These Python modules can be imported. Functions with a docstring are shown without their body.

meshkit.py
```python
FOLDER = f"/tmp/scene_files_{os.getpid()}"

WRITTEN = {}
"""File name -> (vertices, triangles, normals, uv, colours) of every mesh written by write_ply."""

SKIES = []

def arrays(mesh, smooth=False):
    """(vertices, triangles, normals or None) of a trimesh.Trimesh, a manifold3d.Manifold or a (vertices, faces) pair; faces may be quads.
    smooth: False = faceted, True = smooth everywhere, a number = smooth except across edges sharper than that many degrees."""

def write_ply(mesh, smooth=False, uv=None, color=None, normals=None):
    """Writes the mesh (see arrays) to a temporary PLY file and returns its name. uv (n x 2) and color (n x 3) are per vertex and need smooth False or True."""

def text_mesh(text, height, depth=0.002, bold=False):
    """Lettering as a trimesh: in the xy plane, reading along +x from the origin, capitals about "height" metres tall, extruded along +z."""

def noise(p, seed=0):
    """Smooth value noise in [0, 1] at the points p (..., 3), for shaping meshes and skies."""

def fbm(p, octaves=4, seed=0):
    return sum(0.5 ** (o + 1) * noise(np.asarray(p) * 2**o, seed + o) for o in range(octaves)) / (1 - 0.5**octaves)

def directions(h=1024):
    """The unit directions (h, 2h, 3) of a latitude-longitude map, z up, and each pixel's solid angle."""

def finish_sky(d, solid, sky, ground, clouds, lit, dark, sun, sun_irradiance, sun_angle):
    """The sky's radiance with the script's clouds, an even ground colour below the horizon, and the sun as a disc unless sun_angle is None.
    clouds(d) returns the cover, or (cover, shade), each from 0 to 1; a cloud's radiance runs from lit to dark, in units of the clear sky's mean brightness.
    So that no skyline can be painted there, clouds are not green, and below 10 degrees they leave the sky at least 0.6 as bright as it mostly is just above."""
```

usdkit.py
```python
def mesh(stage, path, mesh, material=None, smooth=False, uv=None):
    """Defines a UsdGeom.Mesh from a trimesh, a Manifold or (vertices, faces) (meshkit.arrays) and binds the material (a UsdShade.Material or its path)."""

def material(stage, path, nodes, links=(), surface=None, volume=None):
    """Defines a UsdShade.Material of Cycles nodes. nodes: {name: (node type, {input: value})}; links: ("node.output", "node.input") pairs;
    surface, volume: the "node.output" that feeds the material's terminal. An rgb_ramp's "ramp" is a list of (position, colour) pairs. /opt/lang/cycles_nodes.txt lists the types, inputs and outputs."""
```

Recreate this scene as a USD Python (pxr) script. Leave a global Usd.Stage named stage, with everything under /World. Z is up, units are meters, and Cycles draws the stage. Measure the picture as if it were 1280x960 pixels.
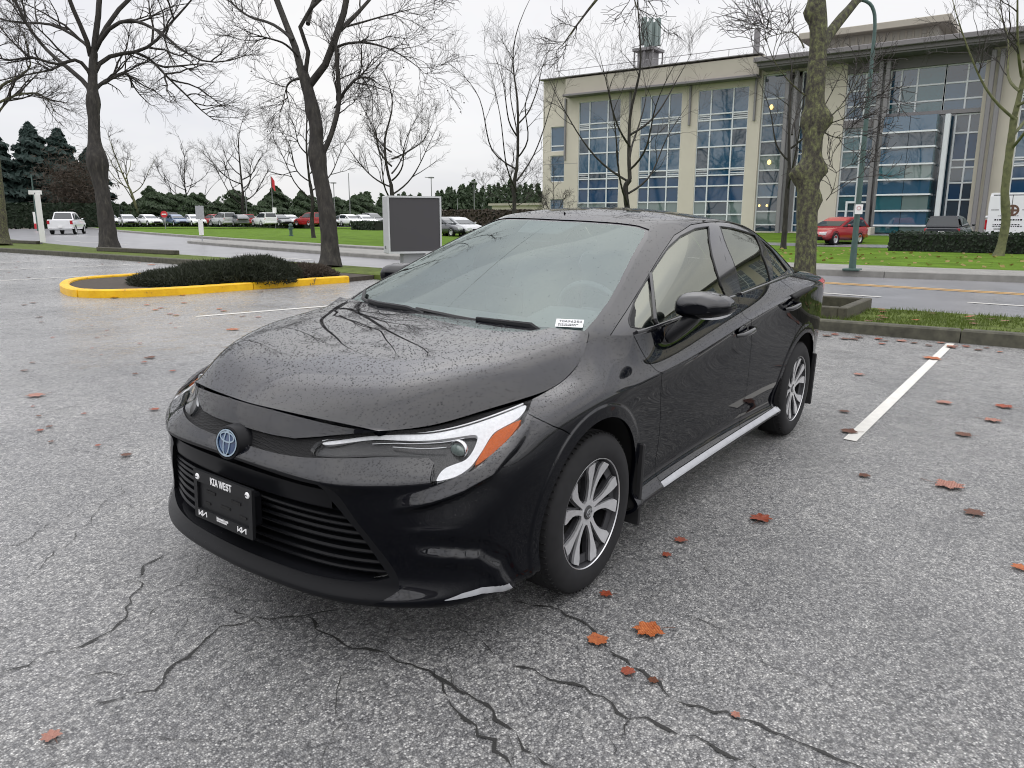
import math, random, numpy as np, trimesh, manifold3d, usdkit, meshkit
from pxr import Usd, UsdGeom, UsdLux, UsdShade, Gf, Sdf, Vt
from shapely.geometry import Polygon, LineString, Point, box as sbox
from shapely import affinity
from shapely.ops import unary_union

stage = Usd.Stage.CreateInMemory()
UsdGeom.SetStageUpAxis(stage, UsdGeom.Tokens.z); UsdGeom.SetStageMetersPerUnit(stage, 1.0)
UsdGeom.Xform.Define(stage, '/World'); UsdGeom.Scope.Define(stage, '/World/Looks')
PI = math.pi

# ---------------------------------------------------------------- camera, sky, sun, exposure
CAM_POS, CAM_YAW, CAM_PITCH, CAM_ROLL = np.array([2.391, 2.188, 1.42]), math.radians(215.54), math.radians(-12.2), math.radians(.1)
cam = UsdGeom.Camera.Define(stage, '/World/camera')
cam.CreateHorizontalApertureAttr(36.0); cam.CreateVerticalApertureAttr(27.0); cam.CreateFocalLengthAttr(36.0 * 955 / 1280)
cam.CreateClippingRangeAttr(Gf.Vec2f(.05, 3000)); cam.CreateExposureAttr(EXPOSURE := 0.32)
def cam_axes():
    f = np.array([math.cos(CAM_YAW) * math.cos(CAM_PITCH), math.sin(CAM_YAW) * math.cos(CAM_PITCH), math.sin(CAM_PITCH)])
    r = np.cross(f, [0, 0, 1]); r /= np.linalg.norm(r); u = np.cross(r, f)
    return math.cos(CAM_ROLL) * r + math.sin(CAM_ROLL) * u, -math.sin(CAM_ROLL) * r + math.cos(CAM_ROLL) * u, f
_r, _u, _f = cam_axes()
_m = np.eye(4); _m[0, :3], _m[1, :3], _m[2, :3], _m[3, :3] = _r, _u, -_f, CAM_POS
cam.AddTransformOp().Set(Gf.Matrix4d(*_m.ravel().tolist()))

SUN_EL, SUN_DIR = math.radians(62), np.array([.75, .6])
SUN_DIR = SUN_DIR / np.linalg.norm(SUN_DIR); SUN_ROT = math.atan2(SUN_DIR[0], SUN_DIR[1])
M = lambda name, nodes, links=(), surface=None, volume=None: usdkit.material(stage, '/World/Looks/' + name, nodes, links, surface, volume)
SKY_STRENGTH = .12
M('overcast_sky', {
    'sky': ('sky_texture', {'sky_type': 'single_scattering', 'sun_disc': False, 'sun_elevation': SUN_EL, 'sun_rotation': SUN_ROT}),
    'tc': ('texture_coordinate', {}), 'sx': ('separate_xyz', {}),
    'mp': ('mapping', {'scale': (1.0, 1.0, 2.6)}),
    'n1': ('noise_texture', {'scale': 2.3, 'detail': 5.0, 'roughness': .5, 'distortion': .3}),
    'cl': ('rgb_ramp', {'ramp': [(0, (.72, .73, .79)), (.40, (.86, .86, .90)), (.55, (.985, .975, .985)), (.7, (1.03, 1.01, 1.0)), (1, (1.08, 1.05, 1.03))]}),
    'up': ('rgb_ramp', {'ramp': [(0, (.90, .90, .90)), (.12, (.99, .99, .99)), (.26, (1.0, 1.0, 1.0)), (.5, (1.25, 1.25, 1.26)), (.75, (1.75, 1.75, 1.76)), (1, (2.15, 2.15, 2.15))]}),
    'cm': ('mix_color', {'blend_type': 'multiply', 'fac': 1.0, 'use_clamp_result': False}),
    'lv': ('mix_color', {'blend_type': 'multiply', 'fac': 1.0, 'b': (6.6, 6.6, 6.6), 'use_clamp_result': False}),
    'mx': ('mix_color', {'blend_type': 'mix', 'fac': .93}),
    'bg': ('background_shader', {'strength': SKY_STRENGTH})},
  [('tc.generated', 'mp.vector'), ('mp.vector', 'n1.vector'), ('n1.fac', 'cl.fac'), ('tc.generated', 'sx.vector'), ('sx.z', 'up.fac'),
   ('cl.color', 'cm.a'), ('up.color', 'cm.b'), ('cm.result', 'lv.a'), ('sky.color', 'mx.a'), ('lv.result', 'mx.b'), ('mx.result', 'bg.color')], surface='bg.background')
sky = UsdLux.DomeLight.Define(stage, '/World/sky')
UsdShade.MaterialBindingAPI.Apply(sky.GetPrim()).Bind(UsdShade.Material.Get(stage, '/World/Looks/overcast_sky'))
for k_, v_ in (('label', 'bright pale grey overcast sky with soft cloud'), ('category', 'sky'), ('kind', 'structure')): sky.GetPrim().SetCustomDataByKey(k_, v_)
sun = UsdLux.DistantLight.Define(stage, '/World/sun'); sun.CreateIntensityAttr(.13); sun.CreateAngleAttr(150.0)
sun.GetPrim().CreateAttribute('inputs:normalize', Sdf.ValueTypeNames.Bool).Set(True); sun.CreateColorAttr(Gf.Vec3f(1, .96, .91))
_d = np.array([SUN_DIR[0] * math.cos(SUN_EL), SUN_DIR[1] * math.cos(SUN_EL), math.sin(SUN_EL)])
_x = np.cross([0, 0, 1], _d); _x /= np.linalg.norm(_x); _y = np.cross(_d, _x)
_m = np.eye(4); _m[0, :3], _m[1, :3], _m[2, :3] = _x, _y, _d
sun.AddTransformOp().Set(Gf.Matrix4d(*_m.ravel().tolist()))

# ---------------------------------------------------------------- naming and mesh helpers
TAKEN = {}
def numbered(path):
    n = TAKEN.get(path, -1) + 1; TAKEN[path] = n
    return path if n == 0 else f'{path}_{n:03d}'
def ppath(p): return '/World' if p is None else str(p.GetPath()) if hasattr(p, 'GetPath') else str(p)
def tag(prim, label=None, cat=None, group=None, kind=None):
    prim = prim.GetPrim() if hasattr(prim, 'GetPrim') else prim
    for k, v in (('label', label), ('category', cat), ('group', group), ('kind', kind)):
        if v: prim.SetCustomDataByKey(k, v)
    return prim
def thing(name, label, cat, loc=(0, 0, 0), rz=0.0, group=None, kind=None, scale=None):
    x = UsdGeom.Xform.Define(stage, numbered('/World/' + name)); x.AddTranslateOp().Set(Gf.Vec3d(*map(float, loc)))
    if rz: x.AddRotateZOp().Set(math.degrees(rz))
    if scale: x.AddScaleOp().Set(Gf.Vec3f(*([scale] * 3 if np.isscalar(scale) else scale)))
    return tag(x.GetPrim(), label, cat, group, kind)
def look(m): return m if isinstance(m, UsdShade.Material) else UsdShade.Material.Get(stage, '/World/Looks/' + m)
def obj(name, mesh, m, parent=None, smooth=False, label=None, cat=None, group=None, kind=None):
    p = usdkit.mesh(stage, numbered(ppath(parent) + '/' + name), mesh, look(m), smooth)
    return tag(p.GetPrim(), label, cat, group, kind)
def raw(name, V, N, F, m, parent=None, **kw):
    x = UsdGeom.Mesh.Define(stage, numbered(ppath(parent) + '/' + name))
    x.CreatePointsAttr(Vt.Vec3fArray.FromNumpy(np.ascontiguousarray(V, np.float32))); x.CreateFaceVertexCountsAttr(Vt.IntArray.FromNumpy(np.full(len(F), 3, np.int32)))
    x.CreateFaceVertexIndicesAttr(Vt.IntArray.FromNumpy(np.ascontiguousarray(F, np.int32).ravel())); x.CreateSubdivisionSchemeAttr('none')
    if N is not None:
        x.CreateNormalsAttr(Vt.Vec3fArray.FromNumpy(np.ascontiguousarray(N, np.float32))); x.SetNormalsInterpolation('vertex')
    UsdShade.MaterialBindingAPI.Apply(x.GetPrim()).Bind(look(m)); x.CreateDoubleSidedAttr(True)
    return tag(x.GetPrim(), **kw)
def copy_of(src, label, loc, rz=0.0, group=None, cat=None, scale=None):
    """One more of a thing: an Xform of its own that references the first one's parts."""
    was = src.GetCustomData(); base = src.GetName()
    if base[-4:-3] == '_' and base[-3:].isdigit(): base = base[:-4]
    x = UsdGeom.Xform.Define(stage, numbered('/World/' + base)); p = x.GetPrim()
    p.GetReferences().AddInternalReference(src.GetPath()); p.SetInstanceable(True)
    x.ClearXformOpOrder(); x.AddTranslateOp(opSuffix='at').Set(Gf.Vec3d(*map(float, loc))); x.AddRotateZOp(opSuffix='turn').Set(math.degrees(rz))
    if scale: x.AddScaleOp(opSuffix='size').Set(Gf.Vec3f(*([scale] * 3 if np.isscalar(scale) else scale)))
    return tag(p, label, cat or was.get('category'), group or was.get('group'))
cat_ = lambda *ms: trimesh.util.concatenate([m for m in ms])
def bx(x0, y0, z0, x1, y1, z1, r=0.0):
    if r <= 0: return trimesh.creation.box(bounds=[[min(x0, x1), min(y0, y1), min(z0, z1)], [max(x0, x1), max(y0, y1), max(z0, z1)]])
    r = min(r, abs(x1 - x0) * .49, abs(y1 - y0) * .49, abs(z1 - z0) * .49); pts = []
    X, Y, Z = sorted((x0, x1)), sorted((y0, y1)), sorted((z0, z1))
    for a, sa in ((X[0], 1), (X[1], -1)):
        for b, sb in ((Y[0], 1), (Y[1], -1)):
            for c, sc in ((Z[0], 1), (Z[1], -1)): pts += [(a, b + sb * r, c + sc * r), (a + sa * r, b, c + sc * r), (a + sa * r, b + sb * r, c)]
    return trimesh.convex.convex_hull(np.array(pts))
def hull(pts): return trimesh.convex.convex_hull(np.asarray(pts, float))
def ball(c, r, n=2, s=(1, 1, 1)):
    m = trimesh.creation.icosphere(subdivisions=n, radius=1); m.vertices *= np.array(s) * r; m.vertices += c; return m
def tube(P, R, n=8, cap=True):
    """A tapered tube along the points P with radii R."""
    P = np.asarray(P, float); R = np.full(len(P), R) if np.isscalar(R) else np.asarray(R, float)
    T = np.gradient(P, axis=0); T /= np.maximum(np.linalg.norm(T, axis=1, keepdims=True), 1e-9)
    up = np.array([0, 0, 1.0]) if abs(T[0, 2]) < .9 else np.array([1.0, 0, 0]); A = np.cross(T[0], up); A /= np.linalg.norm(A); V = []
    a = np.arange(n) / n * 2 * PI; ca, sa = np.cos(a)[:, None], np.sin(a)[:, None]
    for i in range(len(P)):
        A = A - T[i] * (A @ T[i]); A /= max(np.linalg.norm(A), 1e-9); B = np.cross(T[i], A)
        V.append(P[i] + R[i] * (ca * A + sa * B))
    V = np.vstack(V); k = np.arange(n); j = (k + 1) % n; F = []
    for i in range(len(P) - 1): F += [np.stack([i * n + k, i * n + j, (i + 1) * n + j], 1), np.stack([i * n + k, (i + 1) * n + j, (i + 1) * n + k], 1)]
    if cap:
        V = np.vstack([V, P[:1], P[-1:]]); c0, c1 = len(V) - 2, len(V) - 1; b = (len(P) - 1) * n
        F += [np.stack([j, k, np.full(n, c0)], 1), np.stack([b + k, b + j, np.full(n, c1)], 1)]
    return trimesh.Trimesh(V, np.vstack(F), process=False)
def lathe(prof, n=64, axis='z'):
    """Turns (radius, height) pairs about an axis."""
    prof = np.asarray(prof, float); a = np.arange(n) / n * 2 * PI
    V = np.stack([prof[:, None, 0] * np.cos(a), prof[:, None, 0] * np.sin(a), np.repeat(prof[:, 1:2], n, 1)], -1).reshape(-1, 3); k = np.arange(n); j = (k + 1) % n; F = []
    for i in range(len(prof) - 1): F += [np.stack([i * n + k, i * n + j, (i + 1) * n + j], 1), np.stack([i * n + k, (i + 1) * n + j, (i + 1) * n + k], 1)]
    if axis == 'y': V = V[:, [0, 2, 1]] * [1, 1, -1]
    if axis == 'x': V = V[:, [2, 0, 1]]
    return trimesh.Trimesh(V, np.vstack(F), process=False)
def extr(poly, h, M_=None):
    m = [trimesh.creation.extrude_polygon(g, h, engine='earcut') for g in getattr(poly, 'geoms', [poly]) if g.area > 1e-9]
    m = trimesh.util.concatenate(m)
    if M_ is not None: m.apply_transform(M_)
    return m
def mv(m, x=0, y=0, z=0, rz=0, rx=0, ry=0):
    m = m.copy(); R = trimesh.transformations.euler_matrix(rx, ry, rz); R[:3, 3] = x, y, z; m.apply_transform(R); return m
def arr(m): return np.array(m.vertices), None, np.array(m.faces)

# ---------------------------------------------------------------- materials
def plain(name, col, rough=.5, metal=0.0, spec=.5, vary=0.0, scale=8.0, bump=0.0, bscale=60.0, coat=0.0, detail=4.0):
    """A surface of one colour with fine mottling and relief."""
    n = {'p': ('principled_bsdf', {'base_color': col, 'roughness': rough, 'metallic': metal, 'specular_ior_level': spec, 'coat_weight': coat, 'coat_roughness': .04})}; l = []
    if vary or bump: n['g'] = ('geometry', {})
    if vary:
        n['n'] = ('noise_texture', {'scale': scale, 'detail': detail, 'roughness': .6})
        n['r'] = ('rgb_ramp', {'ramp': [(.25, tuple(max(0, c * (1 - vary)) for c in col)), (.75, tuple(min(1, c * (1 + vary)) for c in col))]})
        l += [('g.position', 'n.vector'), ('n.fac', 'r.fac'), ('r.color', 'p.base_color')]
    if bump:
        n['m'] = ('noise_texture', {'scale': bscale, 'detail': 4.0, 'roughness': .65}); n['b'] = ('bump', {'strength': .6, 'distance': bump})
        l += [('g.position', 'm.vector'), ('m.fac', 'b.height'), ('b.normal', 'p.normal')]
    return M(name, n, l, surface='p.BSDF')
def wet_paint(name, col, rough, coat, drops=1.0, spec=.5):
    """Car paint with rain beads standing on it, thick on what faces up."""
    n = {'tc': ('texture_coordinate', {}), 'g': ('geometry', {}), 'sx': ('separate_xyz', {}), 'p': ('principled_bsdf', {'base_color': col, 'roughness': rough, 'specular_ior_level': spec, 'coat_weight': coat, 'coat_roughness': .004, 'coat_ior': 1.62})}
    l = [('g.normal', 'sx.vector')]
    if coat:                                   # up-facing paint mirrors more: rain film, plus sky brightness built into the coat
        n['wet'] = ('rgb_ramp', {'ramp': [(0, (.124, .124, .124)), (.06, (.126, .126, .126)), (.30, (.172, .172, .172)), (.76, (.165, .165, .165)), (.88, (.18, .18, .18)), (.95, (.25, .25, .25)), (.985, (.38, .38, .38)), (1, (.50, .50, .50))]}); n['wi'] = ('separate_color', {}); n['wm'] = ('math', {'math_type': 'multiply', 'value2': 10.0})
        l += [('sx.z', 'wet.fac'), ('wet.color', 'wi.color'), ('wi.r', 'wm.value1'), ('wm.value', 'p.coat_ior')]
    hs = []
    for i, (sc, lo, hi) in enumerate(((62.0, .10, .25), (120.0, .05, .26))):
        a = f'v{i}'
        n[a] = ('voronoi_texture', {'feature': 'f1', 'scale': sc, 'randomness': 1.0}); n[a + 's'] = ('separate_color', {})
        n[a + 'r'] = ('map_range', {'from_min': .40 if i == 0 else .45, 'from_max': 1.0, 'to_min': 0.0, 'to_max': hi, 'clamp': True})
        n[a + 'd'] = ('math', {'math_type': 'divide'}); n[a + 'q'] = ('math', {'math_type': 'power', 'value2': 2.0}); n[a + 'm'] = ('math', {'math_type': 'subtract', 'value1': 1.0}); n[a + 'x'] = ('math', {'math_type': 'maximum', 'value2': 0.0})
        n[a + 'w'] = ('math', {'math_type': 'sqrt'}); n[a + 'k'] = ('math', {'math_type': 'multiply'})
        l += [('tc.object', a + '.vector'), (a + '.color', a + 's.color'), (a + 's.r', a + 'r.value'), (a + '.distance', a + 'd.value1'), (a + 'r.result', a + 'd.value2'), (a + 'd.value', a + 'q.value1'),
              (a + 'q.value', a + 'm.value2'), (a + 'm.value', a + 'x.value1'), (a + 'x.value', a + 'w.value1'), (a + 'w.value', a + 'k.value1'), (a + 'r.result', a + 'k.value2')]
        n[a + 'h'] = ('math', {'math_type': 'divide', 'value2': sc}); l.append((a + 'k.value', a + 'h.value1')); hs.append(a + 'h.value')
    n['sum'] = ('math', {'math_type': 'maximum'}); n['gate'] = ('map_range', {'from_min': .02, 'from_max': .55, 'to_min': .0, 'to_max': 1.0, 'clamp': True}); n['hh'] = ('math', {'math_type': 'multiply'})
    n['b'] = ('bump', {'strength': .85 * drops, 'distance': .55})
    l += [(hs[0], 'sum.value1'), (hs[1], 'sum.value2'), ('sx.z', 'gate.value'), ('sum.value', 'hh.value1'), ('gate.result', 'hh.value2'), ('hh.value', 'b.height'), ('b.normal', 'p.normal'), ('b.normal', 'p.coat_normal')]
    return M(name, n, l, surface='p.BSDF')
def pane(name, tint, ior, rough=0.0, spots=0.0, gcol=(1, 1, 1)):
    """Thin glass: sunlight passes, the sky is mirrored by Fresnel; spots adds rain beads."""
    n = {'t': ('transparent_bsdf', {'color': tint}), 'g': ('glossy_bsdf', {'color': gcol, 'roughness': rough}), 'f': ('fresnel', {'IOR': ior}), 'x': ('mix_closure', {})}
    l = [('f.fac', 'x.fac'), ('t.BSDF', 'x.closure1'), ('g.BSDF', 'x.closure2')]
    if spots:
        n.update({'tc': ('texture_coordinate', {}), 'v': ('voronoi_texture', {'feature': 'f1', 'scale': 150.0}), 'r': ('map_range', {'from_min': .08, 'from_max': .2, 'to_min': 1.0, 'to_max': 0.0, 'clamp': True}), 'b': ('bump', {'strength': spots, 'distance': .004})})
        l += [('tc.object', 'v.vector'), ('v.distance', 'r.value'), ('r.result', 'b.height'), ('b.normal', 'g.normal')]
    return M(name, n, l, surface='x.closure')
wet_paint('black_paint', (.0009, .0011, .0020), .3, 1.0, .30, 0.0)
wet_paint('satin_black_trim', (.0035, .0037, .0045), .34, 0.0, .6, .16)
plain('gloss_black', (.006, .006, .007), .12, coat=.6)
plain('black_rubber', (.012, .012, .013), .55, bump=.0006, bscale=300)
plain('tyre_rubber', (.011, .011, .012), .68, spec=.3, vary=.25, scale=30, bump=.0006, bscale=220)
plain('dark_void', (.004, .004, .004), .8)
plain('machined_alloy', (.62, .62, .63), .28, metal=.85, vary=.06, scale=40)
plain('dark_alloy', (.03, .03, .033), .38, metal=.4)
plain('brake_steel', (.10, .10, .10), .45, metal=.8)
plain('silver_trim', (.42, .43, .45), .28, metal=.35, vary=.12, scale=30)  # grey that stands in for sky mirrored on black sill and lip
plain('chrome', (.75, .76, .78), .08, metal=1.0)
plain('lamp_white', (.70, .71, .72), .22, vary=.12, scale=90)
plain('lamp_housing', (.006, .0065, .007), .2)
plain('amber_reflector', (.43, .085, .006), .3, spec=.2, vary=.25, scale=160)
plain('red_lens', (.34, .012, .02), .15, coat=.8)
plain('emblem_blue', (.002, .018, .060), .12, coat=1.0)
plain('white_print', (.78, .78, .78), .5)
plain('cabin_grey', (.13, .145, .16), .7, vary=.1, scale=20, bump=.0005, bscale=300)
plain('cabin_light', (.55, .55, .53), .8)
plain('seat_cloth', (.05, .058, .07), .9, vary=.15, scale=60)
plain('paper', (.74, .75, .76), .6)
plain('ink', (.02, .02, .025), .6)
pane('windscreen_glass', (.90, 1.0, .97), 2.4, 0.0, .06, (.88, 1.0, .975))
pane('side_glass', (.86, .94, .84), 2.8, 0.0, 0.0, (.97, 1.0, .88))
pane('cabin_glass', (.88, .95, .90), 1.5, 0.0, 0.0)
pane('lens_clear', (.97, .975, .98), 1.22, 0.0, .06)

M('slot_mesh', {'tc': ('texture_coordinate', {}), 'v': ('voronoi_texture', {'feature': 'distance_to_edge', 'scale': 130.0, 'randomness': .0}), 'r': ('map_range', {'from_min': .05, 'from_max': .2, 'to_min': 1.0, 'to_max': 0.0, 'clamp': True}), 'b': ('bump', {'strength': .5, 'distance': .004}), 'p': ('principled_bsdf', {'base_color': (.004, .004, .0045), 'roughness': .5, 'specular_ior_level': .25})},
  [('tc.object', 'v.vector'), ('v.distance', 'r.value'), ('r.result', 'b.height'), ('b.normal', 'p.normal')], surface='p.BSDF')
plain('plate_plastic', (.004, .0043, .005), .42, spec=.3, bump=.0003, bscale=400)
plain('projector_glass', (.10, .13, .12), .06, coat=1.0)
plain('emblem_silver', (.45, .56, .66), .12, metal=1.0)

# ---- curved body panels: B-spline patches that are cut along lines drawn on them ----
def bw(n, m):
    """Weights (m x n) of a uniform cubic B-spline through n rows (clamped by phantom ends), m even samples over [0, n-1]; returns for array of params too."""
    t = np.linspace(0, n - 1, m) if np.isscalar(m) else np.asarray(m, float)
    i = np.clip(np.floor(t).astype(int), 0, n - 2); f = t - i
    w = np.stack([(1 - f) ** 3, 3 * f ** 3 - 6 * f ** 2 + 4, -3 * f ** 3 + 3 * f ** 2 + 3 * f + 1, f ** 3], 1) / 6
    return t, i, w

def ws_clamped(n, t):
    t, i, w = bw(n, t); W = np.zeros((len(t), n)); r = np.arange(len(t))
    for k in range(4):
        j = i + k - 1
        lo, hi = j < 0, j > n - 1
        np.add.at(W, (r, np.clip(j, 0, n - 1)), np.where(lo | hi, 0, w[:, k]))
        np.add.at(W, (r[lo], 0), 2 * w[lo, k]); np.add.at(W, (r[lo], 1), -w[lo, k])
        np.add.at(W, (r[hi], n - 1), 2 * w[hi, k]); np.add.at(W, (r[hi], n - 2), -w[hi, k])
    return W

def ws_mirror(n, t, flip_lo=True, flip_hi=True):
    """Same, but beyond an end the rows repeat mirrored in y (returned as two weight tables: plain, y-flipped)."""
    t, i, w = bw(n, t); W = np.zeros((2, len(t), n)); r = np.arange(len(t))
    for k in range(4):
        j = i + k - 1; lo, hi = j < 0, j > n - 1
        mid = ~(lo | hi)
        np.add.at(W[0], (r[mid], j[mid]), w[mid, k])
        for m_, fl, jj, e0, e1 in ((lo, flip_lo, -j, 0, 1), (hi, flip_hi, 2 * (n - 1) - j, n - 1, n - 2)):
            if fl: np.add.at(W[1], (r[m_], jj[m_]), w[m_, k])
            else:
                np.add.at(W[0], (r[m_], np.full(m_.sum(), e0)), 2 * w[m_, k]); np.add.at(W[0], (r[m_], np.full(m_.sum(), e1)), -w[m_, k])
    return W

def evals(C, tu, tv, lo=True, hi=True):
    Wv = ws_clamped(C.shape[0], tv); Wu = ws_mirror(C.shape[1], tu, lo, hi)
    S = np.einsum('ai,ijk,bj->abk', Wv, C, Wu[0]); F = np.einsum('ai,ijk,bj->abk', Wv, C * [1, -1, 1], Wu[1])
    return S + F

def fitc(D, lo=True, hi=True, n=3, k=.75):
    """Control rows whose surface passes (nearly) through the given points D."""
    C = D.copy(); tu, tv = np.arange(D.shape[1]), np.arange(D.shape[0])
    for _ in range(n): C += k * (D - evals(C, tu, tv, lo, hi))
    return C

class Patch:
    def __init__(s, V, N, U, F): s.V, s.N, s.U, s.F = V, N, U, F
    def copy(s): return Patch(s.V.copy(), s.N.copy(), s.U.copy(), s.F.copy())

def make_patch(C, tu, tv, lo=True, hi=True, flip=False):
    S = evals(C, tu, tv, lo, hi); e = 1e-3
    nu = len(C[0]) - 1; nv = len(C) - 1
    du = evals(C, np.minimum(tu + e, nu), tv, lo, hi) - evals(C, np.maximum(tu - e, 0), tv, lo, hi)
    dv = evals(C, tu, np.minimum(tv + e, nv), lo, hi) - evals(C, tu, np.maximum(tv - e, 0), lo, hi)
    N = np.cross(du, dv); L = np.linalg.norm(N, axis=-1, keepdims=True)
    N = np.where(L > 1e-12, N / np.maximum(L, 1e-12), [0, 0, 1.0])
    b, a = len(tu), len(tv)
    g = np.arange(a * b).reshape(a, b)
    q = np.stack([g[:-1, :-1], g[:-1, 1:], g[1:, 1:], g[1:, :-1]], -1).reshape(-1, 4)
    F = np.concatenate([q[:, [0, 1, 2]], q[:, [0, 2, 3]]])
    if flip: F, N = F[:, ::-1], -N
    U = np.stack(np.meshgrid(tu, tv), -1).reshape(-1, 2)
    return Patch(S.reshape(-1, 3), N.reshape(-1, 3), U, F.copy())

def compact(p, F):
    k = np.unique(F); m = np.full(len(p.V), -1); m[k] = np.arange(len(k))
    return Patch(p.V[k], p.N[k], p.U[k], m[F])

def split(p, phi):
    """Cuts the patch along phi = 0: (the part where phi > 0, the part where phi < 0)."""
    phi = np.where(np.abs(phi) < 1e-7, 1e-7, phi)
    F = p.F; s = phi[F] > 0; c = s.sum(1)
    whole_p, whole_n = F[c == 3], F[c == 0]
    mx = F[(c == 1) | (c == 2)]
    if len(mx) == 0: return compact(p, whole_p), compact(p, whole_n)
    sm = phi[mx] > 0; cm = sm.sum(1)
    odd = np.where(cm == 1, sm.argmax(1), (~sm).argmax(1))
    r = np.arange(len(mx)); a, b, d = mx[r, odd], mx[r, (odd + 1) % 3], mx[r, (odd + 2) % 3]
    e = np.sort(np.concatenate([np.stack([a, b], 1), np.stack([a, d], 1)]), 1)
    ue, inv = np.unique(e, axis=0, return_inverse=True); inv = inv.ravel()
    w = (phi[ue[:, 0]] / (phi[ue[:, 0]] - phi[ue[:, 1]]))[:, None]
    mixv = lambda X: X[ue[:, 0]] * (1 - w) + X[ue[:, 1]] * w
    n0 = len(p.V); nn = mixv(p.N); nn /= np.maximum(np.linalg.norm(nn, axis=1, keepdims=True), 1e-12)
    P2 = Patch(np.vstack([p.V, mixv(p.V)]), np.vstack([p.N, nn]), np.vstack([p.U, mixv(p.U)]), F)
    ab, ad = n0 + inv[:len(mx)], n0 + inv[len(mx):]
    tip = np.stack([a, ab, ad], 1); q1 = np.stack([ab, b, d], 1); q2 = np.stack([ab, d, ad], 1)
    one = cm == 1
    pos = np.concatenate([whole_p, tip[one], q1[~one], q2[~one]]); neg = np.concatenate([whole_n, tip[~one], q1[one], q2[one]])
    return compact(P2, pos), compact(P2, neg)

def seg_dist(X, L, closed):
    """Distance of 2-D points to a polyline, and whether they lie inside it when closed."""
    L = np.asarray(L, float); A, B = (L, np.roll(L, -1, 0)) if closed else (L[:-1], L[1:])
    d = np.full(len(X), 1e9); ins = np.zeros(len(X), bool)
    for a, b in zip(A, B):
        ab = b - a; t = np.clip(((X - a) @ ab) / max(ab @ ab, 1e-12), 0, 1)
        d = np.minimum(d, np.hypot(*(X - a - t[:, None] * ab).T))
        if closed:
            c = (a[1] > X[:, 1]) != (b[1] > X[:, 1])
            with np.errstate(divide='ignore', invalid='ignore'):
                ins ^= c & (X[:, 0] < (b[0] - a[0]) * (X[:, 1] - a[1]) / (b[1] - a[1]) + a[0])
    return d, ins

def round_poly(L, r=.25, n=3, closed=True):
    """Chaikin-like rounding of the corners of a drawn outline."""
    L = np.asarray(L, float)
    for _ in range(n):
        A, B = (L, np.roll(L, -1, 0)) if closed else (L[:-1], L[1:])
        M = np.stack([A + (B - A) * r, B - (B - A) * r], 1).reshape(-1, 2)
        L = M if closed else np.vstack([L[:1], M[1:-1], L[-1:]])
    return L

def seg_dist3(X, L, closed=False):
    A, B = (L, np.roll(L, -1, 0)) if closed else (L[:-1], L[1:]); d = np.full(len(X), 1e9)
    near = np.flatnonzero(((X > L.min(0) - .06) & (X < L.max(0) + .06)).all(1)); Y = X[near]; dn = d[near]
    for a, b in zip(A, B):
        ab = b - a; t = np.clip(((Y - a) @ ab) / max(ab @ ab, 1e-12), 0, 1)
        dn = np.minimum(dn, np.linalg.norm(Y - a - t[:, None] * ab, axis=1))
    d[near] = dn
    return d

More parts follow.
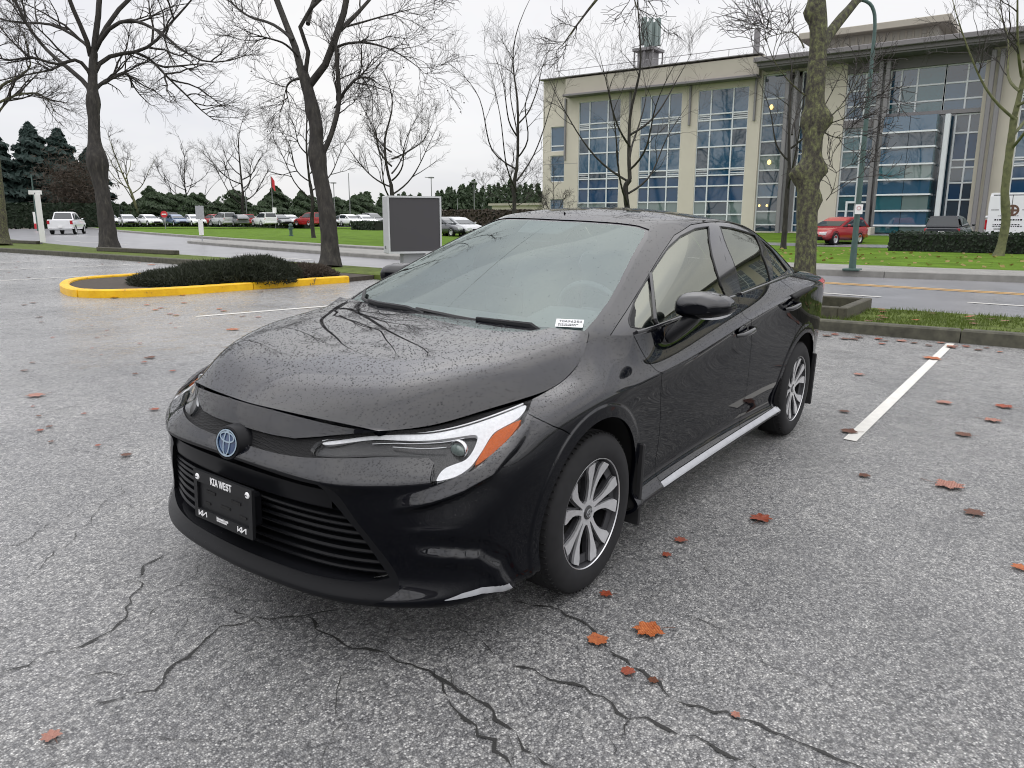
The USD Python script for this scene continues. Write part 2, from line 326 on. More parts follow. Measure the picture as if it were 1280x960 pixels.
def at_uv(C, L, lo=True, hi=True):
    """Points of the surface along a line drawn in (u, v); a stretch beyond the patch is carried on straight."""
    out = []
    for u, v in L:
        a, b = np.clip(u, 0, C.shape[1] - 1), np.clip(v, 0, C.shape[0] - 1)
        q = evals(C, np.array([a]), np.array([b]), lo, hi)[0, 0]
        out.append(q + [0, (u - a) * .2, (v - b) * .1])
    return np.array(out)

def refine(L, closed, n=4):
    L = np.asarray(L, float); A, B = (L, np.roll(L, -1, 0)) if closed else (L[:-1], L[1:])
    t = np.linspace(0, 1, n, endpoint=False)[:, None]
    R = np.concatenate([a + (b - a) * t for a, b in zip(A, B)])
    return R if closed else np.vstack([R, L[-1:]])

def inside(p, C, L, grow=0.0, hi=True):
    """Signed distance in metres (positive inside) of the patch's vertices to an outline drawn in its (u, v)."""
    R = refine(L, True); _, i = seg_dist(p.U, R, True); d = np.minimum(seg_dist3(p.V, at_uv(C, R, True, hi), True), .06)
    return np.where(i, d, -d) + grow

def gap(p, C, L, w, hi=True):
    """Positive off the line L, negative within w of it."""
    return np.minimum(seg_dist3(p.V, at_uv(C, refine(L, False), True, hi)), .06) - w

def border(F):
    e = np.concatenate([F[:, [0, 1]], F[:, [1, 2]], F[:, [2, 0]]])
    k, inv, cnt = np.unique(np.sort(e, 1), axis=0, return_inverse=True, return_counts=True)
    return e[cnt[inv.ravel()] == 1]

def thick(p, depth, sheer=0.0):
    """(vertices, normals, faces) of a panel whose free edges are folded inwards by depth."""
    E = border(p.F); k = np.unique(E); m = np.full(len(p.V), -1); m[k] = np.arange(len(k)); n0 = len(p.V)
    # in-surface outward direction at each border vertex, for the fold's own normal
    d = p.V[E[:, 1]] - p.V[E[:, 0]]; o = np.cross(d, p.N[E[:, 0]]); on = np.zeros_like(p.V)
    np.add.at(on, E[:, 0], o); np.add.at(on, E[:, 1], o); on /= np.maximum(np.linalg.norm(on, axis=1, keepdims=True), 1e-12)
    V = np.vstack([p.V, p.V[k], p.V[k] - p.N[k] * depth]); N = np.vstack([p.N, on[k], on[k]]); c = len(k)
    a, b = m[E[:, 0]], m[E[:, 1]]
    F = np.vstack([p.F, np.stack([n0 + b, n0 + a, n0 + c + a], 1), np.stack([n0 + b, n0 + c + a, n0 + c + b], 1)])
    return V, N, F

def offset(p, d):
    q = p.copy(); q.V = q.V + q.N * d; return q

def both(vnf):
    V, N, F = vnf
    return np.vstack([V, V * [1, -1, 1]]), np.vstack([N, N * [1, -1, 1]]), np.vstack([F, F[:, ::-1] + len(V)])
def flipy(vnf):
    V, N, F = vnf
    return V * [1, -1, 1], N * [1, -1, 1], F[:, ::-1]
def joinm(*ms):
    Vs, Ns, Fs, n = [], [], [], 0
    for V, N, F in ms: Vs.append(V); Ns.append(N); Fs.append(F + n); n += len(V)
    return np.vstack(Vs), np.vstack(Ns), np.vstack(Fs)

# ---- the sedan's form (x forward from the front axle, y left, z up) ----
# plan outline of the lower body and, ring by ring, how far in (d) and how high (z) the skin lies there
BX = [.968,.957,.925,.856,.765,.64,.40,.0,-.2,-.42,-.9,-1.6,-2.3,-2.7,-3.1,-3.4,-3.57,-3.64,-3.66]
BY = [0,.22,.425,.59,.725,.82,.878,.892,.892,.890,.886,.886,.889,.892,.87,.80,.62,.3,0]
#        0    1    2    3    4    5    6    7    8    9    10   11   12   13   14   15   16   17   18
RD = [[.100,.100,.100,.100,.100,.100,.100,.100,.100,.100,.100,.100,.100,.100,.100,.100,.100,.100,.100],
      [.025,.025,.025,.025,.025,.030,.035,.040,.040,.040,.040,.040,.040,.040,.040,.030,.030,.030,.030],
      [.004,.004,.004,.004,.006,.008,.012,.012,.004,0,0,0,.004,.012,.015,.015,.010,.010,.010],
      [.040,.040,.040,.036,.022,.014,.015,.015,.030,.050,.054,.050,.055,.030,.020,.015,.010,.010,.010],
      [.026,.026,.026,.024,.018,.010,.008,.002,.012,.030,.046,.044,.026,.006,.008,.012,.012,.012,.012],
      [.014,.014,.012,.010,.006,.003,.002,0,.006,.026,.036,.028,.014,0,.003,.010,.010,.010,.010],
      [.004,.004,.004,.008,.016,.018,.010,.001,.010,.017,.021,.014,.007,.004,.003,.010,.010,.010,.010],
      [.032,.032,.034,.040,.048,.046,.026,.006,.004,.004,.006,.002,0,.001,.003,.010,.010,.010,.010],
      [.058,.060,.066,.080,.095,.098,.070,.034,.046,.038,.043,.042,.036,.026,.030,.035,.040,.040,.040],
      [.105,.105,.105,.115,.128,.130,.118,.128,.150,.074,.066,.072,.098,.137,.170,.190,.150,.120,.120]]
RZ = [[.165,.165,.165,.165,.170,.175,.180,.180,.180,.180,.180,.180,.180,.180,.200,.220,.220,.220,.220],
      [.190,.190,.190,.190,.195,.195,.200,.200,.200,.200,.200,.200,.200,.200,.220,.250,.250,.250,.250],
      [.225,.225,.225,.228,.235,.240,.240,.240,.238,.243,.245,.250,.245,.250,.270,.300,.300,.300,.300],
      [.285,.285,.285,.288,.300,.310,.310,.310,.295,.298,.300,.302,.290,.320,.350,.400,.400,.400,.400],
      [.460,.460,.460,.460,.460,.460,.460,.460,.450,.440,.440,.440,.460,.480,.520,.550,.550,.550,.550],
      [.575,.575,.575,.580,.585,.600,.600,.600,.590,.640,.660,.720,.760,.670,.680,.700,.700,.700,.700],
      [.620,.620,.622,.635,.655,.675,.690,.710,.742,.757,.785,.870,.932,.952,.880,.870,.870,.870,.870],
      [.680,.680,.682,.690,.715,.735,.745,.760,.768,.785,.810,.895,.955,.975,.980,.970,.960,.960,.960],
      [.728,.728,.730,.738,.755,.770,.782,.808,.835,.825,.855,.930,.985,1.015,1.010,1.010,1.010,1.010,1.010],
      [.785,.785,.782,.785,.792,.795,.802,.858,.950,.946,.983,1.023,1.053,1.060,1.055,1.050,1.050,1.050,1.050]]
def lower_points():
    X, Y = np.array(BX), np.array(BY)
    C = fitc(np.stack([X, Y, 0 * X], -1)[None].repeat(2, 0))
    e = .02; t = np.arange(19.)
    T = (evals(C, np.minimum(t + e, 18), [0.]) - evals(C, np.maximum(t - e, 0), [0.]))[0]
    T[0], T[-1] = [0, 1, 0], [0, -1, 0]
    n = np.stack([T[:, 1], -T[:, 0]], -1); n /= np.linalg.norm(n, axis=1, keepdims=True)
    D = np.zeros((10, 19, 3))
    for k in range(10):
        d = np.array(RD[k])[:, None]
        D[k, :, :2] = np.stack([X, Y], -1) - n * d; D[k, :, 2] = RZ[k]
    return D
LD = lower_points()
# the nose, point by point: below the brow, brow, bumper top, lamp middle, hood edge
LD[5, :6] = [[.952,0,.57],[.943,.22,.568],[.906,.425,.565],[.832,.575,.572],[.738,.708,.588],[.614,.812,.61]]
LD[6, :7] = [[.968,0,.612],[.959,.22,.610],[.925,.425,.602],[.842,.558,.612],[.745,.69,.625],[.622,.792,.65],[.395,.866,.69]]
LD[7, :8] = [[.935,0,.652],[.922,.21,.650],[.872,.395,.662],[.782,.505,.676],[.690,.645,.672],[.565,.76,.695],[.365,.848,.738],[.0,.886,.776]]
LD[8, :8] = [[.908,0,.706],[.896,.17,.704],[.848,.35,.704],[.768,.488,.710],[.658,.618,.712],[.51,.725,.740],[.322,.80,.776],[.015,.838,.82]]
LD[9, :9] = [[.868,0,.766],[.860,.14,.764],[.825,.33,.752],[.757,.50,.743],[.62,.605,.751],[.46,.69,.783],[.28,.752,.807],[.03,.764,.848],[-.19,.716,.957]]
def hood_points():
    n = 7; ctr = np.array([[.868,0,.766],[.72,0,.845],[.55,0,.897],[.38,0,.931],[.20,0,.954],[.04,0,.968],[-.095,0,.976]])
    edge = np.array([[.757,.50,.743],[.62,.605,.751],[.46,.69,.783],[.28,.752,.807],[.11,.767,.828],[-.06,.756,.895],[-.183,.710,.977]])
    D = np.zeros((n, 7, 3)); s = np.array([0, .2, .42, .62, .78, .9, 1.0])
    for i in range(n):
        a, b = ctr[i], edge[i]
        D[i] = a + (b - a) * s[:, None]
        f = i / 6
        drop = a[2] - b[2]
        # flat crown, a soft shoulder two thirds out, then falling to the fender
        prof = np.interp(s, [0, .2, .42, .62, .78, .9, 1], [0, .0, .0, .02, .12, .40, 1]) if i > 0 else s ** 2
        D[i, :, 2] = a[2] - drop * prof
        # plan: front and rear edges bow
        bow = np.interp(f, [0, .35, .8, 1], [0.022, .01, 0, .012]); D[i, :, 0] += bow * 4 * s * (1 - s)
    return D
HD = hood_points()
G0 = np.array([[-.075,0,.945],[-.085,.25,.945],[-.12,.48,.945],[-.195,.664,.954],[-.275,.752,.950],[-.45,.812,.958],[-.9,.820,.985],[-1.6,.814,1.023],[-2.3,.791,1.053],[-2.7,.755,1.06],[-3.0,.695,1.055],[-3.14,.57,1.055],[-3.19,.35,1.06],[-3.2,0,1.065]])
G4 = np.array([[-1.10,0,1.405],[-1.11,.2,1.40],[-1.13,.37,1.386],[-1.185,.495,1.362],[-1.31,.560,1.363],[-1.48,.586,1.377],[-1.68,.600,1.388],[-1.9,.602,1.387],[-2.2,.590,1.365],[-2.4,.575,1.332],[-2.56,.545,1.295],[-2.62,.48,1.30],[-2.64,.27,1.325],[-2.64,0,1.335]])
def green_points():
    out = np.zeros((14, 3)); 
    B = np.array([.035,.035,.032,.02,.012,.022,.030,.032,.030,.025,.015,.015,.03,.03])
    c = (G0 + G4) / 2; nrm = np.zeros((14, 3))
    T = np.gradient(c, axis=0); U = G4 - G0; nrm = np.cross(T, U); nrm /= np.linalg.norm(nrm, axis=1, keepdims=True)
    nrm *= np.sign(nrm[:, 2:3])
    rows = [G0 - [0, 0, .055] + np.stack([0 * G0[:, 0], -.008 * (G0[:, 1] > .3), 0 * G0[:, 0]], 1)]
    for f in (0, .25, .5, .75): rows.append(G0 + (G4 - G0) * f + nrm * (B * 4 * f * (1 - f))[:, None])
    rows.append(G4)
    sx = np.clip(G4[:, 0], -2.45, -1.25)
    for g in (.12, .32, .62, 1.0):
        q = G4.copy(); q[:, 1] *= 1 - g; q[:, 0] = G4[:, 0] + (sx - G4[:, 0]) * g
        zs = 1.449 - np.where(q[:, 0] > -1.68, .15, .125) * (q[:, 0] + 1.68) ** 2
        zr = zs - .155 * np.abs(q[:, 1]) ** 2 * (1 + 0 * g)
        a = min(1, g / .35); q[:, 2] = np.where(g < .35, (1 - a) * (G4[:, 2] + (zr - G4[:, 2]) * 1.0) + a * zr, zr)
        rows.append(q)
    return np.array(rows)
GD = green_points()
def dense(parts): return np.concatenate([np.linspace(a, b, n, endpoint=False) for a, b, n in parts] + [[parts[-1][1]]])
LC, HC, GC = fitc(LD), fitc(HD, True, False), fitc(GD)
PL = make_patch(LC, dense([(0, 8, 400), (8, 9, 50), (9, 12, 330), (12, 14, 120), (14, 18, 80)]), np.linspace(0, 9, 163), flip=False)
PH = make_patch(HC, np.linspace(0, 6, 130), np.linspace(0, 6, 170), True, False)
PG = make_patch(GC, dense([(0, 3, 70), (3, 5, 110), (5, 9, 430), (9, 10, 50), (10, 13, 80)]), dense([(0, 5, 170), (5, 9, 50)]), flip=False)
_k = (PG.N[:, 2] < 0) & (PG.U[:, 1] > 6.5); PG.N[_k] *= -1

# ---------------------------------------------------------------- the black sedan
CARUV = {"lens":[[1.608,7.21],[1.888,7.968],[2.412,8.206],[2.97,8.55],[3.473,8.71],[4.103,8.589],[4.807,8.559],[5.562,8.714],[6.014,8.858],[6.008,8.452],[5.762,7.502],[5.448,6.798],[4.915,5.852],[4.151,5.44],[4.043,5.315],[4.172,6.724],[4.054,7.033],[3.547,7.08],[2.783,7.009],[1.926,7.129]],"slot":[[-0.3,7.887],[0.0,7.887],[0.938,7.867],[1.279,7.894],[1.396,7.885],[1.896,8.157],[2.582,8.609],[2.977,8.899],[3.05,9.4],[7.2,9.4],[6.6,9.05],[6.026,8.809],[5.762,7.502],[5.448,6.798],[4.915,5.852],[4.147,5.409],[4.023,5.269],[4.157,6.727],[4.04,6.977],[3.549,6.964],[2.787,6.89],[1.928,7.0],[1.579,6.972],[1.02,6.952],[0,7.0],[-0.3,7.0]],"frame":[[-0.3,6.0],[0.0,6.0],[1.06,5.88],[1.749,5.918],[1.934,5.905],[2.056,5.363],[2.437,4.27],[2.891,3.713],[3.248,3.283],[3.394,2.937],[3.373,2.537],[3.168,2.182],[2.6,0.9],[2.3,-0.5],[-0.3,-0.5]],"opening":[[-0.3,5.72],[0,5.72],[1.206,5.578],[1.887,5.605],[2.055,4.668],[2.352,4.183],[2.748,3.697],[3.076,3.217],[3.198,2.992],[2.926,2.874],[2.5,2.8],[1.5,2.72],[0,2.72],[-0.3,2.72]],"drl":[[1.917,7.928],[2.412,8.145],[2.978,8.474],[3.481,8.638],[4.108,8.534],[4.809,8.512],[5.561,8.663],[5.98,8.841],[5.758,8.035],[5.381,7.863],[5.202,7.706],[5.034,6.872],[4.837,6.121],[4.197,5.555],[4.193,5.938],[4.321,6.508],[4.527,6.651],[4.765,6.715],[4.872,7.062],[4.935,7.583],[4.935,7.837],[4.816,7.972],[4.213,8.087],[3.229,8.185],[2.441,7.898],[1.935,7.741]],"amber":[[5.753,7.923],[5.739,7.767],[5.466,6.988],[4.926,6.046],[5.037,6.831],[5.219,7.606],[5.382,7.757]],"seam_bumper":[[5.798,8.24],[5.914,7.816],[6.198,6.618],[6.48,5.724]],"seam_door_front":[[9.282,7.961],[9.392,5.041],[9.461,4.286],[9.563,3.325],[9.38,2.537]],"seam_door_mid":[[11.028,7.688],[11.093,5.37],[11.178,4.738],[11.226,4.07],[11.14,2.675],[10.951,2.168]],"seam_door_rear":[[12.226,5.89],[12.34,5.195],[12.421,4.733],[12.285,4.36]],"seam_sill":[[9.112,2.43],[9.575,2.466],[10.203,2.475],[10.814,2.519],[11.534,2.579],[11.924,2.671]],"ledge":[[3.104,4.449],[3.518,4.559],[3.981,4.675],[4.609,4.903],[5.177,5.339],[5.625,6.349],[5.894,7.501]],"fin":[[3.53,3.74],[3.807,3.624],[4.455,3.568],[5.071,3.438],[5.452,2.978],[5.699,1.467]],"lip_end":[[4.282,1.849],[5.121,1.826],[5.72,1.167],[5.608,1.854],[5.116,2.246],[4.707,2.175]],"door_open":[[4.01,1.763],[3.985,3.082],[3.957,4.568],[4.675,5.101],[5.891,5.115],[7.114,5.023],[8.693,4.618],[9.34,3.265],[9.383,1.562],[9.103,0.88]],"glass_front":[[5.741,4.716],[5.039,4.712],[4.418,4.453],[4.176,4.027],[4.129,3.258],[4.105,2.493],[4.151,2.055],[4.361,1.518],[4.581,1.253],[5.431,0.854],[6.757,0.988]],"glass_rear":[[6.388,4.647],[7.044,4.535],[7.597,4.37],[8.146,4.167],[7.795,2.687],[7.793,0.958],[7.045,0.951],[6.788,2.76]],"glass_quarter":[[8.294,4.007],[8.609,3.247],[8.724,2.183],[8.879,1.367],[8.592,1.188],[7.849,1.004]],"bar":[[4.152,2.83],[5.411,0.871]],"bseam":[[6.168,5.04],[6.956,0.842]],"ws":[[0.211,4.647],[1.244,4.708],[2.4,4.854],[2.806,4.773],[2.974,4.394],[3.284,2.608],[3.362,1.991],[3.321,1.496]]}
car = UsdGeom.Xform.Define(stage, '/World/sedan').GetPrim(); TAKEN['/World/sedan'] = 0
tag(car, 'glossy black four door sedan wet with rain beads, parked across the foreground', 'car')
_a = math.radians(-2.02)
UsdGeom.Xformable(car).AddTranslateOp().Set(Gf.Vec3d(-.0125, -.0339, .0389)); UsdGeom.Xformable(car).AddRotateXOp().Set(math.degrees(_a))
uvl = lambda k: round_poly(CARUV[k], .25, 2) if k in ('lens', 'drl', 'amber', 'frame') else np.array(CARUV[k], float)
WH = .317                                               # wheel radius
def arch(p, r): return np.minimum(np.hypot(p.V[:, 0], p.V[:, 2] - WH - .012), np.hypot(p.V[:, 0] + 2.7, p.V[:, 2] - WH - .012)) - r
def flare(p):
    d = arch(p, 0.0); t = np.clip((.420 - d) / .010, 0, 1); t = t * t * (3 - 2 * t)
    near = (p.V[:, 2] > .18) & (p.V[:, 1] > .7); q = p.copy(); k = (t * near)[:, None] * .004
    q.V = q.V + q.N * k
    # recompute the normals where the lip stands proud
    n = np.zeros_like(q.V); f = np.cross(q.V[q.F[:, 1]] - q.V[q.F[:, 0]], q.V[q.F[:, 2]] - q.V[q.F[:, 0]])
    for i in range(3): np.add.at(n, q.F[:, i], f)
    n /= np.maximum(np.linalg.norm(n, axis=1, keepdims=True), 1e-12); w = ((d > .395) & (d < .44) & near)[:, None]
    q.N = np.where(w, n, q.N); return q
def crease(p):
    """The ledge under the lamp and the blade at the bumper's corner, pressed into the skin."""
    K = np.array(CARUV['ledge'], float); K3 = at_uv(LC, refine(K, False)); d = seg_dist3(p.V, K3)
    w = np.clip((p.U[:, 0] - K[0, 0]) / 1.1, 0, 1) * np.clip((K[-1, 0] + .15 - p.U[:, 0]) / .7, 0, 1); w = w * w * (3 - 2 * w)
    _, up = seg_dist(p.U, np.vstack([K, [[6.6, 9.5], [2.5, 9.5]]]), True); near = p.U[:, 0] < 7
    sm = lambda x: np.clip(x, 0, 1) ** 2 * (3 - 2 * np.clip(x, 0, 1))
    h = np.where(up, .023 * (1 - np.clip(d / .042, 0, 1)), .023 - .031 * sm(d / .020) + .008 * sm((d - .018) / .12)); h = np.where((d > .14) | ~near, 0, h) * w
    K2 = np.array(CARUV['fin'], float); e = np.minimum(seg_dist3(p.V, at_uv(LC, refine(K2, False))), .06)
    _, dn = seg_dist(p.U, np.vstack([K2, [[6.2, -.5], [2.9, -.5]]]), True)
    h2 = np.where(dn, 1, -1) * .006 * sm(e / .012 + .0) * (1 - sm((e - .03) / .03)) * np.clip((p.U[:, 0] - K2[0, 0]) / .5, 0, 1) * (p.U[:, 0] < 6.3)
    q = p.copy(); q.V = q.V + q.N * (h + h2)[:, None]; n = np.zeros_like(q.V); f = np.cross(q.V[q.F[:, 1]] - q.V[q.F[:, 0]], q.V[q.F[:, 2]] - q.V[q.F[:, 0]])
    for i in range(3): np.add.at(n, q.F[:, i], f)
    n /= np.maximum(np.linalg.norm(n, axis=1, keepdims=True), 1e-12); k = ((np.abs(h) + np.abs(h2) > 1e-5) | (d < .06) & near)[:, None] & (p.U[:, :1] > .3); q.N = np.where(k, n, q.N); return q
PL0 = PL; PL = crease(PL)
body = flare(PL)
body, _ = split(body, arch(body, .366))
_, body = split(body, inside(body, LC, uvl('slot'))); slot_all = _
lens, slot = split(slot_all, inside(slot_all, LC, uvl('lens')))
frame, body = split(body, inside(body, LC, uvl('frame')))
opening, frame = split(frame, inside(frame, LC, uvl('opening')))
ext = lambda L, a, b: np.vstack([[L[0] + (L[0] - L[1]) * a], L, [L[-1] + (L[-1] - L[-2]) * b]])
seams = {'b': ext(uvl('seam_bumper'), .3, .6), 'f': np.array([[8.85, 9.2], [8.95, 8.6], [9.12, 7.8], [9.22, 7.0], [9.38, 5.3], [9.45, 4.4], [9.5, 3.3], [9.5, 2.46]]),
         'm': np.array([[10.93, 9.2], [10.95, 8.0], [10.97, 7.4], [11.05, 6.0], [11.15, 5.1], [11.21, 4.1], [11.19, 3.2], [11.1, 2.5]]),
         'r': np.array([[12.05, 9.2], [12.2, 8.2], [12.28, 7.2], [12.33, 6.2], [12.4, 5.2], [12.4, 4.6], [12.3, 4.2]]),
         's': np.array([[9.5, 2.46], [9.9, 2.5], [10.4, 2.52], [10.9, 2.54], [11.6, 2.58], [12.2, 2.66]]),
         'q': np.array([[13.6, 9.2], [13.6, 7.2], [13.55, 6.6], [13.5, 5.6], [13.3, 5.0], [13.0, 4.7]])}
rv = lambda L: L[::-1]
door_f = np.vstack([seams['f'], seams['s'][1:4], rv(seams['m'])]); seams['s2'] = np.vstack([seams['s'][3:4], [[11.1, 2.55]]])
PANELS = {'front_bumper': np.vstack([[[-.5, -.5], [-.5, 9.6], [5.6, 9.6]], seams['b'], [[6.75, -.5]]]),
          'front_door': np.vstack([seams['f'], seams['s'][1:4], rv(seams['m'][:-1])]), 'rear_door': np.vstack([seams['m'][:-1], seams['s'][3:], rv(seams['r'])]),
          'rocker_panel': np.vstack([seams['s'], [[12.9, 2.66], [12.9, -.5], [9.46, -.5]]]), 'rear_bumper': np.vstack([seams['q'], [[12.8, -.5], [18.6, -.5], [18.6, 9.6]]])}
top_, _ = split(body, 8.985 - body.U[:, 1]); body = top_
tail, body = split(body, inside(body, LC, np.array([[13.75, 7.9], [14.4, 7.95], [15.0, 7.8], [15.6, 7.5], [15.3, 6.3], [14.6, 6.2], [14.1, 6.6]])))
def pieces(p):
    """The connected pieces of a patch."""
    n = len(p.V); import scipy.sparse as ss
    g = ss.coo_matrix((np.ones(len(p.F) * 2), (np.r_[p.F[:, 0], p.F[:, 1]], np.r_[p.F[:, 1], p.F[:, 2]])), shape=(n, n))
    from scipy.sparse.csgraph import connected_components
    k, lab = connected_components(g, directed=False); out = []
    for i in range(k):
        F = p.F[lab[p.F[:, 0]] == i]
        if len(F) > 40: out.append(compact(p, F))
    return out
def shrink(p, C, lines, w, hi=True):
    for L in lines: p, _ = split(p, gap(p, C, L, w, hi))
    return p
PARTS = {}
for k_, L_ in PANELS.items():
    q, body = split(body, inside(body, LC, L_)); PARTS[k_] = q
rest_ = pieces(body)
PARTS['fender'] = max((q for q in rest_ if q.U[:, 0].mean() < 10), key=lambda q: len(q.F)); PARTS['quarter_panel'] = max((q for q in rest_ if q.U[:, 0].mean() > 10), key=lambda q: len(q.F))
ALL_SEAMS = [seams[k] for k in 'bfmrsq']
for k_ in list(PARTS): PARTS[k_] = shrink(PARTS[k_], LC, ALL_SEAMS, .0022)
nose = [q for q in pieces(PARTS['front_bumper'])]
PARTS['nose_panel'] = next(q for q in nose if q.U[:, 1].min() > 7.2); PARTS['front_bumper'] = max((q for q in nose if q.U[:, 1].min() < 5), key=lambda q: len(q.F))
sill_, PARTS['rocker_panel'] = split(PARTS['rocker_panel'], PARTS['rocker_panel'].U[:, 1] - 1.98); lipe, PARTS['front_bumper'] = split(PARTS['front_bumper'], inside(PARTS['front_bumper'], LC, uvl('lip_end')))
PARTS = {k: [q] for k, q in PARTS.items()}
MADE = {}
for k_, qs in PARTS.items():
    vnf = joinm(*[thick(q, .014) for q in qs])
    if k_ in ('nose_panel', 'front_bumper', 'rear_bumper'): MADE[k_] = raw(k_, *both(vnf), 'black_paint', car)
    else: MADE[k_] = raw(k_, *vnf, 'black_paint', car); MADE[k_ + 'r'] = raw(k_, *flipy(vnf), 'black_paint', car)
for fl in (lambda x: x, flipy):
    raw('sill_sheen', *fl(thick(offset(sill_, .0015), .006)), 'silver_trim', car); raw('lip_end', *fl(thick(offset(lipe, .0015), .008)), 'silver_trim', car)  # bright sky reflection on sill top and lip end painted as grey
# inner shell: what is seen through the gaps
sh, _ = split(PL, arch(PL, .375)); sh, _ = split(sh, -inside(sh, LC, uvl('slot'), -.0)); sh, _ = split(sh, -inside(sh, LC, uvl('opening')))
sh = offset(sh, -.017); raw('inner_shell', *both((sh.V, sh.N, sh.F)), 'dark_void', car)
# hood
hood, _ = split(PH, np.minimum(np.minimum(6 - PH.U[:, 0], PH.U[:, 1]) * .1 - .0022, .05))
hv = thick(hood, .02); HOOD = raw('hood', *both(hv), 'black_paint', car)
# upper slot: honeycomb-dark grille, behind the skin
sl = offset(slot, -.012); UG = raw('upper_grille', *both((sl.V, sl.N, sl.F)), 'slot_mesh', car)
# lower grille frame and what lies in the opening
fr = thick(frame, .05); FRAME = raw('lower_grille', *both(fr), 'satin_black_trim', car)
op = offset(opening, -.075); raw('backing', *both((op.V, op.N, op.F)), 'dark_void', FRAME)
OPN = Polygon(np.vstack([[[0, 2.72]], uvl('opening')[1:-1]])).buffer(0)
def ribbon(v0, d0, v1, d1, n=60, pad=0.0, m='satin_black_trim', name='slat', umax=None):
    """A bar across the opening: from depth d0 at level v0 to depth d1 at level v1, both ways from the centre."""
    vm = (v0 + v1) / 2; g = OPN.intersection(LineString([(0, vm), (4, vm)])); um = (g.bounds[2] if not g.is_empty else 2.0) + pad
    u = np.linspace(0, um, n); P = []
    for v, d in ((v0, d0), (v0 + (v1 - v0) * .5, d0 - .002), (v1, d1)):
        S = evals(LC, u, np.array([v]))[0]; e = 1e-3
        T = (evals(LC, u + e, np.array([v])) - evals(LC, np.abs(u - e) * 0 + u - e * (u > e), np.array([v])))[0]; nn = np.stack([T[:, 1], -T[:, 0], 0 * T[:, 0]], 1); nn /= np.maximum(np.linalg.norm(nn, axis=1, keepdims=True), 1e-9); nn[0] = [1, 0, 0]
        P.append(S - nn * d)
    return np.array(P)
def sheet(P):
    a, b = P.shape[:2]; g = np.arange(a * b).reshape(a, b)
    q = np.stack([g[:-1, :-1], g[:-1, 1:], g[1:, 1:], g[1:, :-1]], -1).reshape(-1, 4); V = P.reshape(-1, 3)
    m = trimesh.Trimesh(V, np.vstack([q[:, [0, 1, 2]], q[:, [0, 2, 3]]]), process=False); return m
def mirror2(m): n = m.copy(); n.vertices = n.vertices * [1, -1, 1]; n.faces = n.faces[:, ::-1]; return cat_(m, n)
# flat bar between the upper gap and the slats
def band(va, vb, d, name, thick_=.05):
    P0 = ribbon(va, d, vb, d + .004); back_t = ribbon(vb, d + .004, vb - .02, d + thick_); back_b = ribbon(va, d, va + .02, d + thick_)
    obj(name, mirror2(cat_(sheet(P0), sheet(back_t), sheet(back_b[:, :]))), 'satin_black_trim', FRAME, smooth=25)
band(4.32, 5.02, .012, 'bar')
band(5.30, 5.36, .03, 'slat')
for v_ in (4.12, 3.97, 3.82, 3.66, 3.48, 3.28, 3.08): band(v_ - .035, v_ + .035, .016, 'slat')
obj('shelf', mirror2(sheet(ribbon(3.0, .085, 2.70, .004))), 'satin_black_trim', FRAME, smooth=60)
# headlamps: clear lens over housing, white light bar, amber reflector and projector
drl, rest = split(lens, inside(lens, LC, uvl('drl'))); amb, rest = split(rest, inside(rest, LC, uvl('amber')))
for fl in (lambda x: x, flipy):
    hl = raw('headlight', *fl(thick(offset(lens, -.001), .022)), 'lens_clear', car)
    r_ = offset(rest, -.03); raw('housing', *fl((r_.V, r_.N, r_.F)), 'lamp_housing', hl)
    raw('light_bar', *fl(thick(offset(drl, -.013), .016)), 'lamp_white', hl)
    raw('side_reflector', *fl(thick(offset(amb, -.008), .02)), 'amber_reflector', hl)
    c_ = at_uv(LC, [[4.50, 7.15]])[0] + [-.03, -.004, -.004]
    pm = ball(c_, .026, 3, (.6, 1.15, .75)); f_ = fl((np.array(pm.vertices), np.array(pm.vertex_normals), np.array(pm.faces))); raw('projector', *f_, 'projector_glass', hl)
    rm = mv(lathe([(.031, -.014), (.034, 0), (.030, .004), (.028, -.006)], 40, 'x'), *(c_ + [.001, 0, 0])); f_ = fl((np.array(rm.vertices), np.array(rm.vertex_normals), np.array(rm.faces))); raw('bezel', *f_, 'chrome', hl)
    for L_ in ([[2.9, 7.62], [3.4, 7.74], [3.9, 7.74], [4.3, 7.70], [4.62, 7.72]], [[3.3, 7.42], [3.9, 7.40], [4.3, 7.38]]):
        P_ = at_uv(LC, refine(L_, False)); P_[:, 0] -= .018; m_ = tube(P_, .0016, 5); raw('trim_line', *fl((np.array(m_.vertices), np.array(m_.vertex_normals), np.array(m_.faces))), 'lamp_white', hl)
    raw('tail_lamp', *fl(thick(tail, .02)), 'red_lens', car)
# roof, pillars and glass
GB = PG
_, opn = split(GB, -inside(GB, GC, np.vstack([[[0 - .4, .2], [0 - .4, 4.66]], uvl('ws'), [[3.15, .9], [3.05, .2]]])))
wsr = opn; GB, _ = split(GB, -inside(GB, GC, np.vstack([[[0 - .4, .2], [0 - .4, 4.66]], uvl('ws'), [[3.15, .9], [3.05, .2]]])))
RW = np.array([[11.15, 1.15], [11.25, 2.5], [11.4, 3.8], [11.75, 4.6], [12.4, 4.72], [13.4, 4.75], [13.4, 1.1], [11.6, 1.1]])
rwin, GB = split(GB, inside(GB, GC, RW))
DO = np.vstack([[[3.95, .5]], uvl('door_open')[:-2], [[9.52, 1.6], [9.35, 1.1], [9.1, .5]]])
doorf, GB = split(GB, inside(GB, GC, DO, -.001))
roof_p, _ = split(GB, GB.U[:, 1] - .35)
ROOF = raw('roof', *both(thick(roof_p, .02)), 'black_paint', car)
bs = ext(uvl('bseam'), .1, .1); glass = {}
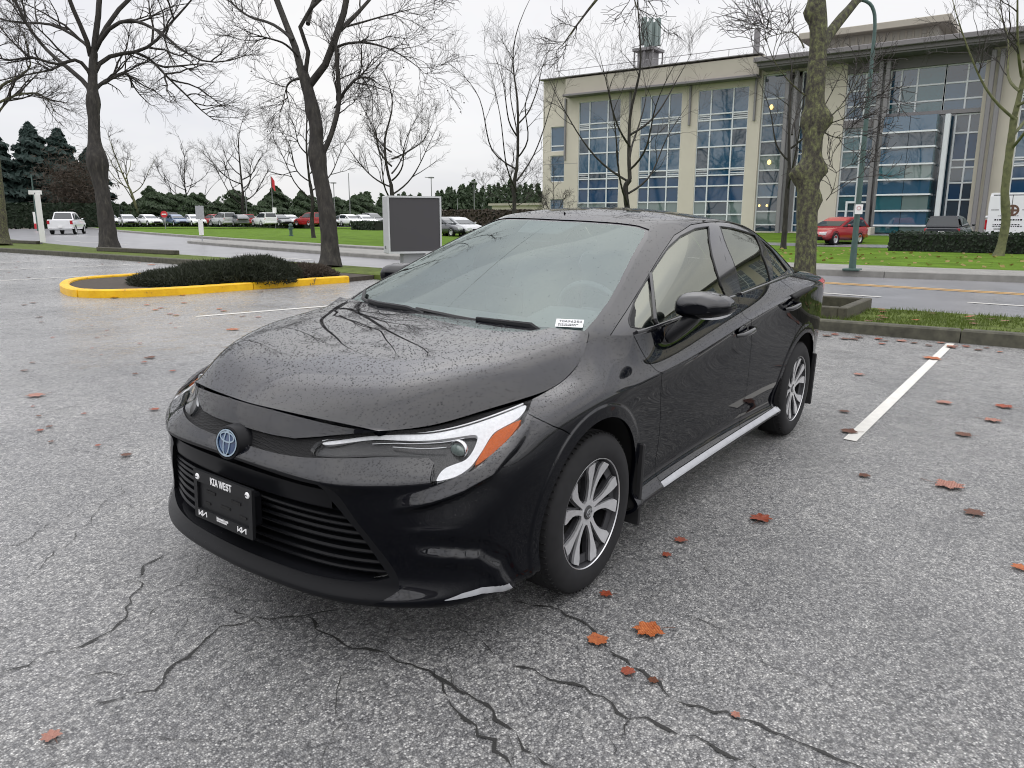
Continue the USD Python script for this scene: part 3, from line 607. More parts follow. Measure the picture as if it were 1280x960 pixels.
for k_ in ('glass_front', 'glass_rear', 'glass_quarter'): glass[k_], doorf = split(doorf, inside(doorf, GC, uvl(k_), .001))
doorf = shrink(doorf, GC, [DO], .0035); df_, dr_ = split(doorf, inside(doorf, GC, np.vstack([bs, [[bs[-1][0], -1], [3, -1], [3, 6], [bs[0][0], 6]]]))); 
fronts, rears = [], []
for q, ls in ((df_, fronts), (dr_, rears)):
    q = shrink(q, GC, [bs], .002); ls.append(offset(split(q, q.U[:, 1] - .35)[0], -.003))
belt_uv = lambda a, b: np.array([[a, 1.02], [(a * 2 + b) / 3, 1.02], [(a + 2 * b) / 3, 1.02], [b, 1.02]])
def strip(P, w, h):
    """A moulding of width w and height h along the points P."""
    return tube(P, w, 6)
for side, fl in ((0, lambda x: x), (1, flipy)):
    fd = MADE['front_door' + 'r' * side]; rd = MADE['rear_door' + 'r' * side]
    for prs, dd in ((fronts, fd), (rears, rd)):
        if prs: raw('window_frame', *fl(joinm(*[thick(q, .02) for q in prs])), 'gloss_black', dd)
    for k_, dd, nm in (('glass_front', fd, 'window'), ('glass_rear', rd, 'window'), ('glass_quarter', rd, 'quarter_window')):
        g_ = offset(glass[k_], -.009); raw(nm, *fl((g_.V, g_.N, g_.F)), 'side_glass' if side == 0 else 'cabin_glass', dd)
    for k_, dd in (('glass_front', fd), ('glass_rear', rd), ('glass_quarter', rd)):
        P_ = at_uv(GC, refine(uvl(k_), True, 5)); P_ = np.vstack([P_, P_[:1]]); P_[:, 1] -= .006; m_ = tube(P_, .0045, 6); obj('window_seal', m_ if side == 0 else trimesh.Trimesh(m_.vertices * [1, -1, 1], m_.faces[:, ::-1]), 'black_rubber', dd, smooth=50)
    # the bar between quarter light and pane, in front
    bl = at_uv(GC, [[4.10, 2.95], [4.75, 2.05], [5.2, 1.3], [5.45, .7]])
    m_ = tube(bl, .011, 6); m_.vertices[:, 1] -= .004; obj('divider_bar', m_ if side == 0 else trimesh.Trimesh(m_.vertices * [1, -1, 1], m_.faces[:, ::-1]), 'gloss_black', fd, smooth=40)
    sail = offset(compact(glass['glass_front'], glass['glass_front'].F), -.004)
    tri = split(sail, inside(sail, GC, np.array([[4.02, .5], [4.02, 2.1], [4.40, 1.75], [4.85, .95], [4.95, .5]])))[0]
    raw('sail_panel', *fl(thick(tri, .01)), 'satin_black_trim', fd)
    for (a, b, dd) in ((4.80, 6.85, fd), (6.98, 9.0, rd)):
        P = at_uv(GC, np.stack([np.linspace(a, b, 24), np.full(24, 1.0 if a < 5 else .98)], 1)); P[:, 1] += .004; P[:, 2] += .002
        m_ = tube(P, .008, 8); obj('belt_moulding', m_ if side == 0 else trimesh.Trimesh(m_.vertices * [1, -1, 1], m_.faces[:, ::-1]), 'gloss_black', dd, smooth=50)
wi, wo = split(wsr, inside(wsr, GC, np.vstack([[[0 - .4, .2], [0 - .4, 4.60]], uvl('ws'), [[3.15, .9], [3.05, .2]]]), -.022))
W = offset(wi, -.004); W = raw('windshield', *both((W.V, W.N, W.F)), 'windscreen_glass', car)
wo = offset(wo, -.004); raw('border', *both((wo.V, wo.N, wo.F)), 'gloss_black', W)
sp_, _ = split(wi, inside(wi, GC, np.array([[-.9, 4.04], [.55, 4.04], [.80, 4.62], [-.9, 4.62]]))); sp_ = offset(sp_, -.007); raw('sensor_patch', *both((sp_.V, sp_.N, sp_.F)), 'cabin_grey', W)
rw = offset(rwin, -.003); raw('rear_window', *both((rw.V, rw.N, rw.F)), 'cabin_glass', car)
# trunk lid: from the rear glass back to the tail
tr = []
for f in np.linspace(0, 1, 14):
    row = []
    for s in np.linspace(0, 1, 16):
        a = evals(GC, np.array([13 - 2.2 * s]), np.array([.9]))[0, 0]; b = evals(LC, np.array([18 - 4.4 * s]), np.array([8.99]))[0, 0]
        q = a * (1 - f) + b * f; q[2] += .03 * math.sin(PI * f) * (1 - s * s) + .004; row.append(q)
    tr.append(row)
tm_ = mirror2(sheet(np.array(tr))); obj('trunk_lid', tm_, 'black_paint', car, smooth=True)
# wheel-arch liners, mud flaps, floor pan
for sx in (0, -2.7):
    for sy in (1, -1):
        a = np.linspace(-.35, PI + .35, 40); pr_ = np.array([[[sx + .378 * math.cos(t), sy * y, WH + .012 + .378 * math.sin(t)] for t in a] for y in (.50, .70, .868)])
        obj('arch_liner', sheet(pr_), 'dark_void', car, smooth=True)
        obj('mud_flap', bx(sx - .405, sy * .70, .135, sx - .39, sy * .885, .50, .006), 'black_rubber', car)
obj('floor_pan', bx(-3.45, -.72, .19, .5, .72, .25), 'dark_void', car)
# wheels
def wheel(x, y, side, turn):
    w = tag(UsdGeom.Xform.Define(stage, numbered(str(car.GetPath()) + '/wheel')).GetPrim())
    X = UsdGeom.Xformable(w); X.AddTranslateOp().Set(Gf.Vec3d(x, y, WH)); X.AddRotateZOp().Set(0.0 if side > 0 else 180.0); X.AddRotateYOp().Set(turn)
    R = WH; hw = .1025
    prof = [(.205, -.085), (.215, -.097), (.245, -hw - .004), (.275, -hw - .002), (.297, -.094), (.309, -.080), (.3150, -.055), (.317, -.028), (.317, .028), (.3150, .055), (.309, .080), (.297, .094), (.275, hw + .002), (.245, hw + .004), (.222, .100), (.214, .094), (.206, .086)]
    t_ = lathe(prof, 96, 'y'); obj('tyre', t_, 'tyre_rubber', w, smooth=35)
    gr = []
    for gy in (-.045, -.015, .015, .045): gr.append(lathe([(.3135, gy - .004), (.3174, gy - .003), (.3174, gy + .003), (.3135, gy + .004)], 96, 'y'))
    for i in range(72):
        a = i / 72 * 2 * PI
        for s in (-1, 1):
            b_ = bx(.305, s * .060, -.0016, .3150, s * .082, .0016); gr.append(mv(b_, ry=a))
    obj('tread_groove', cat_(*gr), 'dark_void', w, kind='stuff')
    rim = lathe([(.2158, .092), (.2163, .0955), (.2145, .0962), (.2122, .0925)], 96, 'y'); obj('rim', rim, 'machined_alloy', w, smooth=40)
    obj('rim_barrel', lathe([(.2122, .0925), (.206, .086), (.196, .04), (.190, -.08), (.05, -.085)], 96, 'y'), 'dark_alloy', w, smooth=40)
    obj('brake_disc', cat_(lathe([(.02, -.02), (.142, -.02), (.142, .0), (.07, .0), (.066, .03), (.0, .03)], 64, 'y'), bx(-.155, -.04, -.02, -.085, .035, .09, .012)), 'brake_steel', w, smooth=30)
    plate = Point(0, 0).buffer(.198, 48)
    spokes, pockets = [], []
    for k in range(10):
        a0 = k * 36
        ys = np.array([.040, .07, .10, .13, .155, .178, .2005]); hw_ = np.array([.0115, .0092, .0098, .0132, .0190, .0245, .0265]); cx_ = .012 * np.sin((ys - .04) / .16 * PI) * (1 if k % 2 else -1) + (.005 if k % 2 else -.005) * (ys - .04) / .16
        pts = np.vstack([np.stack([cx_ - hw_, ys], 1), np.stack([cx_ + hw_ * np.where(ys > .19, .75, 1), ys], 1)[::-1]])
        spokes.append(affinity.rotate(Polygon(pts), a0, origin=(0, 0)))
    hub = Point(0, 0).buffer(.050, 32); sp = unary_union(spokes + [hub]).buffer(-.003).buffer(.003)
    Rm = np.array([[1, 0, 0, 0], [0, 0, 1, 0], [0, 1, 0, 0], [0, 0, 0, 1.0]])
    def dish(m):
        r = np.hypot(m.vertices[:, 0], m.vertices[:, 2]); m.vertices[:, 1] += .082 - .016 * np.clip(1 - (r / .2) ** 2, 0, 1) * 1.2; return m
    def flat(poly, h):
        m = extr(poly, h); v = m.vertices[:, [0, 2, 1]].copy(); mm = trimesh.Trimesh(v, m.faces[:, ::-1], process=False); mm = mm.subdivide_to_size(.03) if len(mm.faces) < 3000 else mm; return dish(mm)
    obj('spokes', flat(sp, .010), 'machined_alloy', w)
    web = unary_union([s.buffer(.007) for s in spokes] + [Point(0, 0).buffer(.055)]).intersection(Point(0, 0).buffer(.199)); wm = flat(web, .02); wm.vertices[:, 1] -= .0225; obj('spoke_sides', wm, 'dark_alloy', w)
    cover = Point(0, 0).buffer(.199, 64).difference(Point(0, 0).buffer(.168, 64)); cm_ = flat(cover, .006); cm_.vertices[:, 1] -= .012; obj('rim_pocket', cm_, 'dark_alloy', w)
    cap = lathe([(.0, .079), (.02, .0795), (.027, .077), (.030, .070), (.030, .05)], 40, 'y'); cp = obj('centre_cap', cap, 'gloss_black', w, smooth=30)
    em = emblem_mesh(.021, .0165, .0022); em.vertices = em.vertices[:, [0, 2, 1]] * [1, 1, 1] + [0, .079, 0]; em.faces = em.faces[:, ::-1]; obj('emblem', em, 'chrome', w)
    for t in np.arange(5) / 5 * 2 * PI: obj('lug_nut', mv(lathe([(.0, .072), (.008, .072), (.009, .05)], 10, 'y'), .037 * math.cos(t), 0, .037 * math.sin(t)), 'brake_steel', w)
    vs = tube([(.165, .05, .06), (.178, .085, .065)], .004, 6); obj('valve_stem', vs, 'black_rubber', w)
def ring_el(a, b, w):
    return affinity.scale(Point(0, 0).buffer(1, 32), a, b).difference(affinity.scale(Point(0, 0).buffer(1, 32), a - w, b - w))
def emblem_mesh(a, b, h):
    """Three ovals: one round all, one upright and one lying in its upper half."""
    w = a * .095
    e = unary_union([ring_el(a, b, w), affinity.translate(ring_el(a * .34, b * .93, w), 0, -b * .02), affinity.translate(ring_el(a * .72, b * .40, w), 0, b * .42)])
    return extr(e, h)
wheel(0, .778, 1, 8.0); wheel(-2.7, .778, 1, 25.0); wheel(0, -.778, -1, 40.0); wheel(-2.7, -.778, -1, 55.0)
# front emblem in its housing
ex, ez = .957, .648
tilt = trimesh.transformations.euler_matrix(0, -.20, 0)
def face_x(m, x, y, z):
    """Lays a mesh drawn in (x right, y up, z out) on the nose, leaning back a little; seen from ahead, right is the car's left side reversed."""
    v = m.vertices; m2 = trimesh.Trimesh(np.stack([v[:, 2], v[:, 0], v[:, 1]], 1), m.faces, process=False); m2.apply_transform(tilt); m2.apply_translation([x, y, z]); return m2
def faced(m): return face_x(m, ex, 0, ez)
hs_ = affinity.scale(Point(0, 0).buffer(1, 48), .080, .066)
pod = lathe([(1.25, -.05), (1.12, -.012), (1.02, .004), (.90, .006), (.86, -.006), (0, -.008)], 64); pod.vertices *= [.064, .054, 1]
EMB = obj('emblem_housing', faced(pod), 'satin_black_trim', car, smooth=40)
disc = lathe([(1.0, -.004), (.97, .001), (.6, .004), (0, .005)], 64); disc.vertices *= [.055, .046, 1]; obj('emblem_disc', faced(disc), 'emblem_blue', EMB, smooth=60)
em = emblem_mesh(.055, .046, .004); em.vertices[:, 2] += .0035; obj('emblem', faced(em), 'emblem_silver', EMB)
# number plate in its dealer frame
px_, pz_ = .981, .442
tilt = trimesh.transformations.euler_matrix(0, -.02, 0)
PLT = obj('plate_frame', face_x(extr(sbox(-.158, -.083, .158, .083).buffer(.004).difference(sbox(-.143, -.052, .143, .046)), .012), px_, 0, pz_), 'plate_plastic', car)
obj('plate_backing', face_x(extr(sbox(-.15, -.075, .15, .075), .004), px_ - .001, 0, pz_), 'plate_plastic', PLT)
for a_, b_, c_, d_ in ((-.10, .012, -.05, .022), (.04, .012, .09, .022), (-.02, -.022, .03, -.012), (.08, -.03, .12, -.022), (-.11, -.03, -.08, -.022)):
    obj('plate_slot', face_x(extr(sbox(a_, b_, c_, d_), .0055), px_, 0, pz_), 'dark_void', PLT)
obj('plate_bracket', bx(px_ - .05, -.14, pz_ - .06, px_ - .002, .14, pz_ + .06, .01), 'satin_black_trim', PLT)
def letters(txt, h, cx, cy, bold=True, sx=1.0, depth=.0012):
    m = meshkit.text_mesh(txt, h, depth, bold); m.vertices[:, 0] *= sx; w = m.bounds[1][0] + m.bounds[0][0]; m.vertices[:, 0] += cx - w / 2; m.vertices[:, 1] += cy - h / 2; m.vertices[:, 2] += .0122; return m
# seen from ahead the reader's right is the car's left (+y)
obj('dealer_name', face_x(letters('KIA WEST', .024, -.004, .0645, True, .74), px_, 0, pz_), 'white_print', PLT)
def scribble(w, h, rows, seed):
    """Small print too small to read: broken dashes in lines."""
    rng = np.random.default_rng(seed); out = []
    for r in range(rows):
        x = 0.0; y = -(r + .5) * h / rows
        while x < w * (.8 + .2 * rng.random()):
            l = w * (.03 + .06 * rng.random()); out.append(sbox(x, y - h / rows * .28, min(x + l, w), y + h / rows * .28)); x += l + w * .03
    return extr(unary_union(out), .0008)
def kia(cx, cy, s):
    h = 1.0; st = lambda p: LineString(p).buffer(.12, cap_style=2, join_style=2)
    g = unary_union([st([(0, 1.0), (0, .03), (1.15, .98), (1.30, .98), (1.30, .03), (2.50, .98), (2.65, .98), (2.65, 0)]), st([(.50, .38), (1.02, 0)])])
    m = extr(affinity.translate(affinity.scale(g, s, s, origin=(0, 0)), cx, cy), .0012); m.vertices[:, 2] += .0122; return m
obj('maker_mark', face_x(kia(-.137, -.0745, .0165), px_, 0, pz_), 'white_print', PLT); obj('maker_mark', face_x(kia(.083, -.0745, .0165), px_, 0, pz_), 'white_print', PLT)
sc_ = scribble(.066, .010, 1, 3); sc_.vertices += [-.034, -.0645, .0122]; obj('small_print', face_x(cat_(letters('kiawest.com', .0088, -.002, -.0605, True, .9), sc_), px_, 0, pz_), 'white_print', PLT)
for sy in (-1, 1):
    b_ = lathe([(.0, .0035), (.009, .003), (.0115, 0)], 24); b_.vertices[:, 0] += sy * .139; b_.vertices[:, 1] += .064; b_.vertices[:, 2] += .012; cap_ = obj('bolt_cap', face_x(b_, px_, 0, pz_), 'white_print', PLT)
    k2 = kia(0, 0, .0035); k2.vertices[:, 0] += sy * .139 - .006; k2.vertices[:, 1] += .062; k2.vertices[:, 2] += .003; obj('bolt_mark', face_x(k2, px_, 0, pz_), 'ink', PLT)
# door mirrors
def mirror(side):
    hullp = []
    c = np.array([-.735, .950, 1.043])
    for t in np.linspace(0, 2 * PI, 28, endpoint=False):
        for (dx, sy_, sz_) in ((.085, .45, .42), (.06, .80, .78), (.01, 1.0, 1.0), (-.05, 1.0, 1.0), (-.075, .96, .95)):
            yy = np.sign(math.cos(t)) * abs(math.cos(t)) ** .62 * .108 * sy_; zz = np.sign(math.sin(t)) * abs(math.sin(t)) ** .72 * (.068 if math.sin(t) > 0 else .047) * sz_
            zz += .010 * (yy < 0) * 0 + .12 * (-.0 - yy) * 0; sh_ = 0
            hullp.append(c + [dx - .42 * yy, yy, zz * (1 - .30 * max(0, yy / .104))])
    h = hull(hullp); hm = trimesh.Trimesh(h.vertices, h.faces).subdivide().subdivide(); trimesh.smoothing.filter_taubin(hm, iterations=12)
    def f(m):                                             # the far mirror is folded back against its door
        if side > 0: return m
        m = m.copy(); m.apply_transform(trimesh.transformations.rotation_matrix(math.radians(68), [0, 0, 1], [-.66, .875, 0])); return trimesh.Trimesh(m.vertices * [1, -1, 1], m.faces[:, ::-1], process=False)
    up = trimesh.intersections.slice_mesh_plane(hm, [0, 0, 1], [0, 0, 1.016], cap=False); lo = trimesh.intersections.slice_mesh_plane(hm, [0, 0, -1], [0, 0, 1.0145], cap=False)
    lo.vertices = (lo.vertices - c) * [.97, .975, .985] + c
    mm = obj('door_mirror', f(up), 'black_paint', car, smooth=50)
    obj('lower_cover', f(lo), 'satin_black_trim', mm, smooth=50)
    gl = hull([c + [-.0735 - .42 * .10 * math.cos(t), .10 * math.cos(t), .060 * math.sin(t)] for t in np.linspace(0, 2 * PI, 32)] + [c + [-.078 - .42 * .10 * math.cos(t), .10 * math.cos(t), .060 * math.sin(t)] for t in np.linspace(0, 2 * PI, 32)]); obj('mirror_glass', f(gl), 'chrome', mm)
    arm = hull([ball((-.625, .862, .925), .030, 1, (1.7, .6, 1.1)).vertices[i] for i in range(42)] + [p for p in ball((-.69, .915, .995), .028, 1, (1.8, 1.3, .8)).vertices]); obj('arm', f(arm), 'satin_black_trim', mm, smooth=40)
mirror(1); mirror(-1)
# door handles
for side in (1, -1):
    for (x, z, k_) in ((-1.50, .842, 'front_door'), (-2.315, .902, 'rear_door')):
        dd = MADE[k_ + ('' if side > 0 else 'r')]; y = .893
        P = [(x + .095, y - .012, z - .012), (x + .075, y + .016, z - .008), (x + .02, y + .026, z), (x - .05, y + .026, z + .006), (x - .085, y + .018, z + .009), (x - .098, y - .012, z + .010)]
        hm = tube(P, [.010, .013, .0145, .0145, .013, .010], 10); hm.vertices[:, 1] *= side
        if side < 0: hm.faces = hm.faces[:, ::-1]
        obj('handle', hm, 'gloss_black', dd, smooth=50)
        cup = ball((x - .0, side * (y - .016), z + .004), .05, 3, (1.25, .22, .55)); obj('handle_recess', cup, 'black_paint', dd, smooth=True)
# wipers and cowl
def on_ws(u, v): return evals(GC, np.array([u]), np.array([v]))[0, 0]
def wiper(side, pts, base):
    P = np.array([evals(GC, np.array([abs(u)]), np.array([v]))[0, 0] * [1, 1 if u >= 0 else -1, 1] for u, v in pts]); t = np.linspace(0, 1, 14); i = np.linspace(0, len(P) - 1, 14)
    P = np.stack([np.interp(i, np.arange(len(P)), P[:, k]) for k in range(3)], 1); nrm = np.array([.6, 0, .8])
    Q = P + nrm * .012; w = obj('wiper', cat_(tube(Q, .0085, 6), tube(P + nrm * .005, .005, 6)), 'black_rubber', car, smooth=40)
    A = np.array([base, base + (Q[3] - base) * .5 + [0, 0, .012], Q[5] + nrm * .014, Q[7] + nrm * .012]); obj('wiper_arm', tube(A, [.013, .016, .013, .009], 8), 'satin_black_trim', w, smooth=40)
wiper(1, [(2.55, 1.06), (1.5, 1.10), (.5, 1.16), (-.55, 1.24)], np.array([-.115, .52, .962]))
wiper(-1, [(-.55, 1.12), (-1.4, 1.12), (-2.3, 1.22), (-2.75, 1.45)], np.array([-.10, -.08, .966]))
cw = []
for f in np.linspace(0, 1, 4):
    cw.append([evals(HC, np.array([u]), np.array([6.0]), True, False)[0, 0] * (1 - f) + (evals(GC, np.array([u / 6 * 3.1]), np.array([.9]))[0, 0]) * f - [0, 0, .012] for u in np.linspace(0, 6, 20)])
obj('cowl', mirror2(sheet(np.array(cw))), 'satin_black_trim', car, smooth=True)
# cabin
obj('cabin_floor', bx(-2.6, -.68, .27, -.2, .68, .30), 'dark_void', car)
da = []
for x, z in ((-.12, .925), (-.30, .955), (-.52, .95), (-.62, .92), (-.66, .82), (-.60, .55)): da.append([(x + .05 * (1 - (y / .66) ** 2) - .0, y, z - .02 * (y / .66) ** 2) for y in np.linspace(-.68, .68, 24)])
dash = obj('dashboard', sheet(np.array(da)), 'cabin_grey', car, smooth=40)
obj('screen', bx(-.60, -.11, .93, -.585, .11, 1.06, .006), 'gloss_black', dash)
obj('instrument_hood', hull([(-.66, y, z) for y in (.22, .50) for z in (.9, .985)] + [(-.42, y, .93) for y in (.2, .52)] + [(-.6, .36, 1.0)]), 'cabin_grey', dash, smooth=40)
sw_ = trimesh.creation.torus(.18, .016, 48, 12); sw_ = mv(sw_, -.83, .36, .93, ry=-1.15)
SWH = obj('steering_wheel', sw_, 'cabin_grey', car, smooth=True)
obj('hub', cat_(mv(bx(-.05, -.06, -.02, .05, .06, .02, .015), -.82, .36, .93, ry=-1.15), tube([(-.82, .36, .93), (-.6, .36, .85)], .03, 10)), 'cabin_grey', SWH)
def seat(x, y, w=.26, label=None):
    s = thing_in(car, 'seat')
    obj('cushion', hull(np.vstack([ball((x + dx, y + sy * (w - .05), .52 + dz), .07, 1).vertices for dx, dz in ((.24, .03), (-.24, -.02)) for sy in (-1, 1)])), 'seat_cloth', s, smooth=40)
    obj('backrest', hull(np.vstack([ball((x - .25 + dx, y + sy * (ww - .05), zz), .06, 1).vertices for dx, zz, ww in ((0, .55, w), (-.12, .85, w), (-.19, 1.08, w * .8)) for sy in (-1, 1)])), 'seat_cloth', s, smooth=40)
    obj('headrest', hull(np.vstack([ball((x - .46, y + sy * .09, zz), .045, 1).vertices for zz in (1.17, 1.29) for sy in (-1, 1)])), 'seat_cloth', s, smooth=40)
def thing_in(parent, name): return UsdGeom.Xform.Define(stage, numbered(str(parent.GetPath()) + '/' + name)).GetPrim()
seat(-1.12, .37); seat(-1.12, -.37); seat(-2.02, .42, .30); seat(-2.02, -.42, .30)
hl_ = compact(PG, PG.F[(PG.U[PG.F[:, 0], 1] > 5.9)]); hl_.V = hl_.V - [0, 0, .035]; raw('headliner', *both((hl_.V, -hl_.N, hl_.F[:, ::-1])), 'cabin_light', car)
rm = obj('rear_view_mirror', bx(-1.0, -.12, 1.22, -.975, .12, 1.28, .01), 'gloss_black', car); obj('sensor_housing', hull([(-.86, -.07, 1.27), (-.86, .07, 1.27), (-1.05, -.10, 1.345), (-1.05, .10, 1.345), (-.93, -.09, 1.24), (-.93, .09, 1.24)]), 'cabin_grey', rm)
# stock sticker inside the windscreen, low on the driver's side
def ws_pt(u, v, d): return evals(GC, np.array([u]), np.array([v]))[0, 0] + np.array([-.7, 0, -.7]) * d
st_c = ws_pt(2.62, 1.33, -.006); e1 = ws_pt(2.95, 1.33, .008) - ws_pt(2.3, 1.33, .008); e1 /= np.linalg.norm(e1); e2 = ws_pt(2.62, 1.6, .008) - ws_pt(2.62, 1.1, .008); e2 -= e1 * (e1 @ e2); e2 /= np.linalg.norm(e2); e3 = np.cross(e1, e2)
def stick(m, off=0.0):
    v = m.vertices; return trimesh.Trimesh(st_c + v[:, :1] * e1 + v[:, 1:2] * e2 + (v[:, 2:3] + off) * e3, m.faces, process=False)
STK = obj('stock_sticker', stick(bx(-.056, -.026, 0, .056, .026, .0006)), 'paper', car)
tx = meshkit.text_mesh('T0A96250', .014, .0006, True); tx.vertices[:, 0] *= .95; tx.vertices[:, :2] += [-.045, .004]; t2 = scribble(.085, .018, 2, 5); t2.vertices += [-.045, -.003, 0]
obj('sticker_print', stick(cat_(tx, t2), .0008), 'ink', STK)

# ---------------------------------------------------------------- rain beads standing on the paint and glass
M('water_bead', {'p': ('principled_bsdf', {'base_color': (.003, .003, .004), 'roughness': .02, 'ior': 1.5, 'specular_ior_level': .75})}, [], surface='p.BSDF')
M('clear_bead', {'t': ('transparent_bsdf', {'color': (.80, .82, .83)}), 'g': ('glossy_bsdf', {'roughness': .02}), 'f': ('fresnel', {'IOR': 1.5}), 'x': ('mix_closure', {})}, [('f.fac', 'x.fac'), ('t.BSDF', 'x.closure1'), ('g.BSDF', 'x.closure2')], surface='x.closure')
_dome = [(0, 0, 1.0)] + [(.62 * math.cos(t), .62 * math.sin(t), .74) for t in np.arange(6) / 6 * 2 * PI] + [(math.cos(t), math.sin(t), -.12) for t in np.arange(7) / 7 * 2 * PI + .3]
_dm = trimesh.convex.convex_hull(np.array(_dome)); _dv, _df = np.array(_dm.vertices), np.array(_dm.faces); _df = _df[(_dv[_df][:, :, 2] > -.05).any(1)]; _dn = _dv * [1, 1, 1.6]; _dn /= np.linalg.norm(_dn, axis=1, keepdims=True)
def rain_beads(patches, n, rmin, rmax, seed, parent, m='water_bead', facing=.25, both_sides=True):
    """Beads of water strewn over the parts of these panels that face up."""
    rng = np.random.default_rng(seed); Ps, Ns = [], []
    for q in patches:
        A = q.V[q.F]; ar = np.linalg.norm(np.cross(A[:, 1] - A[:, 0], A[:, 2] - A[:, 0]), axis=1); nz = q.N[q.F].mean(1)[:, 2]; w = ar * np.clip((nz - facing * .3) / facing, 0, 1); Ps.append((q, w))
    tot = sum(w.sum() for _, w in Ps)
    for q, w in Ps:
        k = int(n * w.sum() / tot); 
        if k < 1: continue
        i = rng.choice(len(w), k, p=w / w.sum()); b = rng.random((k, 2)); b = np.where(b.sum(1, keepdims=True) > 1, 1 - b, b); A, B = q.V[q.F[i]], q.N[q.F[i]]
        mixn = lambda X: X[:, 0] * (1 - b.sum(1, keepdims=True)) + X[:, 1] * b[:, :1] + X[:, 2] * b[:, 1:]; C, N_ = mixn(A), mixn(B); N_ /= np.linalg.norm(N_, axis=1, keepdims=True)
        if both_sides: s = np.where(rng.random(k) < .5, 1, -1)[:, None]; C, N_ = np.where(s > 0, C, C * [1, -1, 1]), np.where(s > 0, N_, N_ * [1, -1, 1])
        r = (rmin + (rmax - rmin) * rng.random(k) ** 3.2)[:, None, None]; t = np.cross(N_, [0, 1.0, .1]); t /= np.linalg.norm(t, axis=1, keepdims=True); u = np.cross(N_, t); st = (1 + .5 * rng.random(k) ** 2)[:, None, None]
        V = C[:, None] + r * (_dv[None, :, :1] * t[:, None] * st + _dv[None, :, 1:2] * u[:, None] + .42 * _dv[None, :, 2:] * N_[:, None]); NN = _dn[None, :, :1] * t[:, None] + _dn[None, :, 1:2] * u[:, None] + _dn[None, :, 2:] * N_[:, None]
        Fq = (_df[None] + (np.arange(k) * len(_dv))[:, None, None]).reshape(-1, 3); raw('rain_beads', V.reshape(-1, 3), NN.reshape(-1, 3), Fq, m, parent, kind='stuff')
rain_beads([hood], 15000, .0010, .0034, 1, HOOD)
rain_beads([roof_p], 7000, .0011, .0034, 2, ROOF)
for k_, n_, hs in (('front_bumper', 4200, True), ('nose_panel', 1800, True)): rain_beads(PARTS[k_], n_, .0011, .0032, 3, MADE[k_], facing=.35)
for k_, n_ in (('fender', 2600), ('front_door', 2600), ('rear_door', 1600), ('quarter_panel', 900)): rain_beads(PARTS[k_], n_, .0010, .0030, 4, MADE[k_], facing=.30, both_sides=False)
rain_beads([offset(wi, -.004)], 900, .0009, .0024, 5, W, 'clear_bead')

# ---------------------------------------------------------------- ground
def ss(x): x = np.clip(x, 0, 1); return x * x * (3 - 2 * x)
def lot_h(x, y):
    """The lot drains towards the sedan's left: a gentle cross fall round it, level further off."""
    w = 1 - ss((np.hypot(np.asarray(x) + 1.35, np.asarray(y) - .3) - 3.4) / 5.5)
    return w * (.0372 - .0353 * np.asarray(y))
def px_ray(px, py): return _f + (px - 640) / 955 * _r - (py - 480) / 955 * _u
def on_ground(px, py, z=0.0):
    d = px_ray(px, py); p = CAM_POS + d * ((z - CAM_POS[2]) / d[2])
    for _ in range(6): p = CAM_POS + d * ((z + float(lot_h(p[0], p[1])) - CAM_POS[2]) / d[2])
    return p
def at_x(px, py, x): d = px_ray(px, py); return CAM_POS + d * ((x - CAM_POS[0]) / d[0])
def at_depth(px, py, D): return CAM_POS + px_ray(px, py) * D
def sheet_poly(poly, z, step=None, hfun=None):
    """A level sheet over a polygon, cut fine enough to follow a height function."""
    if step is None: v, f = trimesh.creation.triangulate_polygon(poly, engine='earcut'); V = np.column_stack([v, np.full(len(v), z)])
    return trimesh.Trimesh(V, f, process=False)

AS = {'g': ('geometry', {}),
  'v': ('voronoi_texture', {'feature': 'f1', 'scale': 150.0}), 'vs': ('separate_color', {}), 'v2': ('voronoi_texture', {'feature': 'f1', 'scale': 62.0}), 'v2s': ('separate_color', {}),
  'big': ('noise_texture', {'scale': .55, 'detail': 5.0, 'roughness': .6}), 'mid': ('noise_texture', {'scale': 5.0, 'detail': 4.0, 'roughness': .6}), 'fin': ('noise_texture', {'scale': 260.0, 'detail': 2.0}),
  'c1': ('rgb_ramp', {'ramp': [(0, (.03, .03, .031)), (.30, (.085, .085, .087)), (.55, (.19, .19, .188)), (.80, (.34, .336, .325)), (.93, (.50, .495, .475)), (1, (.68, .67, .64))]}),
  'c2': ('rgb_ramp', {'ramp': [(0, (.09, .09, .09)), (.5, (.19, .19, .19)), (.85, (.36, .355, .34)), (1, (.58, .57, .54))]}),
  'cm': ('mix_color', {'blend_type': 'mix', 'fac': .35}),
  'gap': ('map_range', {'from_min': .15, 'from_max': .55, 'to_min': 1.0, 'to_max': .36, 'clamp': True}), 'gm': ('mix_color', {'blend_type': 'multiply', 'fac': .85}), 'gc': ('combine_color', {}),
  'br': ('rgb_ramp', {'ramp': [(.28, (.80, .81, .83)), (.5, (1.26, 1.265, 1.28)), (.72, (1.66, 1.66, 1.67))]}), 'bm': ('mix_color', {'blend_type': 'multiply', 'fac': 1.0}),
  'mr': ('rgb_ramp', {'ramp': [(.3, (.86, .86, .87)), (.7, (1.12, 1.12, 1.11))]}), 'mm': ('mix_color', {'blend_type': 'multiply', 'fac': 1.0}),
  'ro': ('map_range', {'from_min': .35, 'from_max': .65, 'to_min': .13, 'to_max': .36, 'clamp': True}),
  'h1': ('math', {'math_type': 'multiply', 'value2': -.8}), 'h2': ('math', {'math_type': 'multiply_add', 'value2': .35}), 'b': ('bump', {'strength': .75, 'distance': .0045}),
  'p': ('principled_bsdf', {'specular_ior_level': .62})}
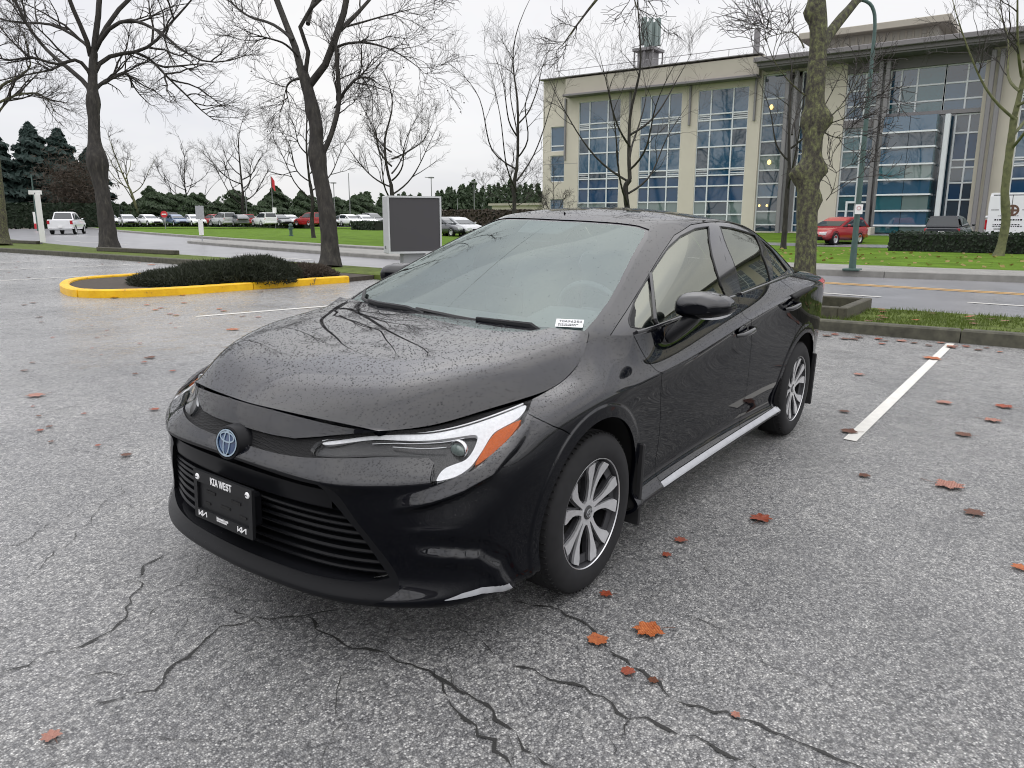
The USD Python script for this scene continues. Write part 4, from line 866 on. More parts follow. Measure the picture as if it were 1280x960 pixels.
AL = [('g.position', 'v.vector'), ('g.position', 'v2.vector'), ('g.position', 'big.vector'), ('g.position', 'mid.vector'), ('g.position', 'fin.vector'), ('v.color', 'vs.color'), ('v2.color', 'v2s.color'), ('vs.r', 'c1.fac'), ('v2s.r', 'c2.fac'),
  ('c1.color', 'cm.a'), ('c2.color', 'cm.b'), ('v.distance', 'gap.value'), ('gap.result', 'gc.r'), ('gap.result', 'gc.g'), ('gap.result', 'gc.b'), ('cm.result', 'gm.a'), ('gc.color', 'gm.b'), ('big.fac', 'br.fac'), ('gm.result', 'bm.a'), ('br.color', 'bm.b'),
  ('mid.fac', 'mr.fac'), ('bm.result', 'mm.a'), ('mr.color', 'mm.b'), ('mm.result', 'p.base_color'), ('mid.fac', 'ro.value'), ('ro.result', 'p.roughness'),
  ('v.distance', 'h1.value1'), ('fin.fac', 'h2.value1'), ('h1.value', 'h2.value3'), ('h2.value', 'b.height'), ('b.normal', 'p.normal')]
M('lot_asphalt', AS, AL, surface='p.BSDF')
plain('road_asphalt', (.125, .125, .132), .30, spec=.5, vary=.30, scale=.7, bump=.0015, bscale=90)
plain('concrete', (.21, .205, .19), .6, vary=.25, scale=2.5, bump=.002, bscale=70)
plain('mossy_concrete', (.062, .060, .042), .8, vary=.55, scale=9, bump=.004, bscale=45)
plain('wet_timber', (.05, .046, .03), .7, vary=.5, scale=12, bump=.003, bscale=40)
plain('soil', (.045, .036, .026), .9, vary=.4, scale=14, bump=.01, bscale=30)
plain('road_white', (.62, .61, .57), .5, vary=.12, scale=14)
plain('road_orange', (.62, .36, .10), .5, vary=.15, scale=10)
plain('crack_black', (.012, .012, .011), .6)
plain('lawn_green', (.092, .160, .020), .9, spec=.05, vary=.40, scale=.9, bump=.03, bscale=22, detail=8.0)
plain('strip_grass', (.085, .115, .022), .85, spec=.2, vary=.5, scale=4, bump=.02, bscale=30)
M('yellow_kerb_paint', {'g': ('geometry', {}), 'n': ('noise_texture', {'scale': 5.0, 'detail': 7.0, 'roughness': .72}), 'r': ('rgb_ramp', {'ramp': [(0, (.05, .045, .035)), (.335, (.07, .06, .04)), (.375, (.66, .36, .002)), (.6, (.78, .46, .004)), (1, (.84, .53, .012))]}),
  'm': ('noise_texture', {'scale': 40.0, 'detail': 3.0}), 'b': ('bump', {'strength': .5, 'distance': .006}), 'p': ('principled_bsdf', {'roughness': .45})},
  [('g.position', 'n.vector'), ('g.position', 'm.vector'), ('n.fac', 'r.fac'), ('r.color', 'p.base_color'), ('m.fac', 'b.height'), ('b.normal', 'p.normal')], surface='p.BSDF')
def grid_sheet(xs, ys, keep, z0=0.0):
    X, Y = np.meshgrid(xs, ys, indexing='ij'); n = len(ys); g = np.arange(len(xs) * n).reshape(len(xs), n)
    q = np.stack([g[:-1, :-1], g[1:, :-1], g[1:, 1:], g[:-1, 1:]], -1).reshape(-1, 4); c = np.stack([X, Y], -1).reshape(-1, 2); mid = c[q].mean(1); q = q[keep(mid[:, 0], mid[:, 1])]
    V = np.column_stack([c, z0 + lot_h(c[:, 0], c[:, 1])]); return trimesh.Trimesh(V, np.vstack([q[:, [0, 1, 2]], q[:, [0, 2, 3]]]), process=False)
KERB = [(-8.3, 45), (-8.15, 8), (-7.97, -.3), (-7.93, -4.2), (-10.4, -7.2), (-10.55, -11.0), (-10.9, -16.0), (-11.36, -20.0), (-11.8, -30), (-11.9, -40), (-12.4, -60), (-14, -90), (-16, -110)]
ROADN = [(-10.25, 45), (-10.15, 8), (-10.1, -2), (-11.9, -8), (-12.9, -15), (-13.5, -22), (-14.2, -28), (-16.9, -43), (-21, -60), (-28, -85), (-36, -110)]
ROADF = [(-20.0, 45), (-19.6, 8), (-19.3, 1.5), (-18.7, -3), (-19.9, -12), (-22.8, -23.4), (-26.9, -38), (-31.2, -51.3), (-40, -78), (-52, -110)]
LAWNN = [(-22.3, 45), (-21.7, 8), (-21.45, 1.4), (-21.75, -3.9), (-22.3, -12), (-23.6, -23.4), (-27.5, -38), (-31.8, -51.3), (-40.6, -78), (-52.6, -110)]
def smooth_line(L, n=3): return round_poly(np.array(L, float), .25, n, closed=False)
kb, rn, rf, ln = map(smooth_line, (KERB, ROADN, ROADF, LAWNN))
xs = np.concatenate([np.arange(-14, -9, 1.0), np.arange(-9, 8, .25), np.arange(8, 20, 2.0), [24, 32, 45]]); ys = np.concatenate([[-110, -85, -65, -50, -40, -32, -26], np.arange(-22, -10, 1.0), np.arange(-10, 9, .25), np.arange(9, 20, 1.5), [24, 32, 46]])
kx = lambda y: np.interp(y, kb[::-1, 1], kb[::-1, 0])
obj('parking_lot', grid_sheet(xs, ys, lambda x, y: x > kx(y) - 1.0), 'lot_asphalt', smooth=True, label='wet grey asphalt of the parking lot with coarse light stone and cracks', cat='parking lot', kind='structure')
ribbon_poly = lambda A, B: Polygon(np.vstack([A, B[::-1]])).buffer(0)
def slab(A, B, z0, z1, dens=None): return extr(ribbon_poly(A, B), z1 - z0, trimesh.transformations.translation_matrix([0, 0, z0]))
big = Polygon([(-8.9, 46), (-8.9, -3), (-11.4, -7), (-11.5, -12), (-12.6, -25), (-13, -60), (-17, -111), (-60, -111), (-60, 46)])
obj('road', sheet_poly(big, -.02), 'road_asphalt', label='wet grey road beyond the lot with painted lanes', cat='road', kind='structure')
inner = lambda L, d: np.array(LineString(L).parallel_offset(d, 'left' if d > 0 else 'right').coords)
kb2 = kb + np.array([-.16, 0]); rn2 = rn + np.array([.14, 0])
def kerb_run(A, w, z0, z1, name, m, label, seg=3.0, sgn=-1):
    """A kerb laid in lengths with a joint between them."""
    k = thing(name, label, 'kerb', kind='structure'); L = LineString(A); n = max(1, int(L.length / seg)); out = []
    for i in range(n):
        a, b = L.length * i / n + .006, L.length * (i + 1) / n - .006
        pts = [L.interpolate(a + (b - a) * t) for t in np.linspace(0, 1, 5)]; P = np.array([(p.x, p.y) for p in pts])
        poly = LineString(P).buffer(w / 2, cap_style=2); m_ = bevel_slab(poly, z0, z1, .02); obj('kerb_length', m_, m, k, smooth=30)
    return k
def bevel_slab(poly, z0, z1, r):
    a = extr(poly, z1 - r - z0, trimesh.transformations.translation_matrix([0, 0, z0])); v0 = np.array(poly.exterior.coords)[:-1]
    inn = poly.buffer(-r, join_style=2); c = np.array(poly.centroid.coords[0])
    if poly.exterior.is_ccw is False: v0 = v0[::-1]
    # ring joining the outer edge to a slightly smaller top
    q = np.array([(lambda s: (s.x, s.y))(inn.exterior.interpolate(inn.exterior.project(Point(*p)))) for p in v0]); n = len(v0)
    V = np.vstack([np.column_stack([v0, np.full(n, z1 - r)]), np.column_stack([q, np.full(n, z1)])]); k = np.arange(n); j = (k + 1) % n
    F = np.vstack([np.stack([k, j, n + j], 1), np.stack([k, n + j, n + k], 1)]); vv, ff = trimesh.creation.triangulate_polygon(Polygon(q).buffer(0), engine='earcut')
    return cat_(a, trimesh.Trimesh(V, F, process=False), trimesh.Trimesh(np.column_stack([vv, np.full(len(vv), z1)]), ff, process=False))
def clip_line(L, y0, y1):
    P = [p for p in L if y0 <= p[1] <= y1]; return np.array(P)
dens_ = lambda L, n=200: np.array([(lambda p: (p.x, p.y))(LineString(L).interpolate(t, normalized=True)) for t in np.linspace(0, 1, n)])
kbd = dens_(kb, 700)
kerb_run(clip_line(kbd, -10.9, 30) - [.0, 0], .17, -.05, .155, 'kerb', 'mossy_concrete', 'dark mossy concrete kerb at the lot edge behind the sedan')
kerb_run(clip_line(kbd, -75, -16.2), .20, -.05, .17, 'kerb', 'mossy_concrete', 'dark mossy kerb along the far left edge of the lot', 4.0)
strip = ribbon_poly(clip_line(kbd, -110, 46) + [-.07, 0], clip_line(dens_(rn, 700), -110, 46)).buffer(0)
sv, sf = trimesh.creation.triangulate_polygon(strip, engine='earcut')
gd = trimesh.creation.cylinder(radius=1600, height=.2, sections=64); gd.apply_translation([0, 0, -.55]); obj('ground', gd, 'soil', label='open ground reaching to the horizon', cat='ground', kind='structure')
obj('planting_strip', extr(strip, .16, trimesh.transformations.translation_matrix([0, 0, -.05])), 'strip_grass', label='narrow strip of moss and thin grass between lot and road', cat='grass strip', kind='structure')
side = ribbon_poly(dens_(rf, 300), dens_(ln, 300)).buffer(0)
obj('pavement', extr(side, .16, trimesh.transformations.translation_matrix([0, 0, -.03])), 'concrete', label='pale concrete pavement along the far side of the road', cat='pavement', kind='structure')
kerb_run(clip_line(dens_(rf, 500), -80, 30), .14, -.05, .15, 'kerb', 'concrete', 'pale concrete kerb along the far side of the road', 6.0)
def ground_z(x):
    """Rise of the lawn towards the office building."""
    return .125 + .40 * ss((-np.asarray(x) - 45) / 6)
lx = np.concatenate([np.linspace(0, 1, 14)]); LV = []; ys_l = np.linspace(46, -110, 80); lnx = np.interp(-ys_l, -ln[:, 1], ln[:, 0])
for a in lx: LV.append(np.column_stack([lnx + (-150 - lnx) * a ** 1.6, ys_l, 0 * ys_l]))
LV = np.array(LV); LV[..., 2] = .125 + np.where(LV[..., 1] > -40, (ground_z(LV[..., 0]) - .125) * ss((LV[..., 1] + 45) / 12), 0)
obj('lawn', sheet(LV), 'lawn_green', smooth=True, label='bright green lawn across the road', cat='lawn', kind='structure')
fore = Polygon([(-37.5, 46), (-37.0, -9.5), (-39, -12), (-60, -12), (-60, 46)])
fv, ff_ = trimesh.creation.triangulate_polygon(fore, engine='earcut'); fm = trimesh.Trimesh(np.column_stack([fv, ground_z(fv[:, 0]) + .01 + .01]), ff_, process=False).subdivide_to_size(2.0); fm.vertices[:, 2] = ground_z(fm.vertices[:, 0]) + .012
obj('forecourt', fm, 'road_asphalt', smooth=True, label='asphalt forecourt in front of the office building', cat='forecourt', kind='structure')
obj('far_parking_lot', sheet_poly(Polygon([on_ground(140, 283.2)[:2], on_ground(470, 285)[:2], on_ground(640, 283)[:2], (-215, -95), (-190, -250), (-75, -250)]), .15), 'road_asphalt', label='distant parking lot behind the low hedges', cat='parking lot', kind='structure')
# median island on the road, left
m0, m1, m2 = on_ground(242, 304), on_ground(300, 309), on_ground(470, 322); m3 = (-17.2, -14.0, 0)
Ln = np.array([m0[:2], m1[:2], m2[:2], m3[:2]]); med = LineString(round_poly(Ln, .25, 3, closed=False)).buffer(1.15).simplify(.03); med = affinity.translate(med, -1.1, -.25)
obj('median_island', bevel_slab(med, -.05, .13, .03), 'concrete', smooth=30, label='low concrete median island in the road at left', cat='traffic island', kind='structure')

# painted marks
def mark(name, P, w, m, label, z, cat='road marking', group=None, hf=True):
    poly = LineString(np.asarray(P)[:, :2]).buffer(w / 2, cap_style=2); v, f = trimesh.creation.triangulate_polygon(poly, engine='earcut'); t = trimesh.Trimesh(np.column_stack([v, np.zeros(len(v))]), f, process=False).subdivide_to_size(.4)
    t.vertices[:, 2] = z + (lot_h(t.vertices[:, 0], t.vertices[:, 1]) if hf else 0); return obj(name, t, m, label=label, cat=cat, group=group, kind='structure')
mark('parking_line', [(-2.84, 1.185), (-7.80, 1.225)], .082, 'road_white', 'white painted bay line to the right of the sedan', .005)
a, b = on_ground(245, 396), on_ground(385, 384.8); mark('parking_line', [a, a + (b - a) * 1.5], .10, 'road_white', 'white painted bay line in front of the yellow kerb', .005)
for q0, q1, lb in (((0, 329), (45, 327), 'farthest white bay line at the left edge of the lot'), ((0, 337.5), (215, 329), 'long white bay line left of the planted island'), ((0, 351), (165, 342.5), 'nearest white bay line left of the planted island')):
    a, b = on_ground(*q0), on_ground(*q1); mark('parking_line', [a - (b - a) * .3, b], .11, 'road_white', lb, .005)
for off, lb in ((0, 'near orange line of the double centre line'), (.28, 'far orange line of the double centre line')):
    mark('centre_line', np.vstack([[(-15.6, 40)], [(-15.55, 2)], [(-16.15, -2.3)], [(-18.2, -12)], [(-19.4, -17)]]) - [off, 0], .12, 'road_orange', lb, -.012, hf=False)
k = 0
for xs_, ylist in ((((-13.1, 1.8), (-13.6, -1.75)), (4.6, .85, -1.75 + .0)), (((-10.95, 1.3), (-11.2, -.85)), (1.3,))): pass
dash_l = 'white lane dash on the road behind the right kerb, '
for (p0, p1, lb) in (((-13.66, -1.8), (-13.44, -.55), 'far row, nearest the sedan'), ((-13.33, .88), (-13.1, 3.0), 'far row, at the right edge'), ((-11.2, -.9), (-10.95, 1.28), 'near row'), ((-12.95, 5.5), (-12.9, 8.5), 'beyond the picture')):
    if 'beyond' not in lb: mark('lane_dash', [p0, p1], .11, 'road_white', dash_l + lb, -.012, hf=False)
for q0, q1, lb in (((60, 293.5), (150, 297), 'far'), ((70, 301), (160, 305.5), 'middle'), ((300, 318.5), (390, 325), 'near')):
    a, b = on_ground(*q0, z=-.012), on_ground(*q1, z=-.012); mark('lane_line', [a, b], .13, 'road_white', f'{lb} white lane line on the left stretch of road', -.012, hf=False)

# cracks in the asphalt: thin ragged openings
rngc = np.random.default_rng(5); LOT = stage.GetPrimAtPath('/World/parking_lot')
CR = [[(0, 840), (50, 825), (100, 805), (135, 790), (160, 755), (185, 710), (210, 688)], [(188, 772), (205, 750), (235, 720), (272, 695)], [(0, 868), (50, 850), (102, 852), (165, 844)], [(75, 890), (125, 885), (195, 865), (205, 840), (245, 810), (280, 787), (320, 775), (380, 770), (440, 762)],
      [(260, 737), (275, 752), (290, 745), (320, 735)], [(640, 830), (690, 840), (740, 860), (790, 890), (840, 915), (890, 935), (930, 955), (960, 975)], [(640, 752), (700, 765), (740, 785), (780, 820), (815, 845), (850, 870), (920, 885), (990, 915), (1065, 955), (1100, 975)],
      [(0, 735), (30, 725), (65, 700), (120, 650), (160, 600)], [(95, 560), (130, 572), (190, 580)], [(380, 770), (420, 800), (470, 812), (540, 838), (600, 870), (650, 930), (690, 965)], [(540, 838), (560, 880), (610, 925), (640, 975)], [(0, 690), (50, 668), (90, 640)], [(790, 890), (770, 920), (760, 960)], [(540, 770), (600, 800), (640, 830)], [(280, 757), (330, 790), (380, 770)], [(40, 520), (120, 500), (200, 505)]]
NC = len(CR)
for _ in range(26):                                            # finer hairlines branching off
    q = np.array([rngc.uniform(-1.2, 1.9), rngc.uniform(-2.6, 1.6)]); a_ = rngc.uniform(0, 6.28); Lh = [q]
    for _k in range(int(rngc.integers(5, 13))): a_ += rngc.normal(0, .5); Lh.append(Lh[-1] + np.array([math.cos(a_), math.sin(a_)]) * rngc.uniform(.06, .16))
    CR.append(Lh)
for ci, L in enumerate(CR):
    P = np.array([on_ground(*q)[:2] for q in L]) if ci < NC else np.array(L); S = LineString(P); n = max(8, int(S.length / .035)); c = np.array([(lambda p: (p.x, p.y))(S.interpolate(t, normalized=True)) for t in np.linspace(0, 1, n)])
    t_ = np.gradient(c, axis=0); t_ /= np.linalg.norm(t_, axis=1, keepdims=True); nn = np.stack([-t_[:, 1], t_[:, 0]], 1); wob = np.cumsum(rngc.normal(0, .009, n)); wob -= np.linspace(wob[0], wob[-1], n); c = c + nn * (wob + rngc.normal(0, .008, n))[:, None]
    w = (.0009 + .0024 * rngc.random(n) ** 2) * (2.3 if ci in (0, 3, 5, 6, 9, 10) else .8 if ci < NC else .5); w[[0, -1]] = .0005; w *= (rngc.random(n) > .12)
    A, B = c + nn * w[:, None], c - nn * w[:, None]; V = np.vstack([A, B]); V = np.column_stack([V, lot_h(V[:, 0], V[:, 1]) + .004]); k_ = np.arange(n - 1)
    obj('crack', trimesh.Trimesh(V, np.vstack([np.stack([k_ + n, k_ + n + 1, k_ + 1], 1), np.stack([k_ + n, k_ + 1, k_], 1)]), process=False), 'crack_black', LOT)

# ---------------------------------------------------------------- bare trees
M('dark_bark', {'g': ('geometry', {}), 'mp': ('mapping', {'scale': (9, 9, 2.2)}), 'n': ('noise_texture', {'scale': 1.0, 'detail': 6.0, 'roughness': .7}), 'r': ('rgb_ramp', {'ramp': [(.3, (.008, .007, .0065)), (.55, (.030, .027, .023)), (.8, (.085, .078, .062))]}), 'b': ('bump', {'strength': .8, 'distance': .03}), 'p': ('principled_bsdf', {'roughness': .8, 'specular_ior_level': .35})},
  [('g.position', 'mp.vector'), ('mp.vector', 'n.vector'), ('n.fac', 'r.fac'), ('r.color', 'p.base_color'), ('n.fac', 'b.height'), ('b.normal', 'p.normal')], surface='p.BSDF')
M('mossy_bark', {'g': ('geometry', {}), 'mp': ('mapping', {'scale': (17, 17, 11)}), 'n': ('noise_texture', {'scale': 1.0, 'detail': 7.0, 'roughness': .72}), 'r': ('rgb_ramp', {'ramp': [(.30, (.014, .013, .011)), (.46, (.055, .050, .038)), (.56, (.095, .10, .048)), (.68, (.18, .19, .085)), (.8, (.30, .31, .20))]}), 'b': ('bump', {'strength': .9, 'distance': .03}), 'p': ('principled_bsdf', {'roughness': .85, 'specular_ior_level': .3})},
  [('g.position', 'mp.vector'), ('mp.vector', 'n.vector'), ('n.fac', 'r.fac'), ('r.color', 'p.base_color'), ('n.fac', 'b.height'), ('b.normal', 'p.normal')], surface='p.BSDF')
plain('green_bark', (.10, .105, .045), .8, vary=.5, scale=6, bump=.01, bscale=30)
plain('twig_brown', (.030, .025, .022), .8)
plain('seed_brown', (.03, .022, .015), .9)
def multi_tube(P, R, s):
    """Many thin tapered tubes at once: P (n, k, 3), R (n, k), s sides."""
    P, R = np.asarray(P), np.asarray(R); n, k = R.shape; T = np.gradient(P, axis=1); T /= np.maximum(np.linalg.norm(T, axis=2, keepdims=True), 1e-9)
    up = np.where(np.abs(T[:, :1, 2:3]) < .9, [0, 0, 1.0], [1.0, 0, 0]); A = np.cross(T, np.broadcast_to(up, T.shape)); A /= np.maximum(np.linalg.norm(A, axis=2, keepdims=True), 1e-9); B = np.cross(T, A)
    a = np.arange(s) / s * 2 * PI; V = P[:, :, None] + R[:, :, None, None] * (np.cos(a)[:, None] * A[:, :, None] + np.sin(a)[:, None] * B[:, :, None])
    idx = np.arange(n * k * s).reshape(n, k, s); j = np.roll(idx, -1, 2); q = np.stack([idx[:, :-1], j[:, :-1], j[:, 1:], idx[:, 1:]], -1).reshape(-1, 4)
    return trimesh.Trimesh(V.reshape(-1, 3), np.vstack([q[:, [0, 1, 2]], q[:, [0, 2, 3]]]), process=False)
def spawn(rng, P, R, per, len_, spread, lift, taper=.55, k=6, lo=.15, wig=.16, droop=0.0):
    """Children along each parent branch."""
    n, kk = R.shape; out, rad = [], []
    t = lo + (1 - lo) * rng.random((n, per)) ** .8; t[:, -1] = .98; i = np.clip((t * (kk - 1)).astype(int), 0, kk - 2); f = (t * (kk - 1) - i)[..., None]; r_ = np.arange(n)[:, None]
    base = P[r_, i] * (1 - f) + P[r_, i + 1] * f; d = P[r_, i + 1] - P[r_, i]; d /= np.maximum(np.linalg.norm(d, axis=2, keepdims=True), 1e-9); rb = R[r_, i] * (1 - f[..., 0]) + R[r_, i + 1] * f[..., 0]
    rnd = rng.normal(0, 1, (n, per, 3)); rnd -= d * (rnd * d).sum(2, keepdims=True); rnd /= np.maximum(np.linalg.norm(rnd, axis=2, keepdims=True), 1e-9)
    ang = spread * (.7 + .6 * rng.random((n, per, 1))); dir_ = d * np.cos(ang) + rnd * np.sin(ang); dir_[..., 2] += lift; dir_ /= np.linalg.norm(dir_, axis=2, keepdims=True)
    L = len_ * (.55 + .8 * rng.random((n, per, 1))) * (1.05 - .45 * t[..., None]); pts = [base]; cur = dir_
    for s in range(k - 1):
        cur = cur + rng.normal(0, wig, cur.shape); cur[..., 2] += -droop * .08 + .03 * (lift > 0); cur /= np.linalg.norm(cur, axis=2, keepdims=True); pts.append(pts[-1] + cur * L / (k - 1))
    P2 = np.stack(pts, 2).reshape(-1, k, 3); r0 = np.minimum(rb * .75, .012 + L[..., 0] * .010).reshape(-1, 1); return P2, r0 * np.linspace(1, taper * .5, k)
def resample(P, n):
    P = np.asarray(P, float); d = np.r_[0, np.cumsum(np.linalg.norm(np.diff(P, axis=0), axis=1))]; t = np.linspace(0, d[-1], n)
    from scipy.interpolate import PchipInterpolator as PI_
    return np.stack([PI_(d, P[:, i])(t) for i in range(3)], 1)
def bark_tube(P, R, rng, n=14, rough=.07, knots=()):
    t = tube(P, R, n); v = t.vertices; k = meshkit.fbm(v * 3.1 + rng.random() * 50, 3) - .5; c = np.repeat(np.asarray(P), n, 0); c = np.vstack([c, P[:1], P[-1:]]); rr = np.repeat(R, n); rr = np.r_[rr, 0, 0]
    d = v - c; t.vertices = v + d * (k * rough * 5)[:, None]
    for (q, a, b) in knots:
        w = np.exp(-((t.vertices - q) ** 2).sum(1) / (2 * b * b)); t.vertices = t.vertices + d / np.maximum(np.linalg.norm(d, axis=1, keepdims=True), 1e-6) * (a * w)[:, None]
    return t
def bare_tree(name, label, trunk, limbs, seed, bark='dark_bark', n1=9, l1=2.0, n2=7, l2=.9, n3=4, l3=.42, knots=(), seeds=0, group=None, cat='tree', droop=.3, thick=1.0, lift=.2, sides=3):
    """trunk, limbs: (points, first radius, last radius). Sub-branches, twigs and twiglets grow from the limbs."""
    rng = np.random.default_rng(seed); base = np.array(trunk[0][0], float); t = thing(name, label, cat, base, group=group); loc = lambda P: np.asarray(P, float) - base
    P = resample(loc(trunk[0]), 60); R = np.interp(np.linspace(0, 1, 60), [0, .05, .12, 1], [trunk[1] * 1.2, trunk[1] * .92, trunk[1] * .80, trunk[2] * .78])
    obj('trunk', bark_tube(P, R, rng, 26, .05, [(loc(q), a, b) for q, a, b in knots]), bark, t, smooth=60)
    LP, LR = [], []; lm = []
    for pts, r0, r1 in limbs:
        Q = resample(loc(pts), 14); r_ = np.linspace(r0 * .70, r1 * .6, 14); lm.append(bark_tube(Q, r_, rng, 9, .05)); LP.append(Q); LR.append(r_)
    LP, LR = np.array(LP), np.array(LR)
    P1, R1 = spawn(rng, LP, LR, n1, l1, .75, lift, droop=droop, k=8, lo=.2); P2, R2 = spawn(rng, P1, R1, n2, l2, .7, lift * .7, droop=droop, k=6); P3, R3 = spawn(rng, P2, R2, n3, l3, .65, .05, k=4)
    # the limbs' own ends carry twigs too
    for lmb in lm: obj('limb', lmb, bark, t, smooth=60)
    obj('branches', multi_tube(P1, np.maximum(R1 * thick, .006 * thick), 5), 'twig_brown' if bark != 'dark_bark' else 'dark_bark', t, kind='stuff')
    obj('twigs', cat_(multi_tube(P2, np.maximum(R2 * thick, .0055 * thick), sides), multi_tube(P3, np.maximum(R3 * thick, .0042 * thick), 3)), 'twig_brown', t, kind='stuff')
    if seeds:
        e = P3[rng.choice(len(P3), seeds)][:, -1]; s0 = trimesh.creation.icosphere(subdivisions=1, radius=.02); obj('seed_balls', cat_(*[mv(s0, *(q - [0, 0, .06])) for q in e]), 'seed_brown', t, kind='stuff')
    return t
def limb_px(D, pts, r0, r1, fan=.0, end=None, rng=None):
    """A limb seen at these picture points, fanned in depth by 'fan' metres to its tip."""
    Q = [at_depth(px, py, D + fan * i / max(1, len(pts) - 1)) for i, (px, py) in enumerate(pts)]
    if end is not None: Q.append(Q[-1] + np.array(end, float))
    return (Q, r0, r1)
def trunk_px(D, pts, r0, r1, base): return ([base] + [at_depth(px, py, D) for px, py in pts], r0, r1)
cdepth = lambda p: float((np.asarray(p) - CAM_POS) @ _f)
b2 = on_ground(137, 313, .10); D = cdepth(b2); up = _u * 1.0
bare_tree('plane_tree', 'tall dark bare tree with wide crooked limbs and seed balls beside the white pickup', trunk_px(D, [(129, 248), (120, 198), (117, 142), (116, 100), (117, 66)], .40, .20, b2),
  [limb_px(D, [(117, 122), (108, 106), (85, 85), (60, 64), (35, 32), (23, 7), (8, -25)], .16, .04, 1.5), limb_px(D, [(116, 80), (117, 64), (122, 32), (124, 0), (128, -60), (120, -120), (124, -220), (118, -320)], .19, .03, -1), limb_px(D, [(113, 70), (111, 57), (99, 28), (88, 3), (70, -50), (62, -90), (40, -190)], .15, .03, -2.0),
   limb_px(D, [(118, 92), (124, 80), (142, 69), (173, 64), (198, 48), (209, 34), (235, 5), (262, -30)], .14, .03, 1.0), limb_px(D, [(118, 116), (125, 106), (142, 96), (158, 92), (165, 110)], .13, .05, 2), limb_px(D, [(170, 66), (184, 72), (212, 99), (234, 120), (252, 138), (268, 150)], .09, .03, 2.5),
   limb_px(D, [(118, 66), (126, 50), (142, 32), (159, 25), (198, 39), (230, 64), (265, 78), (305, 70)], .13, .03, -2), limb_px(D, [(117, 102), (95, 75), (70, 80), (40, 72), (10, 75), (-25, 60)], .12, .03, -2.5), limb_px(D, [(119, 60), (150, 10), (185, -20), (240, -45), (275, -140), (280, -230)], .14, .03, 3), limb_px(D, [(117, 90), (112, 60), (60, 30), (20, 28), (-30, 10)], .12, .04, 4)],
  11, n1=10, l1=2.5, n2=7, l2=1.3, n3=4, l3=.6, seeds=90, knots=[(at_depth(118, 195, D - .3), .16, .35), (at_depth(128, 205, D), .14, .4), (at_depth(117, 128, D), .10, .3)], thick=1.35)
b1 = on_ground(3, 307, .10); D = cdepth(b1)
bare_tree('plane_tree', 'pale mottled tree trunk at the left edge of the picture', trunk_px(D, [(1, 285), (-3, 240), (-8, 190), (-10, 130)], .38, .26, b1),
  [limb_px(D, [(-10, 135), (5, 125), (25, 118), (45, 116), (62, 128)], .10, .03, 1), limb_px(D, [(-10, 130), (5, 105), (20, 98), (38, 80), (30, 40)], .12, .03, -1.5), limb_px(D, [(-8, 160), (8, 128), (28, 116), (55, 120), (68, 140)], .09, .03, 2), limb_px(D, [(-10, 120), (-15, 60), (-20, -20)], .22, .08, 0), limb_px(D, [(-12, 110), (-40, 50), (-70, 0)], .18, .07, 1)], 12, bark='mossy_bark', n1=9, l1=2.4, n2=7, l2=1.2, n3=4, l3=.6, thick=1.3)
b3 = on_ground(413, 334, .10); D = cdepth(b3)
bare_tree('plane_tree', 'dark forked bare tree with knobbly trunk beside the grey advertising screen', trunk_px(D, [(406, 248), (397, 205), (394, 152), (383, 106), (376, 85)], .30, .19, b3),
  [limb_px(D, [(377, 90), (372, 68), (364, 46), (346, 0), (335, -50), (330, -100), (318, -220), (322, -330)], .145, .03, .8), limb_px(D, [(381, 96), (385, 75), (385, 60), (374, 28), (382, 14), (396, 7), (415, -20), (430, -60), (420, -180), (400, -290)], .09, .02, -1.0), limb_px(D, [(386, 108), (400, 92), (410, 74), (422, 39), (434, 0), (440, -50), (450, -100), (470, -210), (462, -330)], .15, .03, -.6),
   limb_px(D, [(420, 42), (449, 14), (470, -10), (500, -45)], .10, .03, 1.0), limb_px(D, [(399, 200), (410, 178), (417, 159), (424, 124), (422, 90), (420, 62), (417, 50)], .11, .085, -.4), limb_px(D, [(421, 59), (436, 54), (452, 53), (484, 60), (512, 76), (527, 88)], .055, .015, -1.2), limb_px(D, [(425, 124), (436, 108), (449, 97), (460, 97), (470, 103)], .065, .03, -.6),
   limb_px(D, [(375, 98), (365, 101), (358, 110), (361, 128)], .06, .02, .5), limb_px(D, [(366, 50), (340, 30), (310, 20), (285, 0), (260, -15)], .07, .02, 1.5), limb_px(D, [(372, 70), (350, 52), (325, 45), (305, 38)], .05, .015, -1.5), limb_px(D, [(425, 35), (445, 30), (480, 20), (520, 10)], .05, .015, .6), limb_px(D, [(430, 120), (418, 135), (440, 118)], .03, .012, .8), limb_px(D, [(385, 30), (410, -30), (470, -80)], .09, .03, 2.0)],
  13, n1=9, l1=1.4, n2=7, l2=.8, n3=4, l3=.40, seeds=40, knots=[(at_depth(393, 190, D), .06, .16), (at_depth(400, 160, D - .2), .06, .15), (at_depth(388, 140, D), .06, .14), (at_depth(404, 200, D), .07, .18)], thick=.95)
b4 = at_x(1006, 345, -9.1); b4[2] = .10; D = cdepth(b4)
